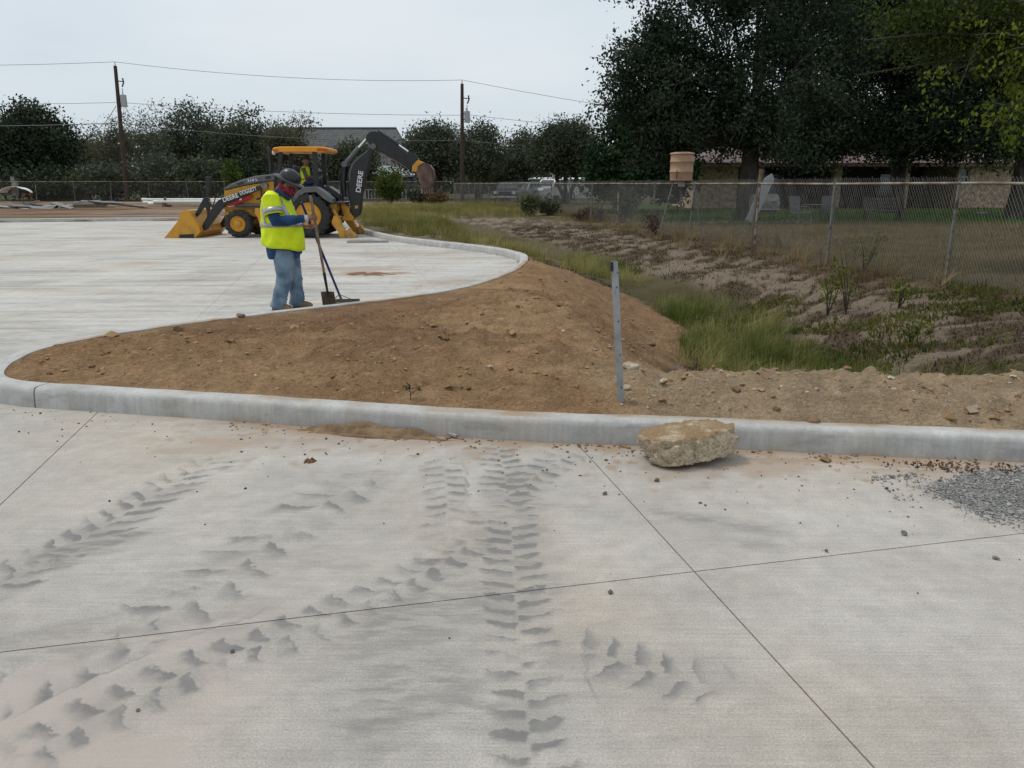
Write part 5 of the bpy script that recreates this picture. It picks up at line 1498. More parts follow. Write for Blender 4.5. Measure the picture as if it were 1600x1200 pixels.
for k, (v, dd_, w0, w1) in enumerate(((312, 0, 222, 352), (314, .15, 226, 356), (316.5, -.1, 224, 350), (318.5, -.25, 232, 360), (315.5, -.4, 240, 365))):
    D = 49 + dd_
    x0, z0 = on(w0, v, D); x1, z1 = on(w1, v + (k % 2) * 1.0, D + .3)
    names = ('topmost white plastic pipe of the stack left of the loader', 'second white plastic pipe down in the stack', 'middle white plastic pipe of the stack, sticking out left', 'lowest white plastic pipe of the stack', 'white plastic pipe lying at the front of the stack')
    q_ = MB((x0, D, z0))
    q_.tube([(x0, D, z0), (x0 + .25, D, z0), (x0 + .3, D, z0), (x1, D + .3, z1)], [.1, .1, .085, .085], 12)
    q_ = q_.build('plastic_pipe', M_PVC, smooth=True); q_.location = (x0, D, z0)
    tag(q_, names[k], 'pipe', 'white pipe stack')
for u in (262, 330):
    x, _ = on(u, 320, 49.1)
    tag(MB().box((x, 49, .3), (.16, 1.0, .3)).box((x + .05, 48.7, .62), (.12, .1, .4)).build('pipe_cradle', M_SCRAP[2]), 'wooden cradle block under the %s end of the white pipes' % ('left' if u < 300 else 'right'), 'block')
# rubbish at the far left: curved white sheet, pillar with ball, low wall
D = 58
x0, _ = on(40, 290, 66); x1, _ = on(135, 290, 66)
gw = tag(empty('garden_wall', (x0, 66.5, .2)), 'low brown garden wall with a ball-topped pillar behind the back fence', 'wall'); o = gw.location
z1 = on(60, 281, 66.5)[1]
M_BRN = PM('brown_stucco', (.20, .14, .12), .9, var=.2)
MB(o).box(((x0 + x1) / 2, 66.5, z1 / 2), (x1 - x0, .25, z1)).build('wall_panel', M_BRN, gw)
xp = on(48, 280, 66.5)[0]
MB(o).box((xp, 66.35, z1 / 2 + .12), (.5, .5, z1 + .24)).box((xp, 66.35, z1 + .3), (.62, .62, .1)).build('pillar', M_BRN, gw)
MB(o).ball((xp, 66.35, z1 + .55), .22, 14, 10).build('ball_finial', M_GREYM, gw, smooth=True)
x, z = on(24, 297, D)
q_ = MB()
for k in range(9):
    a = -1.2 + k * .3
    q_.add([], [])
vs = []
for k in range(10):
    a = -1.35 + k * .3
    vs += [(1.1 * math.sin(a), -.35 + .05 * k, .75 + .55 * math.cos(a) * (1 if k < 6 else .8)), (1.1 * math.sin(a) * .9, .5, .75 + .5 * math.cos(a))]
q_.add(vs, [(2 * k, 2 * k + 2, 2 * k + 3, 2 * k + 1) for k in range(9)])
q_ = q_.build('scrap_sheet', M_WHITE, solid=.03); q_.location = (x, D, .1)
tag(q_, 'curved white scrap sheet lying near the fence at the far left', 'scrap')
x, z = on(22, 285, D + .6)
tag(MB().box((x, D + .6, 1.25), (.35, .3, 1.1), Matrix.Rotation(.15, 3, 'Y')).box((x - .05, D + .55, 1.9), (.22, .2, .4)).build('scrap_post', M_PALEM, bevel=.02), 'pale upright scrap post behind the curved white sheet', 'scrap')
# short rusty barrier
x, z = on(42, 312, 55)
rb_ = tag(empty('metal_barrier', (x, 55, .15)), 'rusty red metal stand near the curved white sheet', 'stand')
M_RUSTY = PM('rust', (.20, .09, .05), .9, var=.3)
for i in (-.3, .35): MB().beam((i, 0, 0), (i * .8, .1, .85), .07).build('leg', M_RUSTY, rb_)
MB().beam((-.35, .1, .75), (.4, .1, .7), .07).beam((.2, .1, .45), (.75, .0, .2), .06).build('crossbar', M_RUSTY, rb_)
# ================================================================== backhoe loader
YN, YC, YF = 23.4, 24.45, 25.5        # near side, middle, far side of the machine
M_YEL = PM('machine_yellow', (.60, .29, .022), .42, var=.10, scale=4, col2=(.40, .21, .035), lo=.28, hi=.5, spec=.5)
M_YDIRT = PM('dusty_yellow', (.54, .27, .03), .6, scale=7, col2=(.27, .17, .07), lo=.36, hi=.58)
M_BLK = PM('machine_black', (.020, .021, .023), .4, var=.2, scale=6, spec=.45)
M_HOOD = PM('hood_grey', (.13, .13, .13), .5, var=.1)
M_ORG = PM('canopy_orange', (.78, .31, .02), .45, var=.06)
M_CHROME = PM('chrome_rod', (.75, .75, .75), .15, 1.0, var=.05)
M_REDP = PM('red_paint', (.42, .015, .03), .45, var=.1)
M_RUSTB = PM('worn_bucket_steel', (.21, .125, .09), .6, .2, col2=(.08, .045, .035), scale=4)
M_STEEL = PM('worn_steel', (.26, .23, .2), .45, .6, var=.25, scale=9)
M_DECAL = PM('white_decal', (.8, .8, .8), .5, var=.02)
bx0 = on(371, 372, YN)[0]
bh = tag(empty('backhoe_loader', (bx0, YC, 0)), 'yellow and black backhoe loader parked on the big lot with its boom raised', 'backhoe')
o = bh.location
def Q(u, v, Y=YN): return on(u, v, Y)
def z1(x, y): return (240 + x / 5., 180 + y / 5.)            # first close-up
def poly1(pts, Y=YN): return [Q(*z1(*p), Y) for p in pts]
def z3(x, y): return (480 + x / 5.4545, 180 + y / 5.4545)
def poly3(pts, Y=YC): return [Q(*z3(*p), Y) for p in pts]
def z8(x, y): return (480 + x / 11.43, 300 + y / 11.43)
def poly8(pts, Y=YN): return [Q(*z8(*p), Y) for p in pts]

def machine_wheel(u, v, rpx, rimpx, Yo, width, name_far=False, lugs=18):
    x, z = Q(u, v, YN); r = rpx / FPX * YN * .985; ri = rimpx / FPX * YN * .985
    z = r + .002
    s_ = 1 if Yo > YC else -1
    yc = Yo - s_ * width / 2
    wh = MB(o).lathe([(ri * .5, -.02), (ri * .5, .02)], (x, yc, z), 'y', 20).build('wheel', M_YDIRT, bh, smooth=True)
    t = MB(o)
    t.lathe([(ri, -width * .42), (ri * 1.12, -width * .5), (r * .86, -width * .5), (r * .94, -width * .42), (r * .945, width * .42), (r * .86, width * .5), (ri * 1.12, width * .5), (ri, width * .42)], (x, yc, z), 'y', 36, False)
    for k in range(lugs):
        for sd_ in (-1, 1):
            a = 2 * math.pi * (k + (.5 if sd_ > 0 else 0)) / lugs
            a2 = a + .16
            p0 = Vector((x + r * .955 * math.cos(a), yc + sd_ * width * .47, z + r * .955 * math.sin(a)))
            p1 = Vector((x + r * .955 * math.cos(a2), yc + sd_ * width * .02, z + r * .955 * math.sin(a2)))
            t.beam(p0, p1, r * .1, r * .09, up=(math.cos(a + .08), 0, math.sin(a + .08)))
    t.build('tyre', M_TYRE, wh, smooth=True)
    prof = [(ri * 1.05, .06), (ri * 1.0, .0), (ri * .85, .05), (ri * .5, .09), (ri * .42, .02), (ri * .4, -.03), (ri * .18, -.04), (ri * .16, -.07), (.01, -.07)]
    MB(o).lathe([(a_, (b_ - .05) * (1 if s_ < 0 else -1)) for a_, b_ in prof], (x, Yo - s_ * .06, z), 'y', 28).build('rim', M_YEL, wh, smooth=True)
    for k in range(8):
        a = 2 * math.pi * k / 8
        MB(o).cyl((x + ri * .3 * math.cos(a), Yo + s_ * (-.02), z + ri * .3 * math.sin(a)), (x + ri * .3 * math.cos(a), Yo + s_ * .0, z + ri * .3 * math.sin(a)), .018, n=6).build('wheel_nut', M_STEEL, wh)
machine_wheel(371, 352, 21.3, 11.8, YN + .02, .32); machine_wheel(371, 352, 21.3, 11.8, YF - .02, .32)
machine_wheel(482, 334, 34, 19.5, YN - .05, .46, lugs=20); machine_wheel(482, 334, 34, 19.5, YF + .05, .46, lugs=20)
xr_, zr_ = Q(482, 334); xf_, zf_ = Q(371, 352)
MB(o).cyl((xr_, YN + .3, .67), (xr_, YF - .3, .67), .13).build('rear_axle', M_YDIRT, bh); MB(o).cyl((xf_, YN + .2, .41), (xf_, YF - .2, .41), .09).build('front_axle', M_YDIRT, bh)
# chassis, side tank, grille frame
MB(o).prism(poly1([(515, 735), (800, 735), (1000, 720), (1330, 690), (1330, 760), (1000, 800), (560, 800), (540, 865), (520, 860)]), YN + .5, YF - .5).build('chassis', M_YDIRT, bh, bevel=.02)
MB(o).prism(poly1([(780, 728), (905, 728), (905, 850), (815, 850), (800, 800), (780, 770)]), YN + .12, YN + .55).build('step_tank', M_YEL, bh, bevel=.02)
MB(o).prism(poly1([(905, 720), (1090, 720), (1090, 850), (905, 850)]), YN + .16, YN + .6).build('fuel_tank', M_YDIRT, bh, bevel=.02)
MB(o).prism(poly1([(512, 750), (560, 765), (556, 800), (545, 862), (522, 858)]), YN + .45, YF - .45).build('front_weight', M_YEL, bh, bevel=.02)
# bonnet: yellow flanks, grey cap, grille
MB(o).prism(poly1([(500, 590), (640, 555), (900, 512), (908, 735), (640, 738), (505, 745)]), YN + .5, YF - .5).build('engine_cover', M_YEL, bh, bevel=.03)
hd = MB(o).prism(poly1([(502, 588), (512, 566), (560, 536), (650, 502), (750, 474), (850, 462), (912, 458), (912, 510), (800, 526), (640, 553)]), YN + .46, YF - .46).build('bonnet', M_HOOD, bh, bevel=.04)
MB(o).prism(poly1([(605, 535), (650, 520), (668, 528), (625, 544)]), YN + .445, YN + .47).build('vent', M_BLK, hd)
MB(o).prism(poly1([(835, 478), (875, 472), (880, 492), (840, 498)]), YN + .445, YN + .47).build('filler_cap', M_BLK, hd)
MB(o).prism(poly1([(496, 592), (503, 588), (508, 740), (500, 740)]), YN + .56, YF - .56).build('grille', M_BLK, bh)
MB(o).prism(poly1([(820, 600), (845, 600), (845, 625), (820, 625)]), YN + .47, YN + .5).build('access_hatch', M_BLK, bh)
MB(o).tube([(*Q(*z1(770, 660))[:1], YN + .42, Q(*z1(770, 660))[1]), (Q(*z1(820, 640))[0], YN + .42, Q(*z1(820, 640))[1]), (Q(*z1(890, 690))[0], YN + .42, Q(*z1(890, 690))[1])], .025, 7).build('hose', M_BLK, bh, smooth=True)
MB(o).prism(poly1([(798, 520), (806, 520), (806, 735), (798, 735)]), YN + .46, YN + .5).build('panel_seam', M_BLK, bh)
# exhaust
xe, _ = Q(*z1(850, 400)); ze0 = Q(*z1(850, 470))[1]; ze1 = Q(*z1(850, 255))[1]
MB(o).tube([(xe, YC - .25, ze0 - .1), (xe, YC - .25, ze1 - .06), (xe - .02, YC - .25, ze1), (xe - .09, YC - .25, ze1 + .04)], [.055, .05, .05, .045], 10).build('exhaust_pipe', M_BLK, bh, smooth=True)
# loader arms, linkage, bucket
arm = [(858, 535), (780, 556), (520, 648), (482, 666), (440, 715), (352, 868), (362, 905), (395, 896), (500, 748), (545, 694), (850, 566)]
for ya in (YN + .22, YF - .36):
    am = MB(o).prism(poly1(arm), ya, ya + .14).build('loader_arm', M_BLK, bh, bevel=.015)
    MB(o).lathe([(.1, -.01), (.1, .16)], (*[Q(*z1(845, 551))[0], ya, Q(*z1(845, 551))[1]],), 'y', 14).build('pivot_pin', M_STEEL, am)
    MB(o).prism(poly1([(385, 640), (365, 645), (295, 780), (308, 800), (330, 780), (390, 690)]), ya + .02, ya + .1).build('bucket_link', M_BLK, bh, bevel=.01)
    MB(o).prism(poly1([(372, 640), (392, 640), (415, 740), (398, 780), (370, 700)]), ya + .03, ya + .09).build('bell_crank', M_BLK, bh, bevel=.01)
    a_ = Q(*z1(835, 706)); b_ = Q(*z1(600, 708)); c_ = Q(*z1(545, 716))
    MB(o).cyl((a_[0], ya + .2, a_[1]), (b_[0], ya + .2, b_[1]), .055, n=12).build('lift_cylinder', M_HOOD, bh, smooth=True)
    MB(o).cyl((b_[0], ya + .2, b_[1]), (c_[0], ya + .2, c_[1]), .03, n=10).build('cylinder_rod', M_CHROME, bh, smooth=True)
MB(o).prism(poly1([(352, 478), (390, 478), (388, 640), (355, 640)]), YN + .5, YN + .64).build('bucket_cylinder', M_BLK, bh, bevel=.02)
a_, b_ = Q(*z1(368, 690)), Q(*z1(368, 850))
MB(o).cyl((a_[0], YN + .57, a_[1]), (b_[0], YN + .57, b_[1]), .035, n=10).build('cylinder_rod', M_STEEL, bh, smooth=True)
lk_ = MB(o).prism(poly1([(540, 716), (560, 692), (736, 620), (742, 630), (735, 655), (600, 706)]), YN + .3, YN + .4).build('lock_strut', M_REDP, bh, bevel=.01)
MB(o).prism(poly1([(643, 655), (660, 650), (660, 664), (645, 668)]), YN + .295, YN + .3).build('strut_label', M_DECAL, lk_)
h1, h2_, h3 = Q(*z1(500, 580)), Q(*z1(445, 620)), Q(*z1(420, 740))
MB(o).tube([(h1[0], YN + .5, h1[1]), (h2_[0], YN + .45, h2_[1]), (h3[0], YN + .4, h3[1])], .016, 6).build('hose', M_BLK, bh, smooth=True)
def z6(x, y): return (230 + x / 10.9, 280 + y / 10.9)
side = [(275, 1026), (312, 984), (420, 850), (545, 690), (548, 575), (645, 535), (722, 540), (760, 622), (880, 800), (905, 890), (880, 940), (850, 962), (815, 1026)]
back = [(548, 575), (645, 535), (722, 540), (760, 622), (880, 800), (905, 890), (850, 962), (815, 1020), (640, 1024), (275, 1026)]
pb = [Q(*z6(*p)) for p in back]; q_ = MB(o); vs = [(x, y_, z + (0.012 if z < .02 else 0)) for x, z in pb for y_ in (YN, YF)]
q_.add(vs, [(2 * k, 2 * k + 1, 2 * k + 3, 2 * k + 2) for k in range(len(pb) - 1)])
bk = q_.build('loader_bucket', M_YEL, bh, solid=.03)
bk['label'] = 'yellow front bucket resting on the concrete'
for ya in (YN - .03, YF - .01): MB(o).prism([Q(*z6(*p)) for p in side], ya, ya + .04).build('side_plate', M_YEL, bk)
MB(o).prism([Q(*z6(*p)) for p in ((262, 1030), (300, 995), (440, 1010), (440, 1030))], YN - .05, YF + .05).build('cutting_edge', M_STEEL, bk)
MB(o).prism([Q(*z6(*p)) for p in ((560, 945), (800, 930), (812, 1018), (545, 1022))], YN - .045, YN - .03).build('wear_plate', M_BLK, bk)
MB(o).prism([Q(*z6(*p)) for p in ((548, 560), (640, 522), (645, 545), (552, 580))], YN - .045, YN - .03).build('bucket_lip', PM('scuffed_yellow', (.72, .55, .25), .5), bk)
for p in ((730, 690), (870, 850)):
    c_ = Q(*z6(*p)); MB(o).lathe([(.05, -.02), (.05, .03)], (c_[0], YN + .2, c_[1]), 'y', 12).build('pivot_pin', M_STEEL, bk)
# canopy and its posts
cn = MB(o).prism(poly1([(896, 262), (905, 248), (960, 240), (1290, 240), (1332, 250), (1336, 280), (1300, 290), (1250, 284), (960, 284), (910, 290)]), YN + .35, YF - .35).build('canopy', M_ORG, bh, bevel=.03)
for p in ((925, 272), (1275, 266), (1318, 266)):
    c_ = Q(*z1(*p)); MB(o).box((c_[0], YN + .345, c_[1]), (.14, .03, .07)).build('marker_light', PM('amber_lens', (.5, .1, .01), .3), cn)
c_ = Q(*z1(905, 282)); MB(o).ball((c_[0] - .02, YN + .5, c_[1] - .02), (.06, .08, .07), 10, 8).build('work_light', M_LAMP, cn)
for (x0, y0, x1, y1, wd) in ((958, 285, 935, 590, .11), (1225, 285, 1240, 545, .13), (912, 375, 915, 580, .05)):
    for ya in (YN + .48, YF - .48):
        a_, b_ = Q(*z1(x0, y0)), Q(*z1(x1, y1))
        MB(o).beam((a_[0], ya, a_[1]), (b_[0], ya, b_[1]), wd, wd).build('canopy_post', M_BLK, bh, bevel=.01)
MB(o).prism(poly1([(905, 460), (985, 450), (985, 725), (905, 725)]), YN + .5, YF - .5).build('dash_console', M_BLK, bh, bevel=.03)
MB(o).prism(poly1([(862, 462), (912, 425), (918, 432), (915, 462)]), YN + .6, YF - .6).build('cowl', M_HOOD, bh)
MB(o).prism(poly1([(900, 735), (1330, 690), (1330, 640), (1000, 655), (905, 660)]), YN + .3, YF - .3).build('cab_floor', M_BLK, bh)
# steering wheel, seat
c_ = Q(*z1(1010, 430)); st = MB(o)
ring = [(c_[0] + .19 * math.cos(a) * .5, YC + .19 * math.sin(a), c_[1] + .19 * math.cos(a) * .6) for a in [i * math.pi / 8 for i in range(17)]]
st.tube(ring, .016, 6).build('steering_wheel', M_BLK, bh, smooth=True)
MB(o).beam((c_[0] - .3, YC, c_[1] - .4), (c_[0], YC, c_[1]), .05).build('steering_column', M_BLK, bh)
xs, zs = on(478, 291, YC)
M_SEATB = PM('seat_vinyl', (.03, .03, .032), .6)
MB(o).box((xs, YC, zs - .03), (.5, .5, .12)).build('seat', M_SEATB, bh, bevel=.03)
MB(o).box((xs - .24, YC, zs + .3), (.1, .46, .6)).build('seat_back', M_SEATB, bh, bevel=.03)
MB(o).box((xs, YC, zs - .35), (.3, .3, .55)).build('seat_base', M_BLK, bh)
for dy in (-.16, .16): MB(o).cyl((xs + .55, YC + dy, zs - .5), (xs + .5, YC + dy, zs + .2), .02, n=6).build('control_lever', M_BLK, bh)
# mudguards
for ya, yb in ((YN - .04, YN + .46), (YF - .46, YF + .04)):
    q_ = MB(o); pts = []
    outl = [(1085, 655), (1120, 600), (1180, 562), (1270, 558), (1330, 598), (1398, 655)]
    inl = [(1400, 690), (1330, 655), (1270, 600), (1190, 605), (1130, 640), (1100, 690)]
    q_.prism(poly1(outl + inl), ya, yb); q_.build('mudguard', M_HOOD, bh, bevel=.02)
# rear frame, stabilisers
MB(o).prism(poly8([(300, 215), (470, 215), (480, 300), (440, 420), (430, 540), (370, 560), (340, 420)]), YN + .35, YF - .35).build('rear_frame', M_YDIRT, bh, bevel=.015)
MB(o).prism(poly8([(300, 185), (640, 190), (640, 215), (300, 218)]), YN + .3, YF - .3).build('rear_crossbeam', M_BLK, bh)
for ya, nm in ((YN + .02, 0), (YF - .22, 1)):
    lg = MB(o).prism(poly8([(430, 530), (470, 420), (530, 430), (590, 545), (660, 690), (700, 825), (640, 838), (575, 832), (550, 720), (440, 580)]), ya, ya + .2).build('stabilizer_leg', M_YEL, bh, bevel=.015)
    ft = MB(o).prism(poly8([(668, 690), (720, 670), (745, 650), (775, 700), (880, 790), (870, 828), (720, 830), (690, 760)]), ya - .08, ya + .28).build('stabilizer_foot', M_YDIRT, lg, bevel=.015)
    MB(o).prism(poly8([(560, 815), (860, 815), (860, 838), (560, 838)]), ya - .1, ya + .3).build('foot_pad', M_STEEL, lg)
    a_, b_, c_ = Q(*z8(420, 330)), Q(*z8(560, 545)), Q(*z8(665, 670))
    MB(o).cyl((a_[0], ya + .26, a_[1]), (b_[0], ya + .26, b_[1]), .06, n=10).build('stabilizer_cylinder', M_YEL, lg, smooth=True)
    MB(o).cyl((b_[0], ya + .26, b_[1]), (c_[0], ya + .26, c_[1]), .03, n=8).build('cylinder_rod', M_CHROME, lg, smooth=True)
# swing tower
MB(o).prism(poly8([(630, 175), (690, 170), (720, 230), (775, 290), (790, 370), (860, 440), (840, 505), (700, 510), (640, 480), (690, 400), (640, 270)], YC), YC - .3, YC + .3).build('swing_tower', M_YEL, bh, bevel=.02)
MB(o).prism(poly8([(470, 400), (650, 400), (650, 510), (470, 500)], YC), YC - .22, YC + .22).build('swing_bracket', M_BLK, bh, bevel=.02)
a_, b_ = Q(*z8(510, 432), YC - .3), Q(*z8(630, 438), YC - .3)
MB(o).cyl((a_[0], YC - .34, a_[1]), (b_[0], YC - .34, b_[1]), .045, n=10).build('swing_rod', M_CHROME, bh, smooth=True)
for k in range(3):
    p = [Q(*z8(470 + 10 * k, 290 + 18 * k), YC), Q(*z8(560, 290 + 10 * k), YC), Q(*z8(640, 350 + 14 * k), YC)]
    MB(o).tube([(x, YC - .25 + .08 * k, z) for x, z in p], .022, 7).build('hose', M_BLK, bh, smooth=True)
# boom, dipper, cylinders, digging bucket
boom = [(420, 872), (385, 835), (372, 760), (362, 650), (360, 560), (366, 480), (390, 410), (440, 360), (520, 300), (568, 254), (588, 270), (580, 295), (548, 350), (532, 410), (510, 500), (488, 590), (470, 700), (464, 800), (450, 850)]
bo = MB(o).prism(poly3(boom), YC - .17, YC + .17).build('boom', M_BLK, bh, bevel=.02)
edge_ = [(366, 480), (392, 412), (442, 362), (520, 303), (526, 310), (450, 370), (402, 420), (378, 484), (374, 560), (366, 560)]
MB(o).prism(poly3(edge_), YC - .185, YC - .17).build('boom_flange', M_HOOD, bo)
MB(o).prism(poly3([(416, 770), (442, 768), (440, 792), (416, 794)]), YC - .18, YC - .17).build('warning_label', M_YEL, bo)
a_ = Q(*z3(318, 700), YC); b_ = Q(*z3(322, 420), YC)
MB(o).tube([(a_[0], YC - .02, a_[1]), (Q(*z3(308, 560), YC)[0], YC - .02, Q(*z3(308, 560), YC)[1]), (b_[0], YC - .02, b_[1])], .085, 10).build('boom_cylinder', M_BLK, bh, smooth=True)
for k, xs_ in enumerate((282, 296, 350)):
    p = [Q(*z3(xs_ + 10, 450), YC), Q(*z3(xs_ - 4, 540), YC), Q(*z3(xs_ + 12, 640), YC), Q(*z3(xs_ + 6, 720), YC)]
    MB(o).tube([(x, YC - .12 + .1 * k, z) for x, z in p], .02, 6).build('hose', M_BLK, bh, smooth=True)
a_, b_, c_ = Q(*z3(325, 418), YC), Q(*z3(440, 276), YC), Q(*z3(502, 206), YC)
MB(o).cyl((a_[0], YC, a_[1]), (b_[0], YC, b_[1]), .075, n=12).build('dipper_cylinder', M_HOOD, bh, smooth=True)
MB(o).cyl((b_[0], YC, b_[1]), (c_[0], YC, c_[1]), .042, n=10).build('cylinder_rod', M_CHROME, bh, smooth=True)
MB(o).lathe([(.09, -.2), (.09, .2)], (a_[0], YC, a_[1]), 'y', 12).build('pivot_pin', M_HOOD, bh)
dip = [(503, 208), (512, 168), (545, 140), (590, 136), (640, 176), (720, 228), (770, 262), (850, 318), (905, 338), (958, 378), (950, 405), (905, 470), (880, 464), (770, 390), (640, 318), (590, 296), (570, 270), (540, 252), (520, 225)]
dp = MB(o).prism(poly3(dip), YC - .14, YC + .14).build('dipper_arm', M_BLK, bh, bevel=.02)
c_ = Q(*z3(570, 268), YC); MB(o).lathe([(.09, -.21), (.09, .21)], (c_[0], YC, c_[1]), 'y', 14).build('pivot_pin', M_HOOD, dp)
MB(o).prism(poly3([(575, 292), (640, 318), (770, 390), (880, 464), (882, 474), (765, 400), (635, 328), (575, 302)]), YC - .15, YC + .15).build('wear_strip', M_RUSTB, dp)
a_, b_, c_ = Q(*z3(600, 150), YC), Q(*z3(780, 262), YC), Q(*z3(860, 312), YC)
MB(o).cyl((a_[0], YC, a_[1] + .03), (b_[0], YC, b_[1] + .02), .07, n=12).build('bucket_cylinder', M_BLK, dp, smooth=True)
MB(o).cyl((b_[0], YC, b_[1] + .02), (c_[0], YC, c_[1]), .04, n=10).build('cylinder_rod', M_CHROME, dp, smooth=True)
for s_ in (-.2, .15): MB(o).prism(poly3([(845, 340), (870, 318), (915, 322), (945, 360), (930, 420), (895, 440), (860, 400)]), YC + s_, YC + s_ + .05).build('bucket_linkage', M_BLK, bh, bevel=.01)
for s_ in (-.24, .18): MB(o).prism(poly3([(905, 430), (950, 382), (1010, 412), (1000, 440), (960, 460), (930, 490), (900, 470)]), YC + s_, YC + s_ + .06).build('bucket_ear', M_YEL, bh, bevel=.01)
sidep = [(955, 440), (1000, 412), (1045, 425), (1075, 465), (1082, 520), (1070, 580), (1052, 612), (985, 620), (962, 560), (940, 500)]
shell = [(955, 440), (1000, 412), (1045, 425), (1075, 465), (1082, 520), (1070, 580), (1052, 612)]
pb = poly3(shell); q_ = MB(o); q_.add([(x, y_, z) for x, z in pb for y_ in (YC - .32, YC + .32)], [(2 * k, 2 * k + 1, 2 * k + 3, 2 * k + 2) for k in range(len(pb) - 1)])
db = q_.build('digging_bucket', M_RUSTB, bh, solid=.03); db['label'] = 'brown worn digging bucket hanging from the dipper arm'
for s_ in (-.32, .29): MB(o).prism(poly3(sidep), YC + s_, YC + s_ + .03).build('side_plate', M_RUSTB, db)
a_, b_ = Q(*z3(985, 618), YC), Q(*z3(1054, 612), YC)
for k in range(5):
    xx = a_[0] + (b_[0] - a_[0]) * k / 4; yy = YC - .28 + .14 * k
    MB(o).add([], [])
    t_ = MB(o); zz = a_[1]
    t_.add([(xx - .035, yy - .03, zz + .06), (xx + .035, yy - .03, zz + .06), (xx + .035, yy + .03, zz + .06), (xx - .035, yy + .03, zz + .06), (xx - .02, yy - .02, zz - .17), (xx + .02, yy - .02, zz - .17), (xx + .02, yy + .02, zz - .17), (xx - .02, yy + .02, zz - .17)],
           [(3, 2, 1, 0), (4, 5, 6, 7), (0, 1, 5, 4), (1, 2, 6, 5), (2, 3, 7, 6), (3, 0, 4, 7)])
    t_.build('tooth', PM('rusty_tooth', (.32, .24, .19), .7), db)

def lettering(txt, p0, p1, y, parent, mat, ht, nm='lettering'):
    """flat letters on an upright face, running from p0 to p1 (x, z)"""
    cu = bpy.data.curves.new(nm, 'FONT'); cu.body = txt; cu.size = 1.0; cu.extrude = .004; cu.offset = .012
    ob = bpy.data.objects.new(nm, cu); COL.objects.link(ob)
    dg = bpy.context.evaluated_depsgraph_get()
    me_ = bpy.data.meshes.new_from_object(ob.evaluated_get(dg))
    bpy.data.objects.remove(ob)
    co = np.array([v.co[:] for v in me_.vertices])
    lo_, hi_ = co.min(0), co.max(0)
    L_ = math.hypot(p1[0] - p0[0], p1[1] - p0[1]); ang = math.atan2(p1[1] - p0[1], p1[0] - p0[0])
    fx_, fz_ = L_ / (hi_[0] - lo_[0]), ht / (hi_[1] - lo_[1])
    for v in me_.vertices:
        a_ = (v.co.x - lo_[0]) * fx_; b_ = (v.co.y - lo_[1]) * fz_ - ht / 2
        v.co = Vector((p0[0] + a_ * math.cos(ang) - b_ * math.sin(ang), y - .002 - v.co.z * .5, p0[1] + a_ * math.sin(ang) + b_ * math.cos(ang))) - o
    me_.update()
    return link(nm, me_, mat, parent)
lettering('DEERE', Q(*z3(434, 655), YC - .17), Q(*z3(458, 475), YC - .17), YC - .175, bo, M_DECAL, .15)
lettering('DEERE', Q(*z1(521, 664)), Q(*z1(640, 624)), YN + .215, bh, M_DECAL, .13)
lettering('DOGGETT', Q(*z1(655, 612)), Q(*z1(785, 572)), YN + .215, bh, M_DECAL, .115)
lettering('310 L', Q(*z1(693, 513)), Q(*z1(775, 500)), YN + .455, hd, M_DECAL, .075)
MB(o).prism(poly1([(900, 610), (912, 596), (912, 622), (902, 634)]), YN + .44, YN + .455).build('side_label', M_DECAL, bh)

# ================================================================== people
def skin(name, col, scale=8): return PM(name, col, .6, var=.12, scale=scale)
M_SKIN = skin('skin_brown', (.30, .155, .095))
M_VEST = PM('hi_vis_yellow', (.76, .93, .012), .75, var=.12, scale=6, bump=.9, bscale=7)
_b = M_VEST.node_tree.nodes['Principled BSDF']
M_REFL = PM('reflective_tape', (.40, .41, .40), .35, .3, var=.08, scale=20)
M_SHIRT = PM('blue_shirt', (.022, .075, .20), .85, var=.25, scale=9, bump=.3, bscale=18)
M_JEAN = PM('faded_denim', (.20, .28, .355), .9, col2=(.085, .135, .20), scale=5, bump=.5, bscale=14, lo=.38, hi=.62)
M_BOOT = PM('tan_boot', (.27, .17, .095), .8, var=.25, scale=12)
M_SOLE = PM('boot_sole', (.16, .11, .07), .9)
M_HAT = PM('black_hard_hat', (.018, .02, .024), .35, var=.1, spec=.5)
M_BAND = PM('red_bandana', (.36, .03, .06), .85, col2=(.10, .02, .04), scale=30, lo=.4, hi=.6)
M_HAIR = PM('dark_hair', (.012, .01, .009), .6)
M_WOOD = PM('ash_handle', (.30, .22, .14), .7, var=.2, scale=12, stretch=(3, 3, .5))
M_BLUEH = PM('blue_handle', (.015, .03, .16), .45, var=.15)

WY = 9.78
wx, _ = at(446, 487)
person = MB()      # local frame: x forward (to the right of the photo), y away, z up
SCL = 556.; BS = .965
def L2(zx, zy): return ((zx - 300) / SCL, (1140 - zy) / SCL)
# pelvis, legs, torso, arms, neck and head as one figure (radii inside the clothes)
def P3(zx, zy, y): a, b = L2(zx, zy); return (a, y, b)
hipN, hipF = P3(318, 700, -.10), P3(322, 700, .10)
kneeN, kneeF = P3(322, 880, -.13), P3(352, 890, .11)
ankN, ankF = P3(250, 1090, -.13), P3(360, 1085, .13)
person.tube([hipN, kneeN, ankN], [.105, .075, .05], 12); person.tube([hipF, kneeF, ankF], [.105, .075, .05], 12)
person.tube([ankN, P3(235, 1125, -.13), P3(290, 1128, -.14)], [.05, .05, .035], 10); person.tube([ankF, P3(350, 1118, .13), P3(440, 1116, .12)], [.05, .05, .035], 10)
TORSO = [(.0, .80, .17, .19), (.005, .90, .20, .2), (.012, 1.0, .225, .215), (.012, 1.1, .215, .215), (-.01, 1.22, .185, .215), (-.035, 1.34, .16, .22), (-.05, 1.44, .13, .2), (-.05, 1.5, .085, .12)]
person.loft([(c, 0, z, rx, ry) for c, z, rx, ry in TORSO], 24)
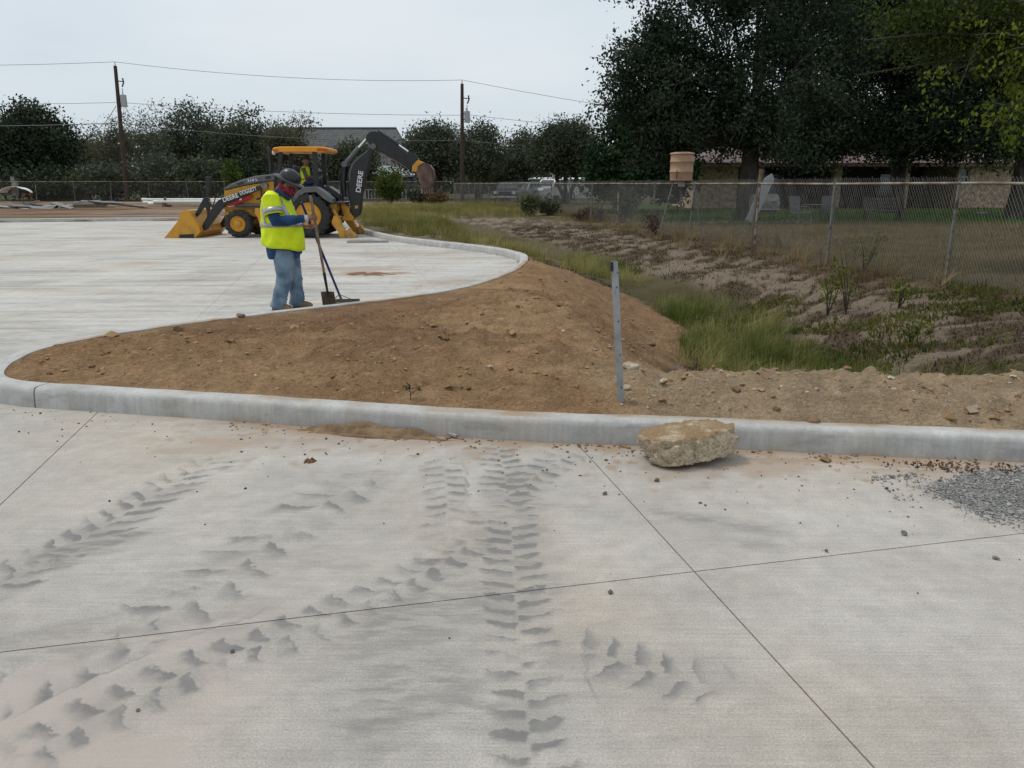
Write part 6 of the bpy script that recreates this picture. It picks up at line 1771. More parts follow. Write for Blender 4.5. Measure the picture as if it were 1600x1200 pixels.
shN, shF = P3(275, 325, -.21), P3(280, 325, .2)
elN, elF = P3(308, 478, -.28), P3(330, 490, .22)
wrN, wrF = P3(468, 470, -.14), P3(440, 520, .02)
person.tube([shN, elN, wrN], [.062, .05, .034], 12); person.tube([shF, elF, wrF], [.062, .05, .034], 12)
person.tube([P3(282, 310, 0), P3(315, 270, 0), P3(352, 238, 0)], [.075, .066, .062], 12)
hc = Vector(P3(378, 220, 0))
Mh = Matrix.Rotation(rad(26), 3, 'Y')
person.ball(hc, (.098, .08, .125), 16, 12, Mh)
person.ball(hc + Mh @ Vector((.045, 0, -.06)), (.062, .058, .07), 12, 10, Mh)
person.tube([tuple(hc + Mh @ Vector(p)) for p in ((.09, 0, .02), (.122, 0, -.025), (.095, 0, -.035))], [.014, .02, .012], 8)
for s_ in (-1, 1):
    person.ball(hc + Mh @ Vector((-.005, s_ * .08, -.02)), (.022, .012, .034), 8, 6, Mh)
    person.ball(hc + Mh @ Vector((.085, s_ * .032, .012)), (.014, .016, .01), 8, 6, Mh)
# hands closed round the handles
def hand(w, c, axis_, up, side, r_h=.019):
    """palm from the wrist to the handle, four fingers round it and a thumb across"""
    w, c = Vector(w), Vector(c); a = Vector(axis_).normalized()
    d = (c - w); d -= a * d.dot(a); d.normalize(); n_ = a.cross(d).normalized() * side
    person.tube([tuple(w), tuple(w.lerp(c, .5) + n_ * .012), tuple(c - d * .018 + n_ * .022)], [.032, .036, .034], 10, flat=.7)
    for k in range(4):
        ofs = a * ((k - 1.5) * .021); ln = (1, 1.08, 1.0, .82)[k]
        pts = [c - d * .02 + n_ * .03, c + d * .018 * ln + n_ * .03, c + d * .033 * ln + n_ * .004, c + d * .024 * ln - n_ * .024, c - d * .004 - n_ * .03]
        person.tube([tuple(p + ofs) for p in pts], [.0105, .0105, .01, .0095, .008], 8)
    pts = [c - d * .035 + n_ * .01 + a * .03, c - d * .02 - n_ * .018 + a * .042, c + d * .008 - n_ * .03 + a * .038]
    person.tube([tuple(p) for p in pts], [.013, .0115, .009], 8)
# tools: world foot and top points
def loc(x, y, z): return (x - wx, y - WY, z)
s_foot = at(516, 480, 0); s_foot = (s_foot[0], s_foot[1], .0)
s_top = (*[on(485, 306, 9.62)[0]], 9.62, on(485, 306, 9.62)[1])
S0, S1 = Vector(s_foot), Vector(s_top)
r_foot = (*at(535, 474, 0), .02)
r_top = (on(471, 316, 9.86)[0], 9.86, on(471, 316, 9.86)[1])
R0, R1 = Vector(r_foot), Vector(r_top)
def on_line(A, B, z): return A.lerp(B, (z - A.z) / (B.z - A.z))
gN = on_line(S0, S1, L2(0, 452)[1] * BS); gF = on_line(R0, R1, L2(0, 520)[1] * BS)
gNl = (gN - Vector((wx, WY, 0))) / BS; gFl = (gF - Vector((wx, WY, 0))) / BS
wrN = tuple(gNl + Vector((-.085, -.03, -.015))); wrF = tuple(gFl + Vector((-.09, -.01, 0)))
person.tube([elN, wrN], [.05, .034], 10); person.tube([elF, wrF], [.05, .034], 10)
hand(wrN, gNl, S1 - S0, None, -1); hand(wrF, gFl, R1 - R0, None, -1)
M_ = person
body = M_.build('person', M_SKIN, remesh=.0085)
body.location = (wx, WY, 0); body.scale = (BS, BS, BS)
tag(body, 'worker in yellow hi-vis vest, black hard hat, red bandana and jeans holding a shovel', 'person')
# clothes
def S_t(z):
    zs_ = [t[1] for t in TORSO]
    return [float(np.interp(z, zs_, [t[i] for t in TORSO])) for i in (0, 2, 3)]
j = MB()
j.tube([P3(318, 690, -.085), tuple(Vector(hipN).lerp(Vector(kneeN), .4)), kneeN, tuple(Vector(kneeN).lerp(Vector(ankN), .35) + Vector((.0, 0, 0))), tuple(Vector(kneeN).lerp(Vector(ankN), .75)), P3(247, 1108, -.13)], [.15, .135, .105, .098, .09, .1], 16)
j.tube([P3(322, 690, .085), tuple(Vector(hipF).lerp(Vector(kneeF), .4)), kneeF, tuple(Vector(kneeF).lerp(Vector(ankF), .35)), tuple(Vector(kneeF).lerp(Vector(ankF), .75)), P3(345, 1108, .13)], [.15, .13, .1, .094, .088, .1], 16)
j.loft([(.025, 0, .70, .14, .19), (.01, 0, .78, .18, .2), (.0, 0, .88, .19, .205), (0, 0, .95, .18, .2)], 20)
for s_, kn, an in ((-.13, kneeN, ankN), (.12, kneeF, ankF)):      # folds at knee and cuff
    for t_ in (.05, .62, .74, .86):
        c_ = Vector(kn).lerp(Vector(an), t_); j.ball(c_ + Vector((.035 if t_ < .3 else -.03 + .06 * (int(t_ * 50) % 2), 0, 0)), (.085, .09, .02), 12, 6, Matrix.Rotation(.25, 3, 'Y'))
j = j.build('jeans', M_JEAN, body, remesh=.014)
m = j.modifiers.new('d', 'DISPLACE'); tx = bpy.data.textures.new('cloth', 'CLOUDS'); tx.noise_scale = .09; m.texture = tx; m.strength = .022; m.mid_level = .5
sh = MB()
sh.loft([(.0, 0, .70, .2, .215), (.005, 0, .78, .215, .225), (.005, 0, .86, .22, .225), (.012, 0, 1.0, .23, .222), (.012, 0, 1.1, .222, .222), (-.01, 0, 1.22, .192, .222), (-.035, 0, 1.34, .168, .225), (-.05, 0, 1.45, .13, .19), (-.03, 0, 1.52, .095, .1), (-.005, 0, 1.57, .085, .085)], 24)
sh.loft([(.12, .03, .76, .12, .16), (.11, .03, .9, .13, .18), (.1, .02, 1.0, .13, .18)], 16)          # open shirt front hanging out
sh.tube([shN, tuple(Vector(shN).lerp(Vector(elN), .5)), elN, tuple(Vector(elN).lerp(Vector(wrN), .3)), tuple(Vector(elN).lerp(Vector(wrN), .7)), tuple(Vector(elN).lerp(Vector(wrN), .93))], [.09, .085, .078, .072, .058, .05], 14)
sh.tube([shF, tuple(Vector(shF).lerp(Vector(elF), .5)), elF, tuple(Vector(elF).lerp(Vector(wrF), .5)), tuple(Vector(elF).lerp(Vector(wrF), .92))], [.09, .085, .076, .066, .05], 14)
sh = sh.build('shirt', M_SHIRT, body, remesh=.014)
m = sh.modifiers.new('d', 'DISPLACE'); m.texture = tx; m.strength = .02; m.mid_level = .5
cf = MB().tube([tuple(Vector(elN).lerp(Vector(wrN), .9)), tuple(Vector(elN).lerp(Vector(wrN), 1.02))], .047, 14).build('glove_cuff', PM('white_cuff', (.7, .7, .7), .8), body, smooth=True)
VR = [(.004, .845, .262, .262), (.006, .92, .268, .266), (.016, 1.02, .266, .258), (.014, 1.12, .252, .252), (-.008, 1.22, .226, .25), (-.035, 1.33, .2, .252), (-.05, 1.42, .168, .235), (-.055, 1.49, .125, .17), (-.05, 1.545, .1, .11)]
def vest_pt(ang, z, off=0.0):
    zs_ = [t[1] for t in VR]
    c_, rx, ry = [float(np.interp(z, zs_, [t[i] for t in VR])) for i in (0, 2, 3)]
    return (c_ + (rx + off) * math.cos(ang), (ry + off) * math.sin(ang), z + (-.03 * math.cos(ang) if z < .93 else 0) * 0)
v = MB()
nz_ = 26
zs_ = np.linspace(.845, 1.545, nz_); na = 48
vs = []
for z in zs_:
    for k in range(na):
        a = 2 * math.pi * k / na
        fold = .010 * math.sin(a * 5 + z * 9) * (1 if z < 1.25 else .4) + .007 * math.sin(a * 9 - z * 14) + .012 * (1.3 - z if z < 1.1 else 0) * math.sin(a * 3)
        p = vest_pt(a, z, fold)
        zz = p[2]
        if z < .96: zz -= (.96 - z) * .35 * math.cos(a) - .01 * math.sin(a * 4)
        vs.append((p[0], p[1], zz))
v.add(vs, [(i * na + k, i * na + (k + 1) % na, (i + 1) * na + (k + 1) % na, (i + 1) * na + k) for i in range(nz_ - 1) for k in range(na)])
v = v.build('vest', M_VEST, body, smooth=True, solid=.012)
# cap sleeve of the vest on each side
for sN, eN, nm in ((shN, elN, 0), (shF, elF, 1)):
    sN, eN = Vector(sN), Vector(eN)
    q_ = MB().tube([tuple(sN + Vector((-.01, .06 if nm == 0 else -.06, .05))), tuple(sN), tuple(sN.lerp(eN, .35)), tuple(sN.lerp(eN, .72))], [.07, .115, .112, .118], 18, cap=False).build('vest_sleeve', M_VEST, v, smooth=True, solid=.01)
    MB().tube([tuple(sN.lerp(eN, .44)), tuple(sN.lerp(eN, .66))], [.1195, .1235], 18, cap=False).build('sleeve_tape', M_REFL, v, smooth=True, solid=.006)
def tape(a0, a1, z0_, z1_, nm, na_=40, nz__=2):
    q_ = MB(); vs = []
    for i in range(nz__ + 1):
        z = z0_ + (z1_ - z0_) * i / nz__
        for k in range(na_ + 1):
            a = a0 + (a1 - a0) * k / na_
            fold = .010 * math.sin(a * 5 + z * 9) * (1 if z < 1.25 else .4) + .007 * math.sin(a * 9 - z * 14) + .012 * (1.3 - z if z < 1.1 else 0) * math.sin(a * 3)
            vs.append(vest_pt(a, z, fold + .012))
    n_ = na_ + 1
    q_.add(vs, [(i * n_ + k, i * n_ + k + 1, (i + 1) * n_ + k + 1, (i + 1) * n_ + k) for i in range(nz__) for k in range(na_)])
    return q_.build(nm, M_REFL, v, smooth=True, solid=.004)
tape(0, 2 * math.pi, 1.115, 1.165, 'waist_tape', 60)
for a_ in (-2.2, 2.2, -.75, .75):
    tape(a_ - .12, a_ + .12, 1.165, 1.535, 'shoulder_tape', 4, 16)
for an, tw, yy in ((ankN, P3(318, 1128, -.14), -.13), (ankF, P3(470, 1118, .12), .13)):
    an, tw = Vector(an), Vector(tw)
    hl = Vector((an.x - .07, an.y, .05))
    b_ = MB().tube([tuple(an + Vector((-.01, 0, .06))), tuple(an + Vector((-.015, 0, -.02)))], [.062, .066], 14)
    b_.tube([tuple(hl), tuple(Vector((an.x + .02, an.y, .06))), tuple(Vector((an.x + .1, an.y, .055))), tuple(Vector((an.x + .165, an.y - .005, .045))), tuple(Vector((an.x + .2, an.y - .005, .035)))], [.045, .058, .056, .05, .03], 14)
    bt = b_.build('boot', M_BOOT, body, remesh=.012)
    MB().loft([(an.x + .06, an.y, .0, .145, .05), (an.x + .06, an.y, .024, .148, .054)], 22, power=.8).build('sole', M_SOLE, bt)
# hard hat with full brim, tilted forward
ht = MB(); Mt = Matrix.Rotation(rad(26), 3, 'Y'); hcn = hc + Mh @ Vector((-.008, 0, .045))
prof = [(.125, 0.0), (.128, .02), (.124, .06), (.108, .10), (.08, .128), (.045, .142), (.012, .146)]
vs = []; n_ = 28
for r_h, h_ in prof:
    for k in range(n_):
        a = 2 * math.pi * k / n_; vs.append(Mt @ Vector((r_h * 1.1 * math.cos(a), r_h * .92 * math.sin(a), h_)) + hcn)
fs_ = [(i * n_ + k, i * n_ + (k + 1) % n_, (i + 1) * n_ + (k + 1) % n_, (i + 1) * n_ + k) for i in range(len(prof) - 1) for k in range(n_)] + [tuple((len(prof) - 1) * n_ + k for k in range(n_))]
ht.add(vs, fs_)
ht = ht.build('hard_hat', M_HAT, body, smooth=True)
q_ = MB(); vs = []
for r_h, h_ in ((.128, .014), (.165, .004), (.192, -.012), (.19, -.018), (.16, -.006), (.124, .0)):
    for k in range(n_):
        a = 2 * math.pi * k / n_; vs.append(Mt @ Vector((r_h * 1.08 * math.cos(a), r_h * .95 * math.sin(a), h_ + .008 * math.cos(a) ** 2)) + hcn)
q_.add(vs, [(i * n_ + k, i * n_ + (k + 1) % n_, (i + 1) * n_ + (k + 1) % n_, (i + 1) * n_ + k) for i in range(5) for k in range(n_)])
q_.build('brim', M_HAT, ht, smooth=True)
MB().tube([tuple(Mt @ Vector((-.11 + .0, 0, .06)) + hcn), tuple(Mt @ Vector((-.05, 0, .137)) + hcn), tuple(Mt @ Vector((.05, 0, .137)) + hcn), tuple(Mt @ Vector((.115, 0, .06)) + hcn)], .01, 8).build('hat_ridge', M_HAT, ht, smooth=True)
# bandana over neck and lower face, hair at the nape
q_ = MB(); q_.ball(hc + Mh @ Vector((.022, 0, -.06)), (.1, .087, .085), 18, 12, Mh); q_.ball(hc + Mh @ Vector((-.05, 0, -.07)), (.07, .08, .07), 14, 10, Mh)
q_.tube([tuple(hc + Mh @ Vector((-.03, 0, -.1))), tuple(hc + Mh @ Vector((-.05, 0, -.15)))], [.085, .095], 16)
q_.build('bandana', M_BAND, body, remesh=.01)
MB().ball(hc + Mh @ Vector((-.045, 0, .005)), (.075, .083, .06), 14, 10, Mh).build('hair', M_HAIR, body, smooth=True)
MB().tube([P3(275, 268, -.0), P3(305, 264, -.1), P3(362, 306, -.075), P3(370, 325, 0), P3(362, 306, .075), P3(305, 264, .1), P3(275, 268, 0)], .024, 8).build('collar', M_SHIRT, body, smooth=True)

# square-nosed shovel
sv_ = tag(empty('shovel', s_foot), 'square-blade shovel with a pale wooden handle upright in the worker\'s hand', 'shovel'); o2 = sv_.location
ax = (S1 - S0).normalized()
MB(o2).tube([tuple(S0 + ax * .42), tuple(S0.lerp(S1, .6)), tuple(S1 - ax * .02), tuple(S1)], [.018, .019, .02, .012], 10).build('handle', M_WOOD, sv_, smooth=True)
MB(o2).tube([tuple(S0 + ax * .2), tuple(S0 + ax * .3), tuple(S0 + ax * .5)], [.014, .017, .021], 10).build('socket', M_BLKM, sv_, smooth=True)
q_ = MB(o2); vs = []
for i in range(6):
    t_ = i / 5
    for k in range(7):
        a = (k - 3) / 3
        vs.append((S0.x + ax.x * .2 * t_ + a * .092 * (1 - .06 * t_), S0.y + .03 * (1 - a * a) - .02 + ax.y * .2 * t_, .004 + .215 * t_))
q_.add(vs, [(i * 7 + k, i * 7 + k + 1, (i + 1) * 7 + k + 1, (i + 1) * 7 + k) for i in range(5) for k in range(6)])
q_.build('blade', PM('rusty_blade', (.15, .095, .06), .7, .3, col2=(.07, .045, .03), scale=9), sv_, smooth=True, solid=.004)
# blue-handled concrete rake
rk = tag(empty('concrete_rake', r_foot), 'blue-handled concrete rake leaning beside the shovel, its flat head on the slab', 'rake'); o2 = rk.location
ar = (R1 - R0).normalized()
MB(o2).tube([tuple(R0 + ar * .03), tuple(R0.lerp(R1, .5)), tuple(R1)], [.016, .017, .016], 10).build('handle', M_BLUEH, rk, smooth=True)
MB(o2).tube([tuple(R0), tuple(R0 + ar * .12)], [.02, .018], 8).build('ferrule', M_STEEL, rk)
MB(o2).box((R0.x + .02, R0.y, .012), (.42, .1, .006), Matrix.Rotation(.12, 3, 'Z')).box((R0.x + .02, R0.y + .05, .03), (.42, .005, .05), Matrix.Rotation(.12, 3, 'Z')).build('rake_head', M_STEEL, rk)
for s_ in (-1, 1):
    MB(o2).tube([tuple(R0 + ar * .12), (R0.x + s_ * .1, R0.y, .07), (R0.x + .02 + s_ * .18, R0.y + .02, .02)], .005, 6).build('brace', M_BLKM, rk)

# operator on the backhoe seat, facing the boom
ox, oz = on(478, 284, YC)
op = MB()
Tz = zs + .1
hip = Vector((xs, YC, Tz))
op.loft([(xs, YC, Tz - .06, .14, .18), (xs, YC, Tz + .1, .13, .17), (xs + .0, YC, Tz + .3, .12, .18), (xs + .01, YC, Tz + .44, .11, .18), (xs + .02, YC, Tz + .52, .06, .07)], 16)
hd_ = Vector((xs + .06, YC, Tz + .68))
op.tube([(xs + .02, YC, Tz + .5), tuple(hd_)], [.055, .05], 10); op.ball(hd_, (.095, .078, .12), 14, 10)
op.tube([tuple(hd_ + Vector((.08, 0, .01))), tuple(hd_ + Vector((.115, 0, -.025)))], [.012, .016], 6)
for s_ in (-1, 1):
    op.tube([(xs, YC + s_ * .1, Tz), (xs + .42, YC + s_ * .13, Tz + .04), (xs + .5, YC + s_ * .13, Tz - .4), (xs + .62, YC + s_ * .13, Tz - .44)], [.09, .07, .048, .035], 10)
    op.tube([(xs + .0, YC + s_ * .2, Tz + .42), (xs + .1, YC + s_ * .25, Tz + .16), (xs + .4, YC + s_ * .17, Tz + .16)], [.055, .045, .032], 10)
    for k in range(4): op.tube([(xs + .4, YC + s_ * (.14 + .02 * k), Tz + .17), (xs + .46, YC + s_ * (.14 + .02 * k), Tz + .17), (xs + .475, YC + s_ * (.14 + .02 * k), Tz + .13)], .009, 6)
    op.tube([(xs + .38, YC + s_ * .13, Tz + .16), (xs + .43, YC + s_ * .11, Tz + .14)], .011, 6)
om = MB((xs, YC, Tz)); om.v = [tuple(Vector(p) - Vector((xs, YC, Tz))) for p in op.v]; om.f = op.f
ob = om.build('person', M_SKIN, remesh=.012); ob.location = (xs, YC, Tz)
tag(ob, 'operator in a hi-vis vest and jeans seated under the backhoe canopy', 'person')
oo = ob.location
MB(oo).loft([(xs, YC, Tz - .02, .165, .2), (xs, YC, Tz + .12, .16, .195), (xs, YC, Tz + .3, .145, .205), (xs + .01, YC, Tz + .45, .125, .195), (xs + .015, YC, Tz + .5, .08, .1)], 18).build('vest', M_VEST, ob, smooth=True)
q_ = MB(oo)
for s_ in (-1, 1):
    q_.tube([(xs - .02, YC + s_ * .1, Tz), (xs + .42, YC + s_ * .13, Tz + .045), (xs + .5, YC + s_ * .13, Tz - .38)], [.105, .085, .062], 12)
q_.build('jeans', PM('dark_denim', (.03, .06, .11), .9, var=.2), ob, remesh=.014)
q_ = MB(oo)
for s_ in (-1, 1): q_.tube([(xs + .0, YC + s_ * .19, Tz + .44), (xs + .1, YC + s_ * .25, Tz + .17), (xs + .34, YC + s_ * .18, Tz + .16)], [.075, .062, .048], 12)
q_.build('shirt', PM('grey_brown_shirt', (.13, .10, .085), .9), ob, remesh=.014)
q_ = MB(oo).loft([(xs + .06, YC, Tz + .70, .108, .092), (xs + .055, YC, Tz + .77, .1, .086), (xs + .05, YC, Tz + .82, .06, .055)], 16)
q_.prism([(xs + .13, Tz + .70), (xs + .24, Tz + .695), (xs + .24, Tz + .705), (xs + .13, Tz + .725)], YC - .07, YC + .07)
q_.build('cap', PM('brown_cap', (.08, .045, .04), .8), ob, smooth=True)
MB(oo).loft([(xs, YC, Tz + .08, .166, .2), (xs, YC, Tz + .13, .165, .2)], 18, cap=False).build('waist_tape', PM('orange_tape', (.6, .15, .03), .6), ob)
for s_ in (-1, 1):
    MB(oo).tube([(xs + .5, YC + s_ * .13, Tz - .4), (xs + .52, YC + s_ * .13, Tz - .44), (xs + .66, YC + s_ * .13, Tz - .455)], [.06, .06, .04], 10).build('boot', M_BOOT, ob, smooth=True)
# ================================================================== small things on the soil and the slabs
def gz(x, y): return float(ground_z(np.array([x]), np.array([y]))[0])
_iv = None
def rock_mesh(name, size, seed, flat=.7, sub=3, rough=.35, cuts=0, crisp=1.0):
    bm = bmesh.new(); bmesh.ops.create_icosphere(bm, subdivisions=sub, radius=1)
    r = np.random.RandomState(seed)
    co = np.array([v.co[:] for v in bm.verts])
    for k in range(cuts):                # broken faces
        n_ = r.normal(0, 1, 3); n_ /= np.linalg.norm(n_); d_ = .5 + .3 * r.rand()
        t = np.maximum(co @ n_ - d_, 0); co -= t[:, None] * n_ * crisp
    a = fbm(co[:, 0] * 1.7 + seed, co[:, 1] * 1.7 + co[:, 2] * 1.3, 3, seed) - .5
    b_ = fbm(co[:, 0] * 5 + co[:, 2] * 3, co[:, 1] * 5 + seed, 3, seed + 4) - .5
    co *= (1 + rough * a + rough * .35 * b_)[:, None]
    co *= np.array(size); co[:, 2] *= flat
    for v, c in zip(bm.verts, co): v.co = c
    me_ = bpy.data.meshes.new(name); bm.to_mesh(me_); bm.free()
    for p in me_.polygons: p.use_smooth = sub >= 3
    return me_
M_LIME = PM('limestone', (.50, .43, .33), .9, col2=(.30, .21, .13), scale=9, bump=.7, bscale=30, lo=.36, hi=.6)
M_CLOD = PM('soil_clod', (.27, .175, .10), .95, var=.22, scale=14, bump=.6, bscale=40)
M_GREYS = PM('grey_stone', (.20, .195, .185), .85, var=.2, scale=12, bump=.5)
ROCKS = [  # u, v, half size px, material, label
    (985, 573, 14, M_LIME, 'pale limestone rock just behind the grey steel post'), (979, 602, 9, M_LIME, 'small pale stone at the middle of the steel post'),
    (1020, 476, 8, M_CLOD, 'brown stone on the far edge of the soil slope'), (1082, 511, 7, M_LIME, 'pale flat stone at the foot of the soil slope by the grass'),
    (377, 498, 8, M_CLOD, 'round soil clod on the back kerb left of the worker'), (281, 520, 8, M_CLOD, 'dark soil clod near the left part of the back kerb'),
    (1150, 608, 9, M_CLOD, 'rounded brown stone on the berm right of the post'), (1138, 594, 7, M_LIME, 'light stone near the back edge of the berm'), (1037, 597, 8, M_LIME, 'light lumpy stone on the berm close to the post'),
    (1270, 648, 12, M_CLOD, 'flat brown rock behind the kerb at the right'), (1212, 640, 7, M_CLOD, 'brown stone behind the kerb right of the broken chunk'), (1020, 620, 6, M_LIME, 'small whitish stone between post and berm'),
    (990, 624, 6, M_LIME, 'small whitish stone right of the foot of the post'), (1336, 586, 7, M_LIME, 'pale stone on the crest of the berm')]
for k, (u, v, h_, mt, lb) in enumerate(ROCKS):
    zz = .18 if v > 560 else .1
    x, y = at(u, v + h_ * .3, zz); s_ = h_ / FPX * y * 1.05
    o_ = link('rock', rock_mesh('rock', (s_, s_ * .8, s_ * .85), 40 + k, .75, 3, .5, 4), mt)
    o_.location = (x, y, gz(x, y) + s_ * .3); o_.rotation_euler = (0, 0, k * 1.3)
    tag(o_, lb, 'rock', 'stones on the loose soil')
# broken lump of concrete lying on the slab against the kerb
cx_, cy_ = at(1085, 728)
top = [(-.33, .10), (-.30, .17), (-.1, .19), (.08, .2), (.22, .17), (.33, .04), (.30, -.07), (.14, -.12), (-.05, -.16), (-.22, -.18), (-.31, -.13), (-.345, .0)]
bm = bmesh.new()
rr_ = np.random.RandomState(4)
bmesh.ops.create_icosphere(bm, subdivisions=5, radius=1)
co = np.array([v.co[:] for v in bm.verts])
ang = np.arctan2(co[:, 1], co[:, 0]); ta = np.array([math.atan2(b_, a_) for a_, b_ in top]); tr_ = np.array([math.hypot(a_, b_) for a_, b_ in top])
od = np.argsort(ta); ta, tr_ = ta[od], tr_[od]
rad_ = np.interp(ang, np.concatenate([ta - 2 * math.pi, ta, ta + 2 * math.pi]), np.tile(tr_, 3))
pl = np.sqrt(np.clip(1 - co[:, 2] ** 2, 0, 1)); zc = co[:, 2]
sh_ = np.where(zc > 0, np.minimum(1, pl * 1.22), np.minimum(1, pl * 1.35) * (1 - .2 * (-zc)))
sh_ = sh_ ** .55 * np.where(pl > .85, 1, np.minimum(1, pl / .85) ** .6)
X_ = np.cos(ang) * rad_ * sh_; Y_ = np.sin(ang) * rad_ * sh_
Z_ = np.sign(zc) * np.minimum(np.abs(zc) * 1.9, 1) * .095
nse = fbm(co[:, 0] * 4 + 3, co[:, 1] * 4 + co[:, 2] * 3, 4, 77) - .5; ns2 = fbm(co[:, 0] * 16 + co[:, 2] * 9, co[:, 1] * 16 + co[:, 2] * 5, 3, 79) - .5
side_ = 1 - np.clip((zc - .45) * 4, 0, 1)
k_ = 1 + (nse * .30 + ns2 * .16) * side_
X_ *= k_; Y_ *= k_; Z_ += nse * .05 + ns2 * (.012 + .02 * side_) + .03 * Y_ / .2
for v, c in zip(bm.verts, np.stack([X_, Y_, Z_], -1)): v.co = c
me_ = bpy.data.meshes.new('concrete_chunk'); bm.to_mesh(me_); bm.free()
for p in me_.polygons: p.use_smooth = True
soilc = np.clip((zc - .35) * 5, 0, 1) * sstep(.28, .5, fbm(X_ * 9, Y_ * 9, 3, 81) + .12 * (Y_ > -.05))
fattr(me_, 'soil', soilc)
m, n, L, b = new_mat('broken_concrete')
t = n.new('ShaderNodeTexCoord'); src = t.outputs['Object']
za = noise_node(14, 6, .7); zb = noise_node(60, 4, .7)
vo = n.new('ShaderNodeTexVoronoi'); vo.inputs['Scale'].default_value = 45; L(src, vo.inputs['Vector'])
c0 = ramp(za.outputs['Fac'], .32, (.33, .26, .18), .66, (.58, .49, .37))
c0 = mixn(c0, ramp(vo.outputs['Distance'], .1, (.65, .62, .58), .5, (1.15, 1.12, 1.08)), 1.0, 'MULTIPLY')
ka = n.new('ShaderNodeAttribute'); ka.attribute_name = 'soil'
c0 = mixn(c0, ramp(zb.outputs['Fac'], .3, (.25, .16, .085), .7, (.38, .265, .15)), ka.outputs['Fac'])
L(c0, b.inputs['Base Color']); b.inputs['Roughness'].default_value = .95; b.inputs['Specular IOR Level'].default_value = .15
bp = n.new('ShaderNodeBump'); bp.inputs['Strength'].default_value = .9; bp.inputs['Distance'].default_value = .012
hb = n.new('ShaderNodeMath'); hb.operation = 'ADD'; L(zb.outputs['Fac'], hb.inputs[0]); L(vo.outputs['Distance'], hb.inputs[1]); L(hb.outputs[0], bp.inputs['Height']); L(bp.outputs['Normal'], b.inputs['Normal'])
ck = link('concrete_chunk', me_, m); ck.scale = (.82, .8, .8); ck.location = (cx_ + .0, cy_ + .1, .108); ck.rotation_euler = (rad(-9), rad(-5), rad(8))
tag(ck, 'broken lump of concrete with brown soil on top, propped against the near kerb', 'rubble')

# steel post, leaning
px_, py_ = at(973, 634, .15)
pt_, pz_ = on(960, 408, py_ + .05)
M_SIGNP = PM('blue_grey_galvanised', (.37, .39, .40), .5, .35, var=.15, scale=9)
root = tag(empty('steel_post', (px_, py_, .15)), 'grey-blue square steel post leaning in the soil behind the kerb', 'post'); o2 = root.location
A_, B_ = Vector((px_, py_, .0)), Vector((pt_, py_ + .05, pz_))
q_ = MB(o2); w2 = .0165
d_ = (B_ - A_)
prof_ = [(-w2, -w2), (w2, -w2), (w2, w2), (-w2, w2)]
inn = [(a_ * .82, b_ * .82) for a_, b_ in prof_]
rot = Matrix.Rotation(rad(24), 2)
vs = [tuple(p + Vector((*(rot @ Vector(c)), 0))) for p in (A_, B_) for c in prof_] + [tuple(B_ + Vector((*(rot @ Vector(c)), 0))) for c in inn] + [tuple(B_ - d_ * .1 + Vector((*(rot @ Vector(c)), 0))) for c in inn]
q_.add(vs, [(i, (i + 1) % 4, 4 + (i + 1) % 4, 4 + i) for i in range(4)] + [(4 + i, 4 + (i + 1) % 4, 8 + (i + 1) % 4, 8 + i) for i in range(4)] + [(8 + i, 8 + (i + 1) % 4, 12 + (i + 1) % 4, 12 + i) for i in range(4)] + [(12, 13, 14, 15)])
q_.build('tube', M_SIGNP, root)
T_ = B_ - d_ * .02
MB(o2).box(T_ + Vector((-.022, -.004, -.012)), (.012, .028, .06)).build('top_bracket', M_BLKM, root)
MB(o2).cyl(T_ + Vector((.02, -.01, -.05)), T_ + Vector((.035, -.016, -.05)), .007, n=6).build('bolt', M_STEEL, root)
for t_ in (.25, .45, .65, .85):
    c_ = A_.lerp(B_, t_); MB(o2).cyl(c_ + Vector((.0, -.0170, 0)) + Vector((.007, -.002, 0)), c_ + Vector((.0075, -.0215, 0)), .0045, n=8).build('punched_hole', M_BLKM, root)

# seedling on the island
px_, py_ = at(641, 622, .17)
root = tag(empty('seedling', (px_, py_, gz(px_, py_))), 'tiny dark-leaved seedling growing in the soil behind the near kerb', 'plant')
MB().tube([(0, 0, -.02), (.003, 0, .05), (-.004, .005, .1)], [.004, .003, .002], 6).tube([(.002, 0, .04), (.04, .0, .075), (.06, 0, .08)], [.0025, .002, .001], 5).tube([(0, 0, .06), (-.03, .01, .09)], [.0025, .001], 5).build('stem', M_BARK, root)
cs = np.array([(-.005, 0, .1), (-.02, 0, .095), (0, .01, .085), (-.03, .01, .09), (.05, 0, .085), (.065, 0, .078), (-.01, 0, .12)])
leaf_cloud('foliage', cs, .018, 9, .02, leaf_mat('seedling_leaf', (.02, .03, .02), (.07, .09, .06), .2), root, None, 9)
# saplings on the bank by the fence
def sapling(label, u, v, h_, seed, nl=90, mat=L_YEL):
    x, y = at(u, v, .0); r = np.random.RandomState(seed)
    root = tag(empty('sapling', (x, y, gz(x, y) - .02)), label, 'plant', 'thin saplings on the bank')
    q_ = MB(); cs = []
    for k in range(4):
        a = r.rand() * 6.28; t_ = Vector((math.cos(a) * .25 * h_ + .05, math.sin(a) * .2 * h_, h_ * (.6 + .4 * r.rand())))
        q_.tube([(0, 0, 0), tuple(t_ * .5 + Vector((.02, 0, .04))), tuple(t_)], [.011, .008, .003], 5)
        for j in range(12): cs.append(tuple(t_ * (.4 + .6 * r.rand()) + Vector(r.normal(0, .06, 3))))
    q_.build('stem', M_BARK, root); leaf_cloud('foliage', np.array(cs), .08, max(1, nl // 48 + 1), .06, mat, root, None, seed)
L_SAP = leaf_mat('sapling_leaf', (.06, .08, .015), (.22, .24, .05), .4)
sapling('tallest thin sapling on the bank, before the middle grey fence post', 1325, 462, 1.15, 3, 140, L_SAP)
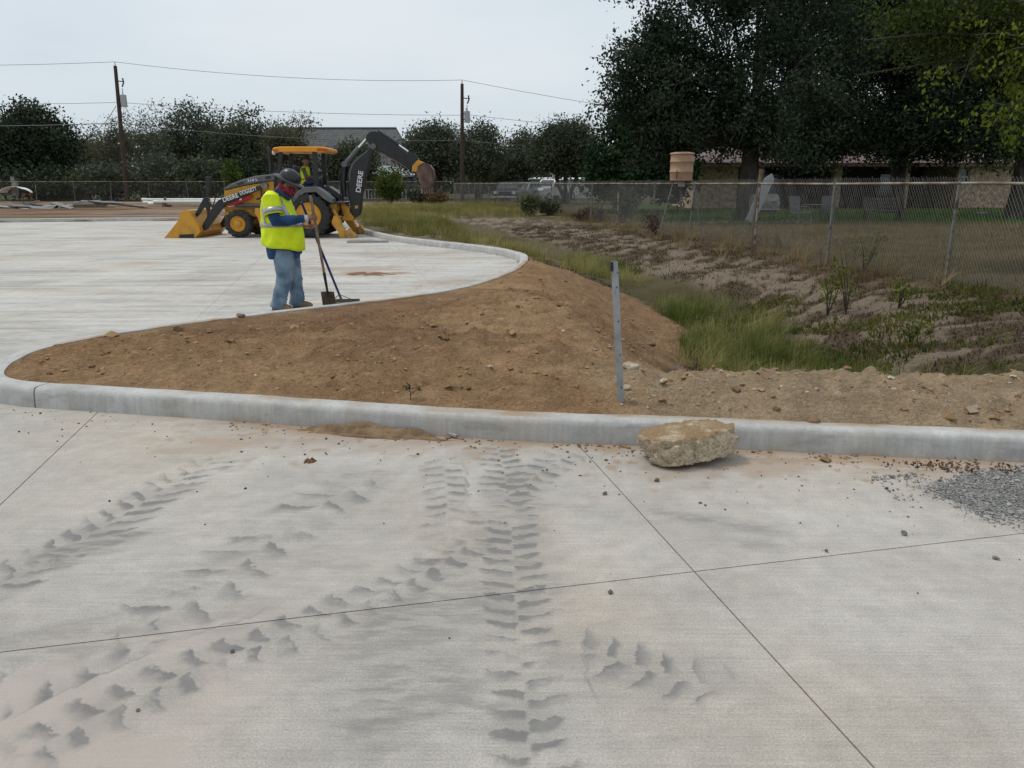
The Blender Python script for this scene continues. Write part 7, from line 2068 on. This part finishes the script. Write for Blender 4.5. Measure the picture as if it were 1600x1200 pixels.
sapling('short sapling with yellowish leaves left of the tallest one', 1296, 460, .7, 5, 120, L_SAP)
sapling('low leafy sapling on the bank right of the tallest one', 1405, 470, .45, 6, 120, L_SAP)
sapling('small pale weed sapling near the bank middle', 1425, 500, .3, 8, 100, L_SAP)
sapling('leafy sapling standing in the fence left of the rusty post', 1350, 425, .8, 9, 120, L_SAP)

# loose lumber and dirt on the big lot
x, y = at(575, 379)
for k, (dx, dy, ln, rz, lb) in enumerate(((0, 0, 1.15, .16, 'longer pale plank lying by the stabilizer foot'), (-.25, .35, .7, .05, 'shorter plank lying behind the longer one by the kerb'))):
    o_ = MB().box((0, 0, .03), (ln, .14, .04)).build('plank', M_SCRAP[1], bevel=.005); o_.location = (x + dx, y + dy, .003); o_.rotation_euler = (0, 0, rz); tag(o_, lb, 'plank', 'planks on the big lot')

def pebbles(name, P, size, mat, label, cat, seed, flat=.7, sink=.25):
    """many small angular stones in one mesh"""
    r = np.random.RandomState(seed)
    base = np.array([(1, 0, 0), (0, 1, 0), (-1, 0, 0), (0, -1, 0), (.0, .0, 1), (0, 0, -1), (.7, .7, .5), (-.7, .6, .45), (-.6, -.7, .5), (.65, -.7, .55)], float)
    fc = np.array([(0, 6, 4), (6, 1, 4), (1, 7, 4), (7, 2, 4), (2, 8, 4), (8, 3, 4), (3, 9, 4), (9, 0, 4), (0, 1, 6), (1, 2, 7), (2, 3, 8), (3, 0, 9), (1, 0, 5), (2, 1, 5), (3, 2, 5), (0, 3, 5)])
    n_ = len(P); sz = size * np.exp(r.normal(0, .45, n_))
    jit = 1 + r.normal(0, .2, (n_, len(base), 3))
    V = base[None] * jit * sz[:, None, None]
    V[:, :, 2] *= flat
    a = r.rand(n_) * 6.28; ca, sa = np.cos(a)[:, None], np.sin(a)[:, None]
    V = np.stack([V[..., 0] * ca - V[..., 1] * sa, V[..., 0] * sa + V[..., 1] * ca, V[..., 2]], -1)
    V[:, :, 2] += (sz * flat * (1 - 2 * sink))[:, None] * .5
    V += P[:, None, :]
    F_ = (fc[None] + np.arange(n_)[:, None, None] * len(base)).reshape(-1, 3)
    me_ = np_mesh(name, V.reshape(-1, 3), F_)
    fattr(me_, 'tint', np.repeat(r.rand(n_), len(base)))
    return tag(link(name, me_, mat), label, cat, kind='stuff')
S_SOIL = leaf_mat('soil_crumb', (.18, .108, .055), (.36, .235, .13), 0, .95)
S_STONE = leaf_mat('pale_pebble', (.22, .16, .10), (.50, .44, .35), 0, .9)
S_GRAV = leaf_mat('grey_gravel', (.12, .12, .116), (.36, .352, .335), 0, .85)
S_GRIT = leaf_mat('dark_grit', (.05, .045, .04), (.20, .17, .14), 0, .9)
fmid = lambda x, y, s_, a_: sstep(.36, .62, fbm(x * s_, y * s_, 3, a_))
P = scatter(30000, -4.6, 6, 4.3, 14, lambda x, y: sstep(.05, .2, soil_mask(x, y)) * sstep(.2, .3, kerb_sd(x, y)[0]) * (.15 + .85 * fmid(x, y, 2.2, 501)) * np.clip(9 / (y * y) * 4, 0, 1), 31)
pebbles('soil_crumbs', P, .0115, S_SOIL, 'crumbs and small clods of loose brown soil over the island', 'soil', 31)
P = scatter(2700, -4.6, 3, 4.5, 11, lambda x, y: sstep(.1, .2, soil_mask(x, y)) * sstep(.25, .35, kerb_sd(x, y)[0]) * fmid(x, y, 1.4, 503) * .6, 32)
pebbles('soil_clods', P, .0155, S_SOIL, 'larger clods lying on the loose brown soil of the island', 'soil', 32, .75)
P = scatter(2800, .7, 6, 4.3, 7.5, lambda x, y: sstep(.05, .15, soil_mask(x, y)) * sstep(.22, .3, kerb_sd(x, y)[0]) * .7, 33)
pebbles('berm_stones', P, .0095, S_STONE, 'pale pebbles scattered over the stony berm by the post', 'pebbles', 33)
P = scatter(170, -4.4, 1, 5, 10, lambda x, y: sstep(.1, .2, soil_mask(x, y)) * sstep(.25, .35, kerb_sd(x, y)[0]), 34)
pebbles('island_stones', P, .011, S_STONE, 'few pale pebbles on the brown island soil', 'pebbles', 34)
# grey gravel spilt on the slab at the right
gc = [at(*p) for p in ((1440, 765), (1520, 745), (1700, 735), (1800, 800), (1640, 825), (1560, 800), (1490, 780))]
GP = np.array(gc)
r_ = np.random.RandomState(8)
gx_ = 2.0 + 1.9 * r_.rand(80000); gy_ = 3.1 + 1.1 * r_.rand(80000)
dg_, _ = seg_dist(gx_, gy_, np.vstack([GP, GP[:1]])); sg_ = np.where(inside(gx_, gy_, GP), dg_, -dg_)
k_ = r_.rand(80000) < sstep(-.2, .1, sg_ + (fbm(gx_ * 5, gy_ * 5, 4, 511) - .5) * .5) * .45
P = np.stack([gx_[k_], gy_[k_], np.full(k_.sum(), .0015)], -1)
pebbles('gravel_patch', P, .0034, S_GRAV, 'patch of grey crushed gravel on the slab at the right edge', 'gravel', 35, .7, .1)
# grit strewn over the near slabs
def near_pts(n_, f, seed):
    r = np.random.RandomState(seed); x = -4 + 8 * r.rand(n_); y = 1.6 + 4.2 * r.rand(n_)
    k = r.rand(n_) < f(x, y); return np.stack([x[k], y[k], np.full(k.sum(), .001)], -1)
sdn = lambda x, y: kerb_sd(x, y)[0]
P = near_pts(9000, lambda x, y: (sdn(x, y) < -.02) * (sstep(-1.6, -.1, sdn(x, y)) ** 2 * .2 + .006 + .07 * sstep(.6, 2.2, x) * sstep(2.6, 3.4, y)), 41)
pebbles('slab_grit', P, .0044, S_GRIT, 'dark grit and crumbs strewn over the near concrete slabs', 'grit', 41, .7, .1)
P = near_pts(26000, lambda x, y: (sdn(x, y) < -.01) * sstep(-.24, -.02, sdn(x, y) + (fbm(x * 4, y * 4, 3, 521) - .5) * .25) * sstep(-2.3, -1.2, x) * .9 * (.25 + .75 * fmid(x, y, 1.5, 523)), 42)
pebbles('gutter_soil', P, .0065, S_SOIL, 'brown soil crumbs washed along the foot of the near kerb', 'soil', 42, .6, .2)
# heaps of soil spilt over the kerb onto the slab
def heap(u, v, la, lb, h_, rz, label, seed, mat=M_CLOD):
    x, y = at(u, v); g = np.linspace(-1, 1, 40); AA, BB = np.meshgrid(g, g)
    rr = np.hypot(AA, BB); zz = np.maximum(0, 1 - rr ** 1.3 + (fbm(AA * 4 + seed, BB * 4, 4, seed + 6) - .62) * 1.5) * h_ * (.5 + fbm(AA * 3 + seed, BB * 3, 4, seed)) - .006 - .1 * (rr > .97) + (fbm(AA * 9, BB * 9 + seed, 3, seed + 2) - .5) * h_ * .35
    id_ = np.arange(1600).reshape(40, 40); F_ = np.stack([id_[:-1, :-1], id_[:-1, 1:], id_[1:, 1:], id_[1:, :-1]], -1).reshape(-1, 4)
    me_ = np_mesh('soil_heap', np.stack([AA.ravel() * la, BB.ravel() * lb, zz.ravel()], -1), F_, True)
    o_ = link('soil_heap', me_, mat); o_.location = (x, y, .002); o_.rotation_euler = (0, 0, rz); tag(o_, label, 'soil')
heap(575, 675, .7, .13, .065, -.215, 'long low spill of brown soil against the near kerb', 3)
heap(485, 722, .045, .03, .03, .3, 'tiny reddish soil heap alone on the near slab', 5, PM('red_soil', (.24, .12, .065), .95, var=.2, bump=.5))
heap(575, 428, .6, .45, .016, .1, 'small spill of reddish dirt on the big lot right of the rake', 7, PM('red_soil', (.24, .12, .065), .95))
# dead leaves blown against the kerb on the right
r_ = np.random.RandomState(12)
cs = np.stack([2.36 + .5 * r_.rand(60), 4.2 - .04 * r_.rand(60) - .02, .012 + .012 * r_.rand(60)], -1); cs[:, 1] -= (cs[:, 0] - 2.4) * .14 + np.abs(r_.normal(0, .03, 60)); cs[:, 0] += r_.normal(0, .12, 60)
lv = leaf_cloud('leaf_drift', cs, .03, 4, .022, leaf_mat('brown_leaf', (.08, .04, .025), (.22, .12, .07), .05), None, None, 4); tag(lv, 'drift of dead brown leaves along the kerb at the right', 'leaf litter', kind='stuff')
for k, (u, v, h_, lb) in enumerate(((1412, 836, 6, 'dark upright stone alone on the right slab'), (945, 773, 5, 'dark pebble left of the long joint'), (1291, 862, 4, 'dark pebble lying on the cross joint at the right'), (1026, 752, 5, 'brown clod in front of the broken lump of concrete'), (724, 1038 // 1, 5, 'dark chip on the slab near the curved tyre marks'))):
    if v == 1038: u, v = 364, 1019
    x, y = at(u, v); s_ = h_ / FPX * y
    o_ = link('stone', rock_mesh('stone', (s_, s_ * .8, s_), 80 + k, .9, 2, .5, 5), M_GREYS if k != 3 else M_CLOD); o_.location = (x, y, s_ * .55); o_.rotation_euler = (0, 0, k); tag(o_, lb, 'stone', 'stones on the near slabs')
x, y = at(702, 682)
o_ = MB().box((0, 0, .012), (.13, .025, .012)).build('wood_chip', M_SCRAP[1]); o_.location = (x, y, .01); o_.rotation_euler = (0, .05, -.7); tag(o_, 'splinter of pale wood lying at the foot of the near kerb', 'wood')
